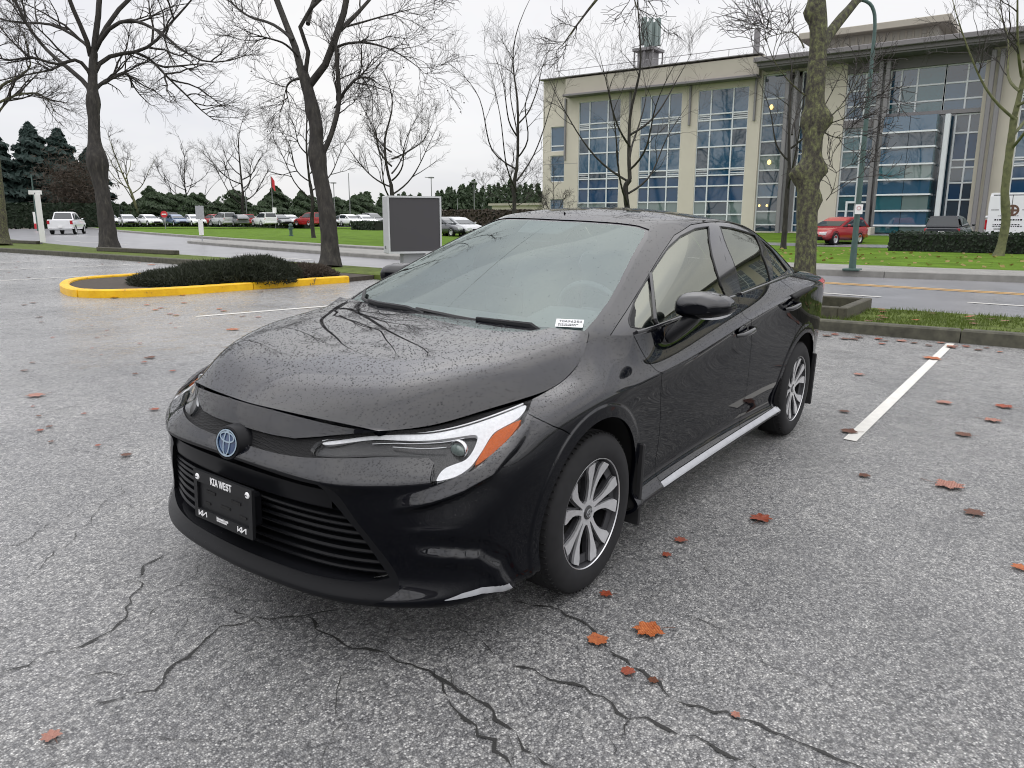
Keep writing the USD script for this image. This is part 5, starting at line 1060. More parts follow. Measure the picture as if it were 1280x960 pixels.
bare_tree('plane_tree', 'big mossy knobbly tree trunk close behind the sedan boot', trunk_px(D, [(1008, 290), (1009, 248), (1014, 205), (1016, 170), (1018, 130), (1020, 99), (1023, 53), (1021, 0), (1018, -45)], .188, .145, b4),
  [limb_px(D, [(1023, 66), (1033, 48), (1050, 25), (1071, 0), (1095, -40), (1120, -90)], .13, .05, .8), limb_px(D, [(1018, -40), (1010, -90), (1015, -160)], .17, .05, 0), limb_px(D, [(1018, -45), (960, -85), (880, -80), (800, -50), (745, 0), (722, 30), (702, 58)], .12, .012, 1.5), limb_px(D, [(1018, -40), (1060, -80), (1110, -130)], .13, .05, -1), limb_px(D, [(1020, -10), (970, -50), (930, -60)], .10, .03, 2.0), limb_px(D, [(1031, 150), (1042, 142), (1060, 120), (1080, 85)], .018, .006, .6), limb_px(D, [(1032, 155), (1050, 150), (1075, 128)], .015, .005, -.4), limb_px(D, [(1030, 165), (1048, 172), (1062, 165)], .014, .005, .2), limb_px(D, [(1033, 250), (1042, 235), (1046, 215)], .012, .004, .1),
   limb_px(D, [(1005, 60), (985, 40), (965, 45), (945, 55)], .016, .005, .5), limb_px(D, [(1008, 120), (985, 100), (965, 70), (955, 35)], .018, .005, -.6), limb_px(D, [(780, -45), (790, -10), (800, 20)], .03, .008, .3)],
  14, bark='mossy_bark', n1=7, l1=.75, n2=5, l2=.42, n3=3, l3=.25, knots=[(at_depth(1032, 150, D), .16, .11), (at_depth(996, 217, D), .20, .10), (at_depth(1031, 213, D), .17, .09), (at_depth(1010, 17, D), .09, .09), (at_depth(1026, 250, D), .11, .08), (at_depth(1003, 150, D), .06, .09)], thick=.8, droop=.6)
def forked(name, label, base, H, seed, r=.16, lean=(0, 0), fork=.30, nl=6, spread=.42, bark='dark_bark', group=None, thick=1.2, dens=1.0, fans=None):
    """A bare tree of the usual street kind: a clear stem, then limbs rising and spreading."""
    rng = np.random.default_rng(seed); b = np.array(base, float) - [0, 0, .10]; L = np.array([lean[0], lean[1], 0.0])
    tp = [b + L * f + [0, 0, H * f] + np.r_[rng.normal(0, .03 * H * .2, 2), 0] * (f > 0) for f in (0, .12, .24, fork + .05)]; top = tp[-1]; limbs = []
    lead = [top, top + L * .3 + [*rng.normal(0, .02 * H, 2), H * .22], top + L * .5 + [*rng.normal(0, .03 * H, 2), H * .45], top + L * .6 + [*rng.normal(0, .04 * H, 2), H * (.95 - fork)]]; limbs.append((lead, r * .72, r * .12))
    for i in range(nl):
        a = i * 2.4 + rng.random() * .7; h0 = fork + .34 * (i / nl) * rng.random() ** .3; s0 = b + L * h0 + [0, 0, H * (fork - .05 + .32 * i / nl)]; l_ = H * (.52 - .24 * i / nl) * (.85 + .3 * rng.random()); sp = spread * (1.1 + .5 * rng.random())
        d = np.array([math.cos(a) * math.sin(sp), math.sin(a) * math.sin(sp), math.cos(sp)]); limbs.append(([s0, s0 + d * l_ * .3 * [1.25, 1.25, .8], s0 + d * l_ * .65 + [*rng.normal(0, .02 * H, 2), .01 * H], s0 + d * l_ + [0, 0, .05 * H]], r * .42, r * .08))
    return bare_tree(name, label, (tp, r, r * .78), limbs, seed, bark=bark, n1=int(8 * dens), l1=H * .17, n2=6, l2=H * .085, n3=4, l3=H * .045, thick=thick, group=group, droop=.1, lift=.22)
T5 = on_ground(1247, 320, .12)
forked('street_tree', 'green mossy bare tree in front of the hedge and white van', T5, 10.5, 21, r=.19, fork=.42, nl=7, spread=.55, bark='green_bark', thick=.95)
forked('street_tree', 'bare spreading tree before the left wing of the office building', at_x(784, 290, -33.0) * [1, 1, 0] + [0, 0, .12], 12.3, 22, r=.20, fork=.22, nl=7, spread=.55, thick=.75, dens=.8)
forked('street_tree', 'slim bare tree just left of the office building', at_x(646, 280, -31.0) * [1, 1, 0] + [0, 0, .15], 12.0, 23, r=.15, fork=.28, nl=7, spread=.42, thick=.8, dens=.9)
forked('street_tree', 'bare tree rising behind the grey advertising screen', at_x(492, 285, -29.0) * [1, 1, 0] + [0, 0, .13], 9.3, 24, r=.17, fork=.30, nl=8, spread=.62, thick=1.05)
forked('street_tree', 'thin bare tree showing behind the dark forked trunk', at_x(392, 290, -33.0) * [1, 1, 0] + [0, 0, .13], 10.6, 25, r=.17, fork=.30, nl=6, spread=.5, thick=1.1)
bt = lambda px, py: on_ground(px, py, .13)
forked('street_tree', 'bare tree on the far lawn, second right from the seed ball tree', bt(237, 282), 15.5, 26, r=.27, fork=.25, nl=8, spread=.62, thick=1.7, dens=.8)
forked('street_tree', 'bare round topped tree on the far lawn above the long low hedge', bt(306, 283), 17.5, 27, r=.36, fork=.24, nl=8, spread=.62, thick=1.8, dens=.8)
forked('street_tree', 'leaning pale bare tree on the far lawn right of the white pickup', bt(178, 283), 15.0, 28, r=.30, lean=(1.2, -4.2), fork=.34, nl=6, spread=.5, bark='green_bark', thick=1.7, dens=.8)
forked('street_tree', 'brown bare tree close behind the big mossy trunk', at_x(980, 300, -33) * [1, 1, 0] + [0, 0, .12], 9.0, 29, r=.15, fork=.35, nl=5, spread=.4, thick=.7, dens=.8)
forked('street_tree', 'small many stemmed bare tree at the corner of the office building', at_x(690, 280, -48.0) * [1, 1, 0] + [0, 0, .4], 5.2, 30, r=.10, fork=.08, nl=8, spread=.6, thick=1.0)
forked('street_tree', 'short bare tree left of the office building corner', at_x(642, 280, -50.0) * [1, 1, 0] + [0, 0, .3], 7.5, 31, r=.12, fork=.30, nl=7, spread=.8, thick=1.2)
# bare trees along the lot behind the photographer, seen only mirrored in the car
for i, (x, y) in enumerate(((14, 18), (18, 5))): copy_of(stage.GetPrimAtPath('/World/street_tree_001'), f'bare tree beyond the lot on the photographer side, {"first" if i == 0 else "second"}', (x, y, 0), 1.3 * i)

# ---------------------------------------------------------------- foliage: conifers, hedges, shrubs
def leaf_mat(name, c0, c1, tr=.25):
    return M(name, {'oi': ('geometry', {}), 'r': ('rgb_ramp', {'ramp': [(0, c0), (1, c1)]}), 'p': ('principled_bsdf', {'roughness': .6, 'specular_ior_level': .3}), 't': ('translucent_bsdf', {}), 'x': ('mix_closure', {'fac': tr})},
      [('oi.random_per_island', 'r.fac'), ('r.color', 'p.base_color'), ('r.color', 't.color'), ('p.BSDF', 'x.closure1'), ('t.BSDF', 'x.closure2')], surface='x.closure')
leaf_mat('conifer_leaf', (.026, .046, .040), (.10, .135, .095), .2); leaf_mat('cedar_leaf', (.042, .066, .032), (.145, .17, .08), .25); leaf_mat('hedge_leaf', (.014, .026, .012), (.085, .112, .045), .15)  # conifer tones lightened and blued in place of distance haze
leaf_mat('heather_leaf', (.022, .027, .016), (.105, .105, .062), .15); leaf_mat('brown_twigs', (.05, .038, .028), (.12, .09, .07), .1); leaf_mat('grass_blade', (.07, .10, .016), (.20, .26, .05), .3); plain('hedge_core', (.008, .012, .007), .9)
def cards(C, N, size, rng, asp=.5):
    """Small two-triangle leaf sprays at C, facing roughly N."""
    n = len(C); a = rng.normal(0, 1, (n, 3)); a -= N * (a * N).sum(1, keepdims=True); a /= np.linalg.norm(a, axis=1, keepdims=True); b = np.cross(N, a); s = size * (.6 + .8 * rng.random((n, 1)))
    V = np.stack([C - a * s, C - b * s * asp + N * s * .15, C + a * s, C + b * s * asp], 1).reshape(-1, 3); i = np.arange(n)[:, None] * 4
    return trimesh.Trimesh(V, np.vstack([i + [0, 1, 2], i + [0, 2, 3]]), process=False)
def conifer_mesh(rng, H, W, n, size, ragged=.25, bare=.06, pw=.62):
    h = bare * H + (1 - bare) * H * rng.random(n) ** 1.25; f = (h / H - bare) / (1 - bare); a = rng.random(n) * 2 * PI; lob = 1 + ragged * np.sin(a * 3 + h * 2.6 + rng.random() * 6) + ragged * np.sin(h * 5.3 + a * 2)
    r = W * (1 - f) ** pw * (.25 + .75 * rng.random(n) ** .4) * np.clip(lob, .35, 1.6); C = np.column_stack([r * np.cos(a), r * np.sin(a), h - .12 * r]); N = np.column_stack([np.cos(a), np.sin(a), .7 + 0 * a]) + rng.normal(0, .5, (n, 3)); N /= np.linalg.norm(N, axis=1, keepdims=True)
    return cards(C, N, size, rng)
def conifer(name, label, base, H, W, seed, m='conifer_leaf', n=5000, size=.45, group=None, ragged=.25, bare=.06, pw=.62):
    rng = np.random.default_rng(seed); t = thing(name, label, 'tree', base, group=group); obj('trunk', tube([(0, 0, 0), (0, 0, H * .5), (0, 0, H * .96)], [H * .022, H * .014, .02], 8), 'dark_bark', t, smooth=60); obj('crown', conifer_mesh(rng, H, W, n, size, ragged, bare, pw), m, t); return t
gp = lambda px, D: at_depth(px, 275, D) * [1, 1, 0] + [0, 0, .1]
conifer('conifer', 'tall dark conifer at the left edge, largest of the group', gp(-6, 118), 15.8, 5.2, 41, n=9000, size=.55, ragged=.3)
conifer('conifer', 'dark open topped conifer, second from the left edge', gp(50, 122), 15.5, 4.2, 42, n=6500, size=.55, ragged=.38, bare=.16)
conifer('conifer', 'dark conifer just left of the seed ball tree', gp(84, 124), 14.9, 4.0, 43, n=6500, size=.55, ragged=.38, bare=.14)
conifer('conifer', 'dark conifer partly behind the seed ball tree trunk', gp(118, 126), 12.0, 3.6, 44, n=5000, size=.55, ragged=.3)
rng = np.random.default_rng(45); tb = thing('bare_bush', 'brown bare bushy tree behind the white pickup', 'tree', gp(98, 112)); obj('stems', cat_(*[tube([(0, 0, 0), (math.cos(a) * 1.2, math.sin(a) * 1.2, 3), (math.cos(a) * 2.4, math.sin(a) * 2.4, 6)], [.12, .07, .02], 5) for a in np.arange(9) * .7]), 'twig_brown', tb)
C_ = rng.normal(0, 1, (5200, 3)) * [2.0, 2.0, 2.2] + [0, 0, 5.4]; obj('crown', cards(C_, np.eye(3)[rng.integers(0, 3, 5200)] * 1.0 + .01, .38, rng, .10), 'brown_twigs', tb)
# the evergreen row behind the far parking lot
ced = [conifer('cedar', 'x', (0, 0, 0), 5.8, (2.9, 3.4, 3.1)[i], 50 + i, m='cedar_leaf', n=4200, size=.30, ragged=(.34, .5, .45)[i], bare=.0, pw=(.62, .34, .45)[i], group='evergreen trees behind the far parked cars') for i in range(3)]
rg = np.random.default_rng(46); spots = [(158 + i * 10.5 + rg.normal(0, 2.5), 128 + rg.normal(0, 4), .60 + .34 * rg.random()) for i in range(30)]; CEDL = 'dark green evergreen in the dense row behind the far parked cars'
for i, (px, D_, s) in enumerate(spots):
    s *= 1.25 if 180 < px < 205 or 345 < px < 365 else 1.0
    if i < 3: X = UsdGeom.Xformable(ced[i]); X.ClearXformOpOrder(); X.AddTranslateOp(opSuffix='at').Set(Gf.Vec3d(*map(float, gp(px, D_)))); X.AddScaleOp(opSuffix='size').Set(Gf.Vec3f(s, s, s)); tag(ced[i], CEDL)
    else: copy_of(ced[i % 3], CEDL, gp(px, D_), i * 1.1, scale=(s, s, s * (.9 + .25 * rg.random())))
# far wood on the horizon
fw = []; rf_ = np.random.default_rng(47)
for i in range(290):
    px = 440 + 300 * rf_.random() if i < 120 else -900 + 850 * rf_.random(); D_ = 230 + 60 * rf_.random(); H = (7.5 + 5.0 * rf_.random()) * (1.05 if px > 560 else .85); m_ = conifer_mesh(rf_, H, 2.6, 260, .8, .3, .0); m_.apply_translation(gp(px, D_)); fw.append(m_)
obj('far_wood', cat_(*fw), 'cedar_leaf', label='dark line of distant woodland left of the office building', cat='woodland', kind='stuff')
def hedge(name, label, P, w, h, n, seed, size=.07, m='hedge_leaf', z0=.1, group=None):
    """A clipped hedge along the line P: a dark core clothed in small leaves."""
    rng = np.random.default_rng(seed); L = LineString([p[:2] for p in P]); base = np.array([*P[0][:2], z0]); t = thing(name, label, 'hedge', base, group=group); poly = L.buffer(w / 2 - .06, cap_style=2)
    c = extr(affinity.translate(poly, -base[0], -base[1]), h - .06); obj('core', c, 'hedge_core', t)
    s = L.length * rng.random(n); side_ = rng.integers(0, 3, n); pt = np.array([(lambda q: (q.x, q.y))(L.interpolate(x)) for x in s]); tn = np.array([(lambda q: (q.x, q.y))(L.interpolate(min(x + .05, L.length))) for x in s]) - np.array([(lambda q: (q.x, q.y))(L.interpolate(max(x - .05, 0))) for x in s]); tn /= np.maximum(np.linalg.norm(tn, axis=1, keepdims=True), 1e-9); nr = np.stack([-tn[:, 1], tn[:, 0]], 1)
    off = np.where(side_ == 0, -w / 2, np.where(side_ == 1, w / 2, w * (rng.random(n) - .5))); z = np.where(side_ == 2, h, h * rng.random(n)); jit = rng.normal(0, .03, n); C = np.column_stack([pt + nr * (off + jit)[:, None], z + rng.normal(0, .03, n)]); N = np.column_stack([nr * np.where(side_ == 2, 0, np.sign(off))[:, None], np.where(side_ == 2, 1.0, .25)]) + rng.normal(0, .35, (n, 3)); N /= np.linalg.norm(N, axis=1, keepdims=True)
    C[:, :2] -= base[:2]; obj('leaves', cards(C, N, size, rng, .6), m, t, kind='stuff'); return t
hedge('hedge', 'clipped dark green hedge before the office building and parked cars', [(-34.2, -3.9), (-34.0, 0), (-33.9, 6), (-34.2, 20), (-34.5, 40)], 1.5, .78, 17000, 61, .062, z0=.11)
hedge('hedge', 'long low hedge before the far parked cars, left of the dark forked tree', [bt(240, 283), bt(386, 285.5)], 1.4, .95, 3500, 62, .22)
hedge('hedge', 'low hedge piece behind the seed ball tree', [bt(152, 282), bt(226, 283)], 1.4, .8, 1500, 63, .22)
hedge('hedge', 'low hedge piece between dark forked tree and screen', [bt(446, 287), bt(476, 288)], 1.4, .95, 900, 64, .2)
hedge('hedge', 'tall dark hedge at far left beneath the conifers', [gp(-30, 106), gp(150, 112)], 3.0, 3.2, 5000, 65, .35)
hedge('hedge', 'bare twiggy grey hedge at the far side, right of the screen', [at_x(548, 281, -52) * [1, 1, 0], at_x(668, 281, -52) * [1, 1, 0]], 1.6, 2.0, 4500, 66, .16, m='brown_twigs')
# planted island with its yellow kerb
isl = np.array([on_ground(*q)[:2] for q in ((433, 353), (370, 357.5), (300, 363), (240, 367.5), (183, 371), (130, 372.5), (95, 371.5), (82, 367), (78, 362.5), (88, 356.5), (120, 353), (165, 350))]); isl = np.vstack([isl, [(-9.6, -15.75), (-11.0, -16.0)]])
isl_s = round_poly(isl, .25, 2, closed=False); L_ = LineString(isl_s); yk = thing('yellow_kerb', 'worn yellow painted kerb round the planted island', 'kerb', kind='structure'); cuts = [0, .17, .40, .52, .66, .80, 1.0]
for a, b in zip(cuts[:-1], cuts[1:]):
    P = np.array([(lambda q: (q.x, q.y))(L_.interpolate(a * L_.length + .008 + ((b - a) * L_.length - .016) * t)) for t in np.linspace(0, 1, 14)]); poly = LineString(P).buffer(.085, cap_style=2, join_style=1)
    obj('kerb_length', bevel_slab(affinity.translate(poly, -.03, -.02 * 0), -.04, .15, .022), 'yellow_kerb_paint', yk, smooth=30)
bed = Polygon(np.vstack([isl_s, [(-11.4, -15.9), (-11.2, -11.2)]])).buffer(-.04); obj('planting_bed', extr(bed, .12, trimesh.transformations.translation_matrix([0, 0, -.02])), 'soil', label='dark soil bed inside the yellow kerb', cat='planting bed', kind='structure')
def shrub(label, c, rx, ry, h, n, seed, m='heather_leaf', size=.045):
    rng = np.random.default_rng(seed); t = thing('shrub', label, 'shrub', (c[0], c[1], .10)); a = rng.random(n) * 2 * PI; el = np.arccos(rng.random(n)); lob = .8 + .35 * meshkit.fbm(np.column_stack([np.cos(a) * 2, np.sin(a) * 2, el * 2]) + seed, 3); lob += .18 * (rng.random(n) - .3)
    d = np.column_stack([np.sin(el) * np.cos(a), np.sin(el) * np.sin(a), np.cos(el)]); C = d * lob[:, None] * [rx, ry, h]; N = d + rng.normal(0, .6, (n, 3)) + [0, 0, .4]; N /= np.linalg.norm(N, axis=1, keepdims=True)
    core = trimesh.creation.icosphere(subdivisions=2); core.vertices *= np.array([rx, ry, h]) * .72; obj('stems', core, 'hedge_core', t, smooth=True); V = np.stack([C, C + N * size * 2 + rng.normal(0, size * .5, (n, 3)), C + rng.normal(0, size * .35, (n, 3))], 1).reshape(-1, 3); obj('foliage', trimesh.Trimesh(V, np.arange(3 * n).reshape(-1, 3), process=False), m, t, kind='stuff'); return t
s1, s2, s3, s4 = on_ground(318, 350, .12), on_ground(255, 352, .12), on_ground(205, 354, .12), on_ground(385, 347, .12)
shrub('rounded dark green shrub, tallest in the yellow kerbed island', s1, .95, .90, .46, 15000, 71); shrub('dark spreading shrub left of the tallest in the yellow kerbed island', s2 + [-.5, 0, 0], 1.15, 1.2, .36, 14000, 72); shrub('low dark shrub at the blunt end of the yellow kerbed island', s3 + [-.3, .1, 0], .85, 1.1, .24, 9000, 73); shrub('brownish low shrub at the tree end of the yellow kerbed island', s4 + [-.3, -.6, 0], .8, .7, .24, 8000, 74, 'brown_twigs')
# thin grass blades on the strip behind the sedan
rng = np.random.default_rng(81); n = 9000; gx = -8.25 - 1.85 * rng.random(n); gy = -.4 + 6.5 * rng.random(n) ** 1.2; keep = meshkit.fbm(np.column_stack([gx * 2, gy * 2, 0 * gx]), 3) > .42; gx, gy = gx[keep], gy[keep]; n = len(gx); C = np.column_stack([gx, gy, np.full(n, .108)]); a = rng.random(n) * 2 * PI; hgt = .03 + .05 * rng.random(n); w_ = .006
V = np.stack([C + np.column_stack([np.cos(a) * w_, np.sin(a) * w_, 0 * a]), C - np.column_stack([np.cos(a) * w_, np.sin(a) * w_, 0 * a]), C + np.column_stack([rng.normal(0, .025, n), rng.normal(0, .025, n), hgt])], 1).reshape(-1, 3); obj('grass', trimesh.Trimesh(V, np.arange(3 * n).reshape(-1, 3), process=False), 'grass_blade', label='thin grass blades on the strip behind the right kerb', cat='grass', kind='stuff')
# low timbers round the mossy tree
pl = thing('tree_surround', 'low weathered timber frame round the mossy tree behind the kerb', 'planter')
pa, pb, pc = at_x(1086, 392, -9.35), at_x(1030, 398, -8.5), at_x(1030, 382, -10.0)
obj('timber', bx(-10.05, -.20, .02, -8.45, -.08, .27, .012), 'wet_timber', pl); obj('timber', bx(-10.05, -2.3, .02, -9.93, -.20, .27, .012), 'wet_timber', pl); obj('timber', bx(-8.57, -2.3, .02, -8.45, -.20, .27, .012), 'wet_timber', pl); obj('timber', bx(-9.95, -2.42, .02, -8.45, -2.3, .27, .012), 'wet_timber', pl)
for px, py, ln_, lb in ((20, 304, 2.6, 'low timber edging by the pale trunk at left edge'), (170, 316, 2.8, 'low timber edging right of the seed ball tree')):
    q = on_ground(px, py, .11); ed = thing('timber_edging', lb, 'edging', q, 0); obj('beam', bx(-.12, -ln_, 0, .12, ln_, .16, .02), 'wet_timber', ed)


# ---------------------------------------------------------------- office building
plain('cream_wall', (.52, .485, .41), .75, vary=.07, scale=.5, bump=.001, bscale=60)
plain('mullion_white', (.62, .65, .67), .4)
plain('mullion_grey', (.20, .195, .20), .5, metal=.2)
plain('fascia_grey', (.16, .15, .155), .5)
plain('soffit_dark', (.13, .125, .125), .6)
plain('parapet_tan', (.36, .335, .28), .7, vary=.06, scale=.6)
plain('ribbed_tan', (.36, .345, .30), .7)
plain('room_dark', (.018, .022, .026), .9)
plain('room_light', (.22, .27, .26), .9)
M('glass_blue', {'d': ('principled_bsdf', {'base_color': (.002, .028, .070), 'roughness': .05, 'specular_ior_level': .9})}, [], surface='d.BSDF')
def facade_glass(name, c):
    return M(name, {'g': ('geometry', {}), 'n': ('noise_texture', {'scale': .6, 'detail': 2.0}), 'b': ('bump', {'strength': .12, 'distance': .06}), 'd': ('principled_bsdf', {'base_color': c, 'roughness': .03, 'ior': 1.9, 'specular_ior_level': .6})}, [('g.position', 'n.vector'), ('n.fac', 'b.height'), ('b.normal', 'd.normal')], surface='d.BSDF')
facade_glass('glass_dark', (.005, .016, .026)); facade_glass('glass_teal', (.010, .060, .072)); facade_glass('glass_mid', (.012, .048, .085)); facade_glass('glass_blind', (.09, .13, .125))
M('lamp_warm', {'e': ('emission', {'color': (1.0, .72, .30), 'strength': 1.6})}, [], surface='e.emission')
FX = -52.0; office = thing('office_building', 'cream and glass office building of three storeys with an overhanging grey roof', 'building', (FX, -12, 0))
fb = lambda x0, y0, z0, x1, y1, z1, r=0: bx(x0, y0 + 12, z0, x1, y1 + 12, z1, r)      # building coordinates: x out of the facade, real y
BAYS = [(-30.25, -26.6), (-24.95, -21.65), (-20.42, -16.77)]; more = [(-.95 + 0, 3.0), (4.7, 8.3), (10.0, 13.6), (15.3, 18.9), (20.6, 24.2), (25.9, 29.5)]
ROWS = [10.33, 8.68, 8.28, 7.60, 6.46, 4.94, 4.50, 3.76, 2.67, 1.75, .75]
holes = [sbox(a, .75, b, 10.33) for a, b in BAYS + more] + [sbox(-15.9, .6, -12.0, 10.95), sbox(-10.5, .55, -2.9 + .0, 10.55)] + [sbox(-32.86, 6.75, -31.55, 8.65), sbox(-32.86, 4.38, -31.55, 6.42), sbox(-32.86, 1.6, -31.55, 3.0)]
wallp = unary_union([sbox(-33.6, -.3, -15.9, 12.2), sbox(-15.9, -.3, 31, 11.2)]).difference(unary_union(holes))
wm = extr(wallp, .35); v = wm.vertices; obj('wall', trimesh.Trimesh(np.stack([v[:, 2] - .35, v[:, 0] + 12, v[:, 1]], 1), wm.faces, process=False), 'cream_wall', office)
obj('wall', fb(-24, -33.6, -.3, -.352, -33.25, 12.2), 'cream_wall', office); obj('wall', fb(-24.3, -33.6, -.3, -24.002, 31, 12.2), 'cream_wall', office); obj('wall', fb(-24, 30.7, -.3, -.352, 31, 11.2), 'cream_wall', office)
obj('roof', fb(-24, -33.2, 11.4, -.36, 30.6, 11.7), 'fascia_grey', office)
obj('cornice', fb(.004, -31.2, 10.72, 1.0, -16.0, 10.88, .02), 'fascia_grey', office)
obj('parapet', fb(.004, -31.2, 10.885, .55, -16.0, 12.08, .02), 'parapet_tan', office); obj('coping', fb(-.4, -33.68, 12.205, .62, -15.95, 12.27), 'fascia_grey', office)
for y in (-31.45, -25.75, -21.0, -16.3): obj('downpipe', fb(.01, y - .07, 8.0 if y > -31 else 6.0, .16, y + .07, 10.7, .02), 'mullion_grey', office)
for z in (5.75, 2.75): obj('wall_joint', fb(.001, -33.5, z, .004, -30.3, z + .03), 'fascia_grey', office)
rb = np.random.default_rng(90)
def window_bay(y0, y1, rows, fr, cols_m, dep=-.12, lower_blue=True, blind=.2):
    """One tall glazed bay: each pane a part, the white bars one frame part per bay with its bars set between the panes."""
    W = y1 - y0; ycut = [y0 + W * f for f in fr]; bars = []
    fr_ = obj('window', fb(dep - .06, y0, rows[-1], dep - .05, y1, rows[0]), 'room_dark', office)
    for yy in ycut: bars.append(fb(dep - .02, yy - .045, rows[-1], dep + .06, yy + .045, rows[0]))
    for z in rows: bars.append(fb(dep - .02, y0, z - .045, dep + .055, y1, z + .045))
    for i in range(len(rows) - 1):
        for j in range(len(ycut) - 1):
            z1, z0 = rows[i], rows[i + 1]
            if lower_blue and i in (6, 7): m = 'glass_blue'
            elif i >= 8 and lower_blue: m = 'glass_blind' if rb.random() < .7 else 'glass_dark'
            else: m = cols_m[rb.integers(len(cols_m))] if rb.random() > blind * .5 else 'glass_mid'
            obj('pane', fb(dep - .03, ycut[j] + .045, z0 + .045, dep - .015 + .008 * rb.random(), ycut[j + 1] - .045, z1 - .045), m, fr_)
            if i in (1, 5) and lower_blue and j != 1: bars.append(fb(dep - .01, ycut[j], z0 + .10, dep + .05, ycut[j + 1], z0 + .15)); bars.append(fb(dep - .01, ycut[j], z1 - .15, dep + .05, ycut[j + 1], z1 - .10))
    obj('frame', cat_(*bars), 'mullion_white', fr_)
for a, b in BAYS: window_bay(a, b, ROWS, (0, .26, .70, 1), ('glass_mid', 'glass_dark', 'glass_mid'))
for a, b in more: window_bay(a, b, ROWS, (0, .3, .7, 1), ('glass_dark', 'glass_mid'))
for (z0, z1) in ((6.75, 8.65), (4.38, 6.42), (1.6, 3.0)): window_bay(-32.86, -31.55, (z1, z0 + .42, z0), (0, 1), ('glass_mid',), lower_blue=False)
CR_ = [10.42, 9.40, 8.46, 7.68, 6.62, 5.72, 4.72, 3.83, 2.92, 1.95, 1.05, .55]
window_bay(-15.86, -14.25, [10.9] + CR_[1:], (0, 1), ('glass_mid', 'glass_dark', 'glass_blind', 'glass_dark'), dep=-.3, lower_blue=False); window_bay(-13.3, -12.05, [10.9] + CR_[1:], (0, 1), ('glass_dark', 'glass_mid'), dep=-.3, lower_blue=False)
window_bay(-10.45, -8.5, CR_, (0, .55, 1), ('glass_mid', 'glass_teal', 'glass_dark'), dep=-.25, lower_blue=False); window_bay(-4.15, -2.7, [7.55, 6.5, 4.94, 4.5, 3.6, 2.6, .55], (0, .5, 1), ('glass_dark', 'glass_blue', 'glass_mid'), dep=-.25, lower_blue=False)
window_bay(-7.95, -4.95, CR_[:4], (0, .2, .5, 1), ('glass_mid', 'glass_teal'), dep=-.25, lower_blue=False)
window_bay(-4.93, -2.65, CR_[:4], (0, .5, 1), ('glass_dark', 'glass_mid', 'glass_dark'), dep=-.25, lower_blue=False)
# the glass box that stands out over the entrance, banded with white bars
gb = obj('glass_box', fb(-.2, -7.9, .5, .95, -5.0, 7.55), 'room_dark', office); bars = []
for i, z in enumerate(CR_[4:-1]): bars += [fb(-.2, -7.93, z - .05, 1.08, -4.93, z + .05)]
zs = [7.6] + CR_[4:]
for i in range(len(zs) - 1):
    for j, (a, b) in enumerate(((-7.9, -6.45), (-6.42, -5.0))): obj('pane', fb(.96, a, zs[i + 1] + .06, .985, b, zs[i] - .06), ('glass_mid', 'glass_dark', 'glass_teal', 'glass_blind')[(i * 2 + j * (i % 2)) % 4 if i > 2 else i % 2], gb)
    obj('pane', fb(-.18, -4.99, zs[i + 1] + .06, .94, -4.965, zs[i] - .06), 'glass_teal', gb)
obj('bars', cat_(*bars), 'mullion_white', gb)
for (a, b, z0, z1, m_) in ((-10.5, -8.48, 7.15, 7.62, 'fascia_grey'), (-7.97, -2.6, 7.62, 7.86, 'mullion_grey'), (-10.5, -2.6, 10.45, 11.15, 'soffit_dark')): obj('spandrel', fb(-.28, a, z0, -.05 if z0 != 10.45 else .03, b, z1), m_, office)
for a, b in ((-14.22, -13.33), (-8.47, -7.98), (-12.03, -11.99)): obj('spandrel', fb(-.30, a, .56, -.22, b, 10.5), 'mullion_grey', office)
for y in (-8.42, -8.02, -2.52, -2.08, -14.05, -13.5): obj('column', fb(.3, y - .13, -.2, .62, y + .13, 10.9, .03), 'mullion_grey', office)
obj('side_pane', fb(-.26, -4.98, .5, -.2, -4.15, 7.6), 'glass_dark', office); obj('vertical_fin', fb(.3, -4.62, .5, .7, -4.34, 7.55, .02), 'mullion_white', office)
obj('door_surround', cat_(fb(-.15, -9.9, .5, .05, -9.78, 2.45), fb(-.15, -8.6, .5, .05, -8.48, 2.45), fb(-.15, -9.9, 2.45, .05, -8.48, 2.58)), 'mullion_white', office)
obj('canopy_roof', cat_(fb(-3, -15.95, 11.42, 2.0, 31.0, 11.72, .03), fb(-3, -15.8, 11.205, 1.7, 31.0, 11.415)), 'fascia_grey', office); obj('soffit', fb(.01, -15.7, 11.10, 1.6, 30.9, 11.2), 'soffit_dark', office)
obj('penthouse', fb(-9, -13.5, 11.72, -2.5, -6.0, 13.2), 'ribbed_tan', office); obj('penthouse_roof', fb(-9.6, -14.2, 13.2, -1.6, -5.2, 13.62, .03), 'parapet_tan', office)
obj('penthouse_ribs', cat_(*[fb(-2.499, y, 11.8, -2.44, y + .12, 13.1) for y in np.arange(-13.3, -6.2, .42)]), 'parapet_tan', office, kind='stuff')
for y, z in ((-15.25, 8.85), (-15.15, 5.25)): obj('wall_lamp', ball((-.20, y + 12, z), .13, 2, (.5, 1, 1.3)), 'lamp_warm', office)
for y in (-15.62, -15.1): obj('wall_lamp', ball((-.20, y + 12, 2.35), .07, 2, (.5, 1, 1.4)), 'lamp_warm', office)
vt = obj('roof_stack', cat_(*[fb(x, y, 12.1, x + .08, y + .08, 14.3) for x in (-5.0, -3.3) for y in (-27.3, -26.45, -25.7)], fb(-5.1, -27.4, 14.25, -3.15, -25.55, 14.45), fb(-4.8, -27.1, 12.1, -3.5, -25.9, 14.2)), 'mullion_grey', office)
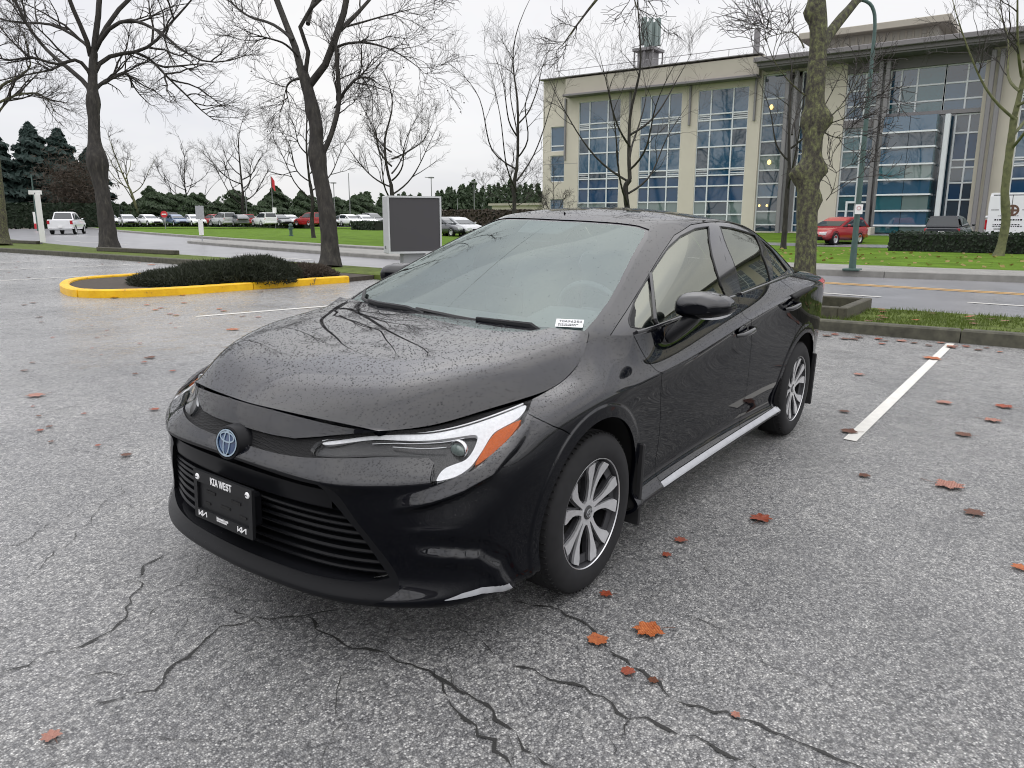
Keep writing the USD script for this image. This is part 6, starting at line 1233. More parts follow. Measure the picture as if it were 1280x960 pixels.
obj('stack_pipes', cat_(*[mv(lathe([(.0, 2.05), (.13, 2.0), (.15, 0), (0, 0)], 10), -4.7 + .45 * (i % 3), -26.9 + 12 + .33 * (i % 4), 14.4 + .12 * (i % 5)) for i in range(11)]), 'room_light', vt, kind='stuff')
obj('roof_pipe', mv(lathe([(0, 14.6), (.22, 14.6), (.22, 12.0)], 12), -3, -17.5 + 12, 0), 'mullion_grey', office); obj('roof_rail', cat_(tube([(-.6, -33 + 12, 12.95), (-.6, -16 + 12, 12.95)], .025, 5), *[tube([(-.6, y + 12, 12.2), (-.6, y + 12, 12.95)], .02, 4) for y in np.arange(-33, -16, 2.4)]), 'mullion_grey', office)
obj('base_planter', fb(.9, -8.6, 0, 2.2, -7.8, .95, .03), 'cream_wall', office)
far_b = thing('low_building', 'low beige building between the woodland and the office building', 'building', at_x(664, 275, -70) * [1, 1, 0]); obj('wall', bx(-8, -5.5, 0, 0, 5.5, 2.9), 'cream_wall', far_b); obj('roof', bx(-8.2, -5.8, 2.9, .3, 5.8, 3.15), 'parapet_tan', far_b)
# a building behind the photographer, seen only as a mirror image in the car
bb = thing('rear_building', 'grey building across the lot behind the photographer', 'building', (40, 8, 0)); obj('wall', bx(0, -40, 0, 12, 30, 7.5), 'fascia_grey', bb)

# ---------------------------------------------------------------- vehicles
plain('white_car_paint', (.72, .73, .74), .25, coat=.8); plain('silver_car_paint', (.42, .43, .44), .3, metal=.4, coat=.8); plain('grey_car_paint', (.11, .115, .12), .3, coat=.8); plain('red_car_paint', (.28, .012, .014), .25, coat=.8); plain('deep_red_paint', (.20, .010, .014), .25, coat=.8); plain('dark_car_paint', (.016, .018, .022), .2, coat=.9); plain('blue_car_paint', (.05, .08, .14), .25, coat=.8)
M('car_glass', {'p': ('principled_bsdf', {'base_color': (.012, .016, .018), 'roughness': .04, 'ior': 1.8})}, [], surface='p.BSDF')
plain('lamp_clear', (.6, .62, .64), .1, coat=1.0)
def loft(st, n=6):
    """A body skinned through stations (x, half width, z low, z high, tuck): rounded boxes in section."""
    rings = []
    for x, w, z0, z1, e in st:
        rings.append([(x, s * a, b) for s, a, b in ((1, w - e * .6, z0), (1, w, z0 + (z1 - z0) * .28), (1, w, z0 + (z1 - z0) * .62), (1, w - e * .5, z1 - e * .22), (1, w - e * 1.3, z1), (-1, w - e * 1.3, z1), (-1, w - e * .5, z1 - e * .22), (-1, w, z0 + (z1 - z0) * .62), (-1, w, z0 + (z1 - z0) * .28), (-1, w - e * .6, z0))])
    R = np.array(rings); a, b = R.shape[:2]; g = np.arange(a * b).reshape(a, b); j = np.roll(g, -1, 1); q = np.stack([g[:-1], j[:-1], j[1:], g[1:]], -1).reshape(-1, 4); V = R.reshape(-1, 3)
    F = np.vstack([q[:, [0, 1, 2]], q[:, [0, 2, 3]]]); V = np.vstack([V, R[0].mean(0), R[-1].mean(0)]); k = np.arange(b); kk = np.roll(k, -1); F = np.vstack([F, np.stack([kk, k, np.full(b, len(V) - 2)], 1), np.stack([(a - 1) * b + k, (a - 1) * b + kk, np.full(b, len(V) - 1)], 1)])
    m = trimesh.Trimesh(V, F, process=False); trimesh.repair.fix_normals(m); return m
def simple_car(name, label, paint, kind, loc, rz, group=None, detail=True):
    """kind: sedan, suv, hatch, pickup or van; front towards +x."""
    S = {'sedan': dict(L=4.6, W=.89, zb=.92, H=1.44, roof=(-1.9, -.55), ws=.55, rear=-1.75 - .75, wb=2.7, wr=.32), 'hatch': dict(L=4.3, W=.89, zb=.96, H=1.5, roof=(-2.0, -.5), ws=.5, rear=-2.12, wb=2.6, wr=.32), 'suv': dict(L=4.6, W=.93, zb=1.05, H=1.70, roof=(-2.15, -.35), ws=.55, rear=-2.28, wb=2.68, wr=.36),
         'pickup': dict(L=5.9, W=1.0, zb=1.25, H=1.95, roof=(-1.35, .25), ws=1.05, rear=-1.65, wb=3.7, wr=.40), 'van': dict(L=5.6, W=1.0, zb=1.35, H=2.55, roof=(-2.75, .9), ws=1.85, rear=-2.80, wb=3.4, wr=.36)}[kind]
    t = thing(name, label, {'pickup': 'pickup truck', 'van': 'van', 'suv': 'car'}.get(kind, 'car'), loc, rz, group); L, W, zb, H, wb, wr = S['L'], S['W'], S['zb'], S['H'], S['wb'], S['wr']; f, r = L / 2, -L / 2; z0 = .24
    hood = zb - .06 if kind != 'van' else zb
    st = [(r, W * .86, z0 + .22, zb - .12, .10), (r + .10, W * .94, z0 + .08, zb - .01, .10), (r + .5, W, z0, zb, .10), (0, W, z0 - .02, zb, .10), (f - 1.5, W, z0, zb - .01, .10), (f - .7, W * .98, z0, hood - .06, .14), (f - .2, W * .90, z0 + .02, hood - .18, .16), (f - .03, W * .78, z0 + .12, hood - .33, .12)]
    if kind == 'pickup': st = [(r, W * .95, .48, zb - .04, .05), (r + .06, W, .45, zb, .05), (-1.72, W, .42, zb, .05), (-.2, W, .40, zb, .08), (f - 1.3, W, .4, zb, .12), (f - .5, W, .42, zb - .05, .14), (f - .05, W * .93, .5, zb - .22, .12)]
    obj('body', loft(st), paint, t, smooth=35)
    ra, rbk = S['roof'][1], S['roof'][0]; c_ = loft([(S['rear'], W * .86, zb - .05, zb + .02, .05), (rbk, W * .74 if kind != 'van' else W * .92, zb - .05, H - .03, .10), ((ra + rbk) / 2, W * .80 if kind != 'van' else W * .95, zb - .05, H, .12), (ra, W * .76 if kind != 'van' else W * .9, zb - .05, H - .05, .10), (S['ws'] + .25, W * .86, zb - .05, zb + .0, .04)]); obj('cabin', c_, paint, t, smooth=35)
    # glass, set proud of the cabin
    wsx0, wsx1 = S['ws'] + .18, ra + .06; yb, yt = W * .80, W * (.66 if kind != 'van' else .8)
    def quad(P, m, nm, par=t, off=.012):
        P = np.array(P, float); n = np.cross(P[1] - P[0], P[2] - P[0]); n /= np.linalg.norm(n); c = P.mean(0) - [0, 0, zb]; n = n * (1 if n @ (c * [1, 1, .6]) > 0 else -1); obj(nm, hull(np.vstack([P + n * off, P - n * .03])), m, par)
    quad([(wsx0, -yb, zb + .04), (wsx0, yb, zb + .04), (wsx1, yt, H - .10), (wsx1, -yt, H - .10)], 'car_glass', 'windshield')
    rx0 = S['rear'] + (.02 if kind in ('suv', 'hatch', 'van', 'pickup') else .06); quad([(rx0 - .0, -yb * .94, zb + .06), (rx0, yb * .94, zb + .06), (rbk - .03, yt * .95, H - .12), (rbk - .03, -yt * .95, H - .12)], 'car_glass', 'rear_window')
    if kind != 'van':
        md = (ra + rbk) / 2
        for s in (1, -1):
            yq0, yq1 = s * W * .885, s * W * .79
            quad([(md + .04, yq0, zb + .03), (S['ws'] - .12, yq0, zb + .03), (ra - .05, yq1, H - .14), (md + .04, yq1, H - .12)], 'car_glass', 'side_window'); quad([(md - .04, yq0, zb + .03), (S['rear'] + .42, yq0, zb + .03), (rbk + .08, yq1, H - .16), (md - .04, yq1, H - .12)], 'car_glass', 'side_window')
    for x in (wb / 2, -wb / 2 + (.1 if kind != 'pickup' else 0)):
        for s in (1, -1):
            w = thing_in(t, 'wheel'); UsdGeom.Xformable(w).AddTranslateOp().Set(Gf.Vec3d(x, s * (W - .10), wr)); UsdGeom.Xformable(w).AddRotateZOp().Set(0.0 if s > 0 else 180.0)
            obj('tyre', lathe([(wr * .62, -.1), (wr * .95, -.11), (wr, -.08), (wr, .08), (wr * .95, .11), (wr * .62, .1)], 24, 'y'), 'tyre_rubber', w, smooth=40); obj('rim', lathe([(wr * .66, .10), (wr * .60, .105), (wr * .5, .07), (.05, .08), (0, .085)], 20, 'y'), 'silver_car_paint', w, smooth=40)
            obj('wheel_arch', mv(lathe([(wr * 1.16, .10 if False else .005), (wr * 1.16, -.2), (0, -.2)], 24, 'y'), x, s * (W + .004) if s > 0 else -(W + .004), wr + .02, rz=0 if s > 0 else PI), 'dark_void', t)
    lz = zb - .30
    for s in (1, -1):
        if kind == 'pickup': obj('tail_light', bx(r - .015, s * W * .80, .86, r + .10, s * W * 1.003, 1.18, .01), 'red_lens', t)
        elif kind == 'van': obj('tail_light', bx(r - .01, s * W * .84, .85, r + .12, s * W * .985, 1.30, .01), 'red_lens', t)
        else: obj('tail_light', bx(r + .01, s * W * .50, lz + .06, r + .16, s * W * .90, lz + .20, .01), 'red_lens', t)
        obj('headlight', bx(f - .28, s * W * .48, hood - .34, f - .055, s * W * .84, hood - .20, .02), 'lamp_clear', t)
        obj('door_mirror', hull(np.vstack([ball((S['ws'] - .28, s * (W + .10), zb + .08), .07, 1, (.6, 1.3, 1)).vertices])), paint, t, smooth=50)
    obj('front_bumper', bx(f - .18, -W * .74, z0 + .04, f - .0, W * .74, z0 + .22, .04), 'satin_black_trim', t); obj('grille', bx(f - .12, -W * .45, hood - .42, f - .012, W * .45, hood - .28, .02), 'satin_black_trim', t)
    obj('rear_bumper', bx(r - .05, -W * .90, z0 + .10, r + .2, W * .90, z0 + .30, .04), 'silver_car_paint' if kind == 'pickup' else paint, t)
    if detail: obj('number_plate', bx(r - .028 - (.04 if kind == 'pickup' else 0), -.15, (z0 + .34) if kind != 'pickup' else .55, r + .02, .15, (z0 + .49) if kind != 'pickup' else .70), 'white_print', t); obj('front_plate', bx(f - .02, -.15, z0 + .22, f + .012, .15, z0 + .36), 'white_print', t)
    return t
simple_car('pickup_truck', 'white pickup truck driving away along the road at left', 'white_car_paint', 'pickup', at_depth(84, 275, 70) * [1, 1, 0] + [0, 0, .0], math.radians(215.5 + 18))
pk = stage.GetPrimAtPath('/World/pickup_truck'); pk_z = at_depth(84, 292, 70)[2]; UsdGeom.Xformable(pk).GetOrderedXformOps()[0].Set(Gf.Vec3d(*map(float, (*at_depth(84, 275, 70)[:2], pk_z))))
# the road falls away under the pickup: bring the truck onto it
rc = at_x(1050, 300, -43.0); simple_car('parked_car', 'red car parked nose out before the office entrance', 'deep_red_paint', 'sedan', (-41.0, rc[1] + .05, .12), math.radians(-14))
sc = at_x(1189, 300, -42.5); simple_car('parked_car', 'dark grey hatchback parked tail out before the office, beside the white van', 'dark_car_paint', 'hatch', (-44.0, sc[1] - .25, .12), math.radians(180 - 4))
vc = at_x(1272, 300, -41.5); van = simple_car('van', 'white delivery van with printed rear doors at the right edge', 'white_car_paint', 'van', (-43.2, vc[1] - .45, .12), math.radians(180 + 2))
obj('rear_doors', cat_(bx(-2.835, -.90, .55, -2.80, -.012, 2.38, .01), bx(-2.835, .012, .55, -2.80, .90, 2.38, .01)), 'white_car_paint', van)
def on_van(m, y, z): v = m.vertices; return trimesh.Trimesh(np.stack([-2.838 - v[:, 2], -v[:, 0] + y, v[:, 1] + z], 1), m.faces, process=False)
plain('van_brown', (.10, .05, .03), .5)
obj('van_mark', on_van(cat_(lathe([(.26, 0), (.26, .004), (.17, .004), (.17, 0)], 20), extr(unary_union([sbox(-.24, -.05, .24, .05), sbox(-.05, -.24, .05, .24)]), .005)), -.05, 1.72), 'van_brown', van)
def vs(w, h, n, sd, y, z):
    m = scribble(w, h, n, sd); m.vertices[:, 2] *= 4; return on_van(m, y, z)
obj('van_print', cat_(vs(1.15, .13, 1, 21, .62, 1.36), vs(.9, .05, 1, 22, .5, 1.5), vs(.36, .07, 1, 23, .80, 1.78), vs(.36, .07, 1, 24, -.42, 1.78), vs(1.2, .16, 2, 25, .66, 1.12), vs(.3, .09, 1, 26, .60, .92)), 'ink', van, kind='stuff')
# far row of parked cars: three built, the rest copies with their own paint
FARG = 'parked cars in the far lot beyond the lawn'
rows = [(138, 'white_car_paint', 'hatch', 15), (160, 'silver_car_paint', 'sedan', 10), (188, 'white_car_paint', 'sedan', 20), (208, 'grey_car_paint', 'suv', 200), (222, 'blue_car_paint', 'sedan', 14), (244, 'white_car_paint', 'sedan', 14), (264, 'red_car_paint', 'hatch', 205), (278, 'silver_car_paint', 'suv', 200), (294, 'grey_car_paint', 'sedan', 200), (306, 'red_car_paint', 'hatch', 190), (330, 'white_car_paint', 'suv', 195), (352, 'dark_car_paint', 'sedan', 12), (365, 'white_car_paint', 'sedan', 10), (386, 'red_car_paint', 'suv', 205), (408, 'silver_car_paint', 'sedan', 15), (425, 'grey_car_paint', 'sedan', 200), (440, 'white_car_paint', 'hatch', 15), (458, 'white_car_paint', 'sedan', 10), (468, 'dark_car_paint', 'suv', 15), (564, 'dark_car_paint', 'sedan', 12), (578, 'silver_car_paint', 'sedan', 8)]
cn = {'white_car_paint': 'white', 'silver_car_paint': 'silver', 'grey_car_paint': 'dark grey', 'blue_car_paint': 'blue grey', 'red_car_paint': 'red', 'dark_car_paint': 'black'}; seen = {}; KM = {'hatch': 'hatchback', 'sedan': 'saloon', 'suv': 'tall car'}; order = ['leftmost', 'second from left', 'third from left', 'fourth from left', 'fifth from left', 'sixth from left']; tot = {}
for px, p, k_, a_ in rows: tot[(p, k_)] = tot.get((p, k_), 0) + 1
for i, (px, p, k_, a_) in enumerate(rows):
    j = seen.get((p, k_), 0); seen[(p, k_)] = j + 1; D_ = (97 if i % 3 else 102) if px < 500 else 58; q = gp(px, D_); near_ = 'right of the grey screen' if px > 500 else 'in the far parked row'
    lb = f'{cn[p]} {KM[k_]} {near_}' + (f', {order[j]} of that kind' if tot[(p, k_)] > 1 else '')
    simple_car('far_car', lb, p, k_, (q[0], q[1], .12 + (.35 if px < 500 else 0)), math.radians(a_ + 60), group=FARG, detail=False)

# ---------------------------------------------------------------- poles, signs, screen
plain('leaf_faded', (.55, .38, .37), .6); plain('teal_paint', (.042, .080, .070), .4, vary=.2, scale=8); plain('alu_grey', (.50, .51, .52), .45, metal=.3); plain('screen_grey', (.045, .043, .047), .55, bump=.0012, bscale=260); plain('sign_white', (.74, .74, .72), .5); plain('sign_back', (.34, .35, .36), .45, metal=.3); plain('sign_red', (.50, .02, .03), .5); plain('pole_grey', (.16, .165, .17), .5)
lp = on_ground(1065, 338, .13); D = cdepth(lp); lampp = thing('street_lamp', 'tall teal street lamp with curved arm before the office building', 'street lamp', lp); g = lambda px, py: at_depth(px, py, D) - lp
obj('base_plate', bx(-.2, -.2, 0, .2, .2, .05, .01), 'teal_paint', lampp); H_ = 9.6; top = np.array([0, 0, 5.7]); sv_ = _r * [1, 1, 0]
obj('pole', tube([(0, 0, .03), (0, 0, .8), (0, 0, 3.5), top], [.09, .072, .058, .042], 12), 'teal_paint', lampp, smooth=60)
arm = [top, top + [0, 0, .38] - sv_ * .03, top + [0, 0, .66] - sv_ * .16, top + [0, 0, .76] - sv_ * .38]; obj('arm', tube(resample(arm, 10), [.042] * 10, 8), 'teal_paint', lampp, smooth=60)
obj('lamp_head', ball(arm[-1] - sv_ * .12, .2, 2, (1, .6, .35)), 'pole_grey', lampp, smooth=True)
sp_ = obj('sign_plate', trimesh.Trimesh(np.array(bx(-.01, -.09, 1.42, .01, .09, 1.66, .005).vertices) + np.array([.11, .05, 0]), bx(-.01, -.09, 1.42, .01, .09, 1.66, .005).faces), 'sign_white', lampp)
obj('sign_ring', mv(lathe([(.055, 0), (.055, .004), (.035, .004), (.035, 0)], 20, 'x'), .121, .05, 1.57), 'leaf_faded', lampp)
# advertising screen
ls = at_x(512, 334, -12.5); ls[2] = .11; D = cdepth(ls); led = thing('advertising_screen', 'large blank dark grey outdoor advertising screen in a pale metal case on a pedestal', 'advertising screen', ls)
c0, c1, c2, c3 = at_depth(483.5, 244.5, D - .15), at_depth(551, 250.5, D + .5), at_depth(551, 312, D + .5), at_depth(484.5, 318, D - .15); ztop, zbot = c0[2] - .0, c3[2]
fdir = (c1 - c0) * [1, 1, 0]; Wd = np.linalg.norm(fdir); fdir /= Wd; nrm = np.array([-fdir[1], fdir[0], 0]); nrm *= np.sign(nrm @ (CAM_POS - c0)) ; ang = math.atan2(nrm[1], nrm[0])
Lr = lambda m: (lambda mm: (mm.apply_transform(trimesh.transformations.euler_matrix(0, 0, ang)), mm.apply_translation((c0 + c1) / 2 * [1, 1, 0] - ls * [1, 1, 0] - nrm * .0), mm)[2])(m.copy()); h0, h1 = zbot - ls[2], ztop - ls[2]
obj('case', Lr(bx(-.46, -Wd / 2, h0, 0, Wd / 2, h1, .02)), 'alu_grey', led); obj('display', Lr(bx(-.005, -Wd / 2 + .05, h0 + .06, .012, Wd / 2 - .05, h1 - .05)), 'screen_grey', led)
obj('frame', Lr(cat_(bx(.0, -Wd / 2, h0, .03, Wd / 2, h0 + .05), bx(.0, -Wd / 2, h1 - .045, .03, Wd / 2, h1), bx(.0, -Wd / 2, h0 + .05, .03, -Wd / 2 + .045, h1 - .045), bx(.0, Wd / 2 - .045, h0 + .05, .03, Wd / 2, h1 - .045))), 'alu_grey', led)
obj('pedestal', Lr(bx(-.38, -Wd * .22, -.05, -.1, Wd * .22, h0 + .01, .02)), 'sign_back', led); obj('lock', Lr(bx(-.3, Wd / 2, h0 + .12, -.22, Wd / 2 + .012, h0 + .2)), 'pole_grey', led); obj('lock', Lr(bx(-.3, -Wd / 2 - .012, h0 + .12, -.22, -Wd / 2, h0 + .2)), 'pole_grey', led)
# signs at left
sg = on_ground(253, 302, .12); s_ = thing('traffic_sign', 'back of a grey sign with lower strip on a post on the median island', 'traffic sign', sg); D = cdepth(sg); k_ = D / 955
tw = math.atan2(*( -_f[[1, 0]])); pl_ = lambda w, z0, z1: mv(bx(-.01, -w, z0, .01, w, z1, .004), rz=tw)
obj('post', tube([(0, 0, 0), (0, 0, 44 * k_)], .03, 8), 'sign_back', s_); obj('sign_plate', mv(pl_(10.5 * k_ / 2, 27 * k_, 43.5 * k_), *( -_f[:2] * .04)), 'sign_back', s_); obj('lower_plate', mv(pl_(6 * k_ / 2, 8 * k_, 26.5 * k_), *(-_f[:2] * .04)), 'sign_white', s_)
sg = on_ground(52, 305, .12); D = cdepth(sg); k_ = D / 955; s_ = thing('sign_panel', 'tall thin white panel on a dark post at the left kerb', 'sign', sg); obj('post', tube([(0, 0, 0), (-0.0, 0, 62 * k_)], .06, 8), 'pole_grey', s_); obj('panel', mv(bx(-.03, -.14, 2 * k_, .03, .14, 60 * k_, .01), *(-_f[:2] * .12 + _r[:2] * .16), rz=tw), 'sign_white', s_); obj('cap', mv(bx(-.05, -.32, 60 * k_, .05, .32, 65 * k_, .01), rz=tw), 'sign_white', s_)
q = gp(47, 88); s_ = thing('notice_board', 'small white and red board left of the white pickup', 'sign', q); obj('board', mv(bx(-.03, -.45, .7, .03, .45, 2.0), rz=tw), 'sign_white', s_); obj('lower_board', mv(bx(-.04, -.45, .1, .04, .45, .7), rz=tw), 'sign_red', s_)
q = gp(206, 96); s_ = thing('no_entry_sign', 'round red no entry sign before the far parked cars', 'traffic sign', q); obj('post', tube([(0, 0, 0), (0, 0, 1.9)], .05, 6), 'sign_back', s_); obj('disc', mv(lathe([(0, .02), (.42, .02), (.42, -.02), (0, -.02)], 20, 'x'), *(-_f[:2] * .06), 1.8, rz=tw), 'sign_red', s_); obj('bar', mv(bx(.021, -.28, 1.73, .03, .28, 1.87), *(-_f[:2] * .06), rz=tw), 'sign_white', s_)
q = gp(344, 96); s_ = thing('white_sign', 'small white square sign over the far parked cars', 'sign', q); obj('post', tube([(0, 0, 0), (0, 0, 2.1)], .05, 6), 'sign_back', s_); obj('plate', mv(bx(-.02, -.24, 2.0, .02, .24, 2.65), *(-_f[:2] * .06), rz=tw), 'sign_white', s_)
q = bt(364, 295); s_ = thing('fire_hydrant', 'green fire hydrant on the lawn left of the dark forked tree', 'fire hydrant', q); obj('barrel', lathe([(0, .95), (.10, .9), (.16, .8), (.16, .72), (.12, .7), (.12, .08), (.18, .06), (.18, 0)], 14), 'teal_paint', s_, smooth=40); obj('outlet', mv(lathe([(0, .22), (.07, .22), (.07, -.22), (0, -.22)], 10, 'x'), z=.55), 'teal_paint', s_)
def far_pole(label, px, D_, H, r=.09, arm=True, m='pole_grey'):
    t = thing('lamp_post', label, 'lamp post', gp(px, D_)); obj('pole', tube([(0, 0, 0), (0, 0, H)], [r, r * .6], 6), m, t)
    if arm: obj('lamp_head', cat_(tube([(0, 0, H), *[tuple(_r[:2] * -.9) + (H + .1,)]], .05, 5), bx(-.3, -.3, H - .05, .3, .3, H + .12)), m, t)
far_pole('thin lamp post above the grey screen', 540, 110, 7.0); far_pole('thin lamp post over the woodland, left of the slim bare tree', 593, 115, 6.6); far_pole('thin tall pole right of the dark forked tree', 438, 120, 8.2, arm=False); far_pole('pole with cross arms right of the dark forked tree', 419, 118, 6.6); far_pole('thin pole between round topped tree and flag', 309, 120, 6.2, arm=False); far_pole('short dark pole over the woodland', 572, 110, 4.2, arm=False)
far_pole('thin teal lamp post behind the white panel at left', 46, 78, 5.6, m='teal_paint', arm=False)
q = gp(342, 118); fl = thing('flag', 'small red and white flag on a pole over the evergreen row', 'flag', q); obj('pole', tube([(0, 0, 0), (0, 0, 7.7)], .06, 6), 'pole_grey', fl)
fx = np.linspace(0, 1, 9); fz = np.linspace(0, 1, 5); FP = np.array([[_r * [1, 1, 0] * (.06 + .95 * x) * .55 + _f * [1, 1, 0] * .12 * math.sin(5 * x + z) + [0, 0, 7.6 - 1.55 * z - .7 * x] for x in fx] for z in fz]); plain('flag_red', (.55, .04, .05), .8); obj('cloth', sheet(FP), 'flag_red', fl)
# ---------------------------------------------------------------- fallen leaves
def prj(p):
    d = np.asarray(p, float) - CAM_POS; z = d @ _f; return 640 + 955 * (d @ _r) / z, 480 - 955 * (d @ _u) / z
def leaf_mesh(seed, lobes=5, curl=.38, depth=.34):
    """A dead plane leaf: pointed lobes, curled up at the edge, with its stalk."""
    rng = np.random.default_rng(seed); n = 60; a = np.linspace(0, 2 * PI, n, endpoint=False); k = a / (2 * PI) * 7; r = 1 - depth * np.abs(((k + .5) % 1) - .5) * 2 * (.6 + .5 * rng.random()) + .07 * np.sin(a * 23 + seed); r *= 1 - .35 * np.exp(-((np.minimum(a, 2 * PI - a)) / .4) ** 2)
    P = np.column_stack([-r * np.cos(a), r * np.sin(a) * .92]); V = [[0, 0, .0]]; 
    for f in (.35, .7, 1.0): V += [[x * f, y * f, curl * (f ** 2) * (.35 + .65 * meshkit.noise(np.array([[x * 1.7 + seed, y * 1.7, 0]]))[0])] for x, y in P]
    V = np.array(V); V[:, 2] += .05 * np.sin(V[:, 0] * 5 + seed) * np.hypot(V[:, 0], V[:, 1]); F = []; j = np.arange(n); jn = (j + 1) % n; F.append(np.stack([0 * j, 1 + j, 1 + jn], 1))
    for s in (0, 1): F += [np.stack([1 + s * n + j, 1 + (s + 1) * n + j, 1 + (s + 1) * n + jn], 1), np.stack([1 + s * n + j, 1 + (s + 1) * n + jn, 1 + s * n + jn], 1)]
    return trimesh.Trimesh(V, np.vstack(F), process=False)
def leaf_m(name, c0, c1):
    return M(name, {'tc': ('texture_coordinate', {}), 'n': ('noise_texture', {'scale': 4.0, 'detail': 5.0, 'roughness': .65}), 'r': ('rgb_ramp', {'ramp': [(.3, c0), (.7, c1)]}), 'w': ('wave_texture', {'scale': 2.2, 'distortion': 3.0, 'detail': 2.0}), 'b': ('bump', {'strength': .5, 'distance': .1}), 'p': ('principled_bsdf', {'roughness': .38, 'specular_ior_level': .55})}, [('tc.object', 'n.vector'), ('tc.object', 'w.vector'), ('n.fac', 'r.fac'), ('r.color', 'p.base_color'), ('w.fac', 'b.height'), ('b.normal', 'p.normal')], surface='p.BSDF')
leaf_m('leaf_orange', (.30, .065, .018), (.52, .16, .045)); leaf_m('leaf_rust', (.17, .028, .012), (.32, .065, .022)); leaf_m('leaf_brown', (.06, .022, .012), (.14, .05, .024)); leaf_m('leaf_pink', (.28, .12, .085), (.42, .20, .15))
LEAFG = 'fallen plane leaves on the wet asphalt'; protos = {}
def leaf_at(px, py, w_px, m, label=None, seed=None, flat=.28, z=None):
    g_ = on_ground(px, py, .009 if z is None else z); D_ = cdepth(g_); s = w_px / 955 * D_ / 2 * (.95); key = (m, (seed if seed is not None else int(px * 7 + py)) % 4); rz = (px * 13.7 + py * 3.1) % 6.28; lb = label or GL
    if key not in protos:
        t = thing('fallen_leaf', lb, 'leaf', g_, rz, LEAFG, scale=(s, s, s * flat)); obj('blade', leaf_mesh(key[1] + len(m)), m, t, smooth=True); obj('stalk', tube([(-.2, 0, .05), (-.9, .05, .06), (-1.5, .22, .16)], [.03, .03, .04], 5), 'leaf_brown', t); protos[key] = t
    else: copy_of(protos[key], lb, g_, rz, LEAFG, 'leaf', (s, s, s * flat))
GL = 'small dead leaf among many scattered on the wet asphalt or along the kerb'
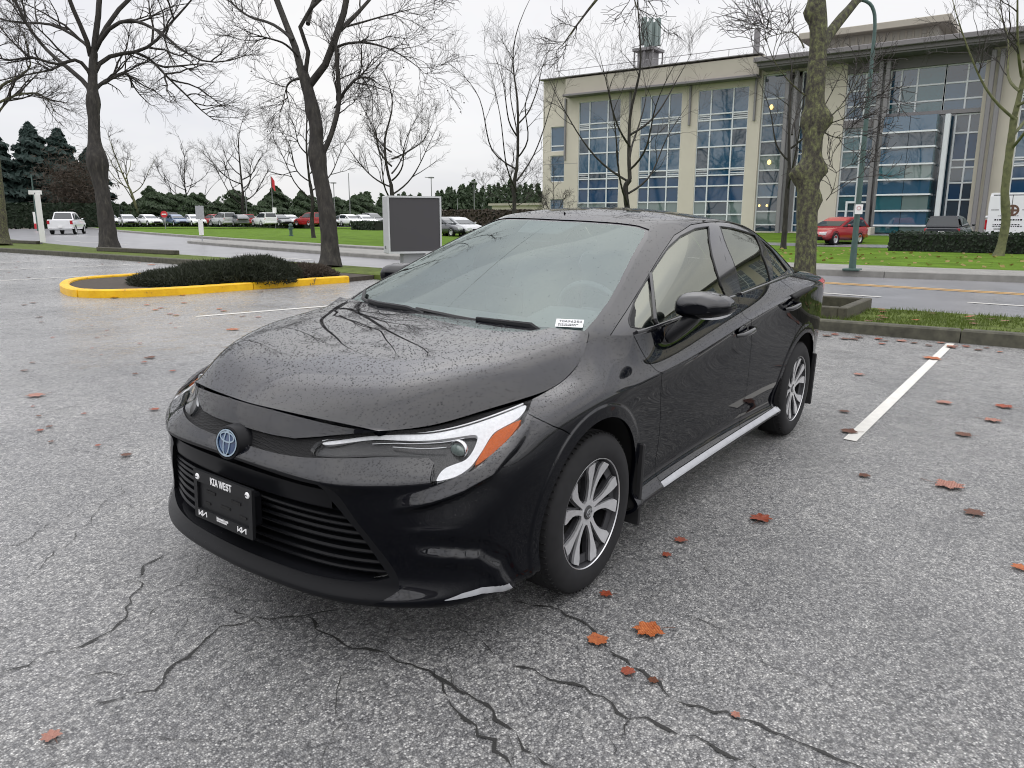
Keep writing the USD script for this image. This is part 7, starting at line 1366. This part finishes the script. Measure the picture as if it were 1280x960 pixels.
for px, py, w, m, lb in ((812, 787, 46, 'leaf_orange', 'largest orange leaf, curled, on the asphalt right of the front wheel'), (747, 799, 32, 'leaf_orange', 'orange leaf left of the largest one, below the front wheel'), (758, 742, 20, 'leaf_rust', 'small red leaf just below the front tyre'), (785, 839, 22, 'leaf_rust', 'dull red leaf below the largest orange one'), (817, 850, 16, 'leaf_brown', 'brown leaf scrap in the crack below the largest orange leaf'), (951, 648, 34, 'leaf_rust', 'rust red leaf on open asphalt right of the sedan sill'), (851, 675, 20, 'leaf_rust', 'small rust leaf right of the front mud flap, upper one'), (833, 693, 16, 'leaf_rust', 'small rust leaf right of the front mud flap, lower one'), (1185, 606, 44, 'leaf_pink', 'wide pale pinkish leaf lying on the right of the lot'), (1080, 594, 18, 'leaf_brown', 'brown leaf scrap below the end of the white bay line'), (1275, 709, 24, 'leaf_orange', 'orange leaf cut by the right edge of the picture'), (1218, 641, 30, 'leaf_brown', 'thin brown leaf below the wide pinkish one'), (64, 920, 30, 'leaf_pink', 'salmon coloured leaf alone at the lower left'), (920, 893, 16, 'leaf_pink', 'small leaf at the crack low right of the largest leaf'), (291, 412, 20, 'leaf_orange', 'orange leaf on the lot just left of the hood'), (45, 494, 26, 'leaf_pink', 'pinkish leaf scrap at the left edge of the lot'), (187, 447, 18, 'leaf_brown', 'flat brown leaf left of the right headlamp corner'),
      (1256, 508, 26, 'leaf_rust', 'rust leaf at right, nearest the picture edge above the pinkish one'), (1205, 543, 24, 'leaf_brown', 'brown leaf right of the bay line end'), (1180, 503, 22, 'leaf_pink', 'pale leaf right of the middle of the bay line'), (1166, 448, 26, 'leaf_orange', 'orange leaf lying across the bay line'), (1062, 539, 24, 'leaf_brown', 'curled leaf at the near end of the bay line'), (1055, 514, 16, 'leaf_brown', 'small dark leaf left of the bay line'), (1240, 525, 26, 'leaf_pink', 'pale leaf near the right edge below the rust one'), (190, 331, 12, 'leaf_orange', 'bright orange leaf beyond the yellow kerb by the far kerb'), (143, 372, 12, 'leaf_rust', 'leaf at the foot of the yellow kerb near its blunt end'), (228, 369, 10, 'leaf_orange', 'small orange leaf at the foot of the yellow kerb')): leaf_at(px, py, w, m, lb)
rng = np.random.default_rng(101); ml = ['leaf_rust', 'leaf_brown', 'leaf_orange', 'leaf_pink', 'leaf_brown', 'leaf_rust']
for i in range(54):                                            # along the right kerb and over the right of the lot
    x = -7.8 + 3.0 * rng.random() ** 2.6; y = -.9 + 4.6 * rng.random(); 
    if rng.random() < .6: x = -7.82 + .35 * rng.random()
    p_ = prj(np.array([x, y, 0])); leaf_at(*p_, (.07 + .08 * rng.random()) / max(2, cdepth((x, y, 0))) * 955, ml[rng.integers(6)], seed=int(rng.integers(4)))
for i in range(34):                                            # on the strip
    x = -8.2 - 1.8 * rng.random(); y = -.5 + 4 * rng.random(); p_ = prj(np.array([x, y, .12])); leaf_at(*p_, .13 / cdepth((x, y, .12)) * 955, ml[rng.integers(6)], seed=int(rng.integers(4)), z=.135)
for i in range(48):                                            # far left of the lot
    p_ = (rng.random() * 330, 322 + rng.random() ** 1.5 * 75); g_ = on_ground(*p_)
    if g_[1] > -11.0 or g_[1] < -16.2 or g_[0] > -4.5: leaf_at(*p_, .12 / cdepth(g_) * 955, ml[rng.integers(6)], seed=int(rng.integers(4)))
for i in range(26):
    p_ = (rng.random() * 240, 400 + rng.random() * 180); leaf_at(*p_, (.03 + .05 * rng.random()) / cdepth(on_ground(*p_)) * 955, ml[rng.integers(2)], seed=int(rng.integers(4)))

# pale specks of leaf on the far lawn
rng = np.random.default_rng(111); n = 420; y_ = -9 + 26 * rng.random(n); x_ = -22.2 - 11 * rng.random(n) ** 1.3; C = np.column_stack([x_, y_, np.full(n, .15)]); N_ = np.column_stack([rng.normal(0, .4, n), rng.normal(0, .4, n), np.ones(n)]); N_ /= np.linalg.norm(N_, axis=1, keepdims=True)
leaf_mat('pale_leaf', (.22, .17, .05), (.50, .42, .18), .1); obj('lawn_litter', cards(C, N_, .07, rng, .8), 'pale_leaf', label='pale yellow leaf litter sprinkled over the far lawn', cat='leaf litter', kind='stuff')
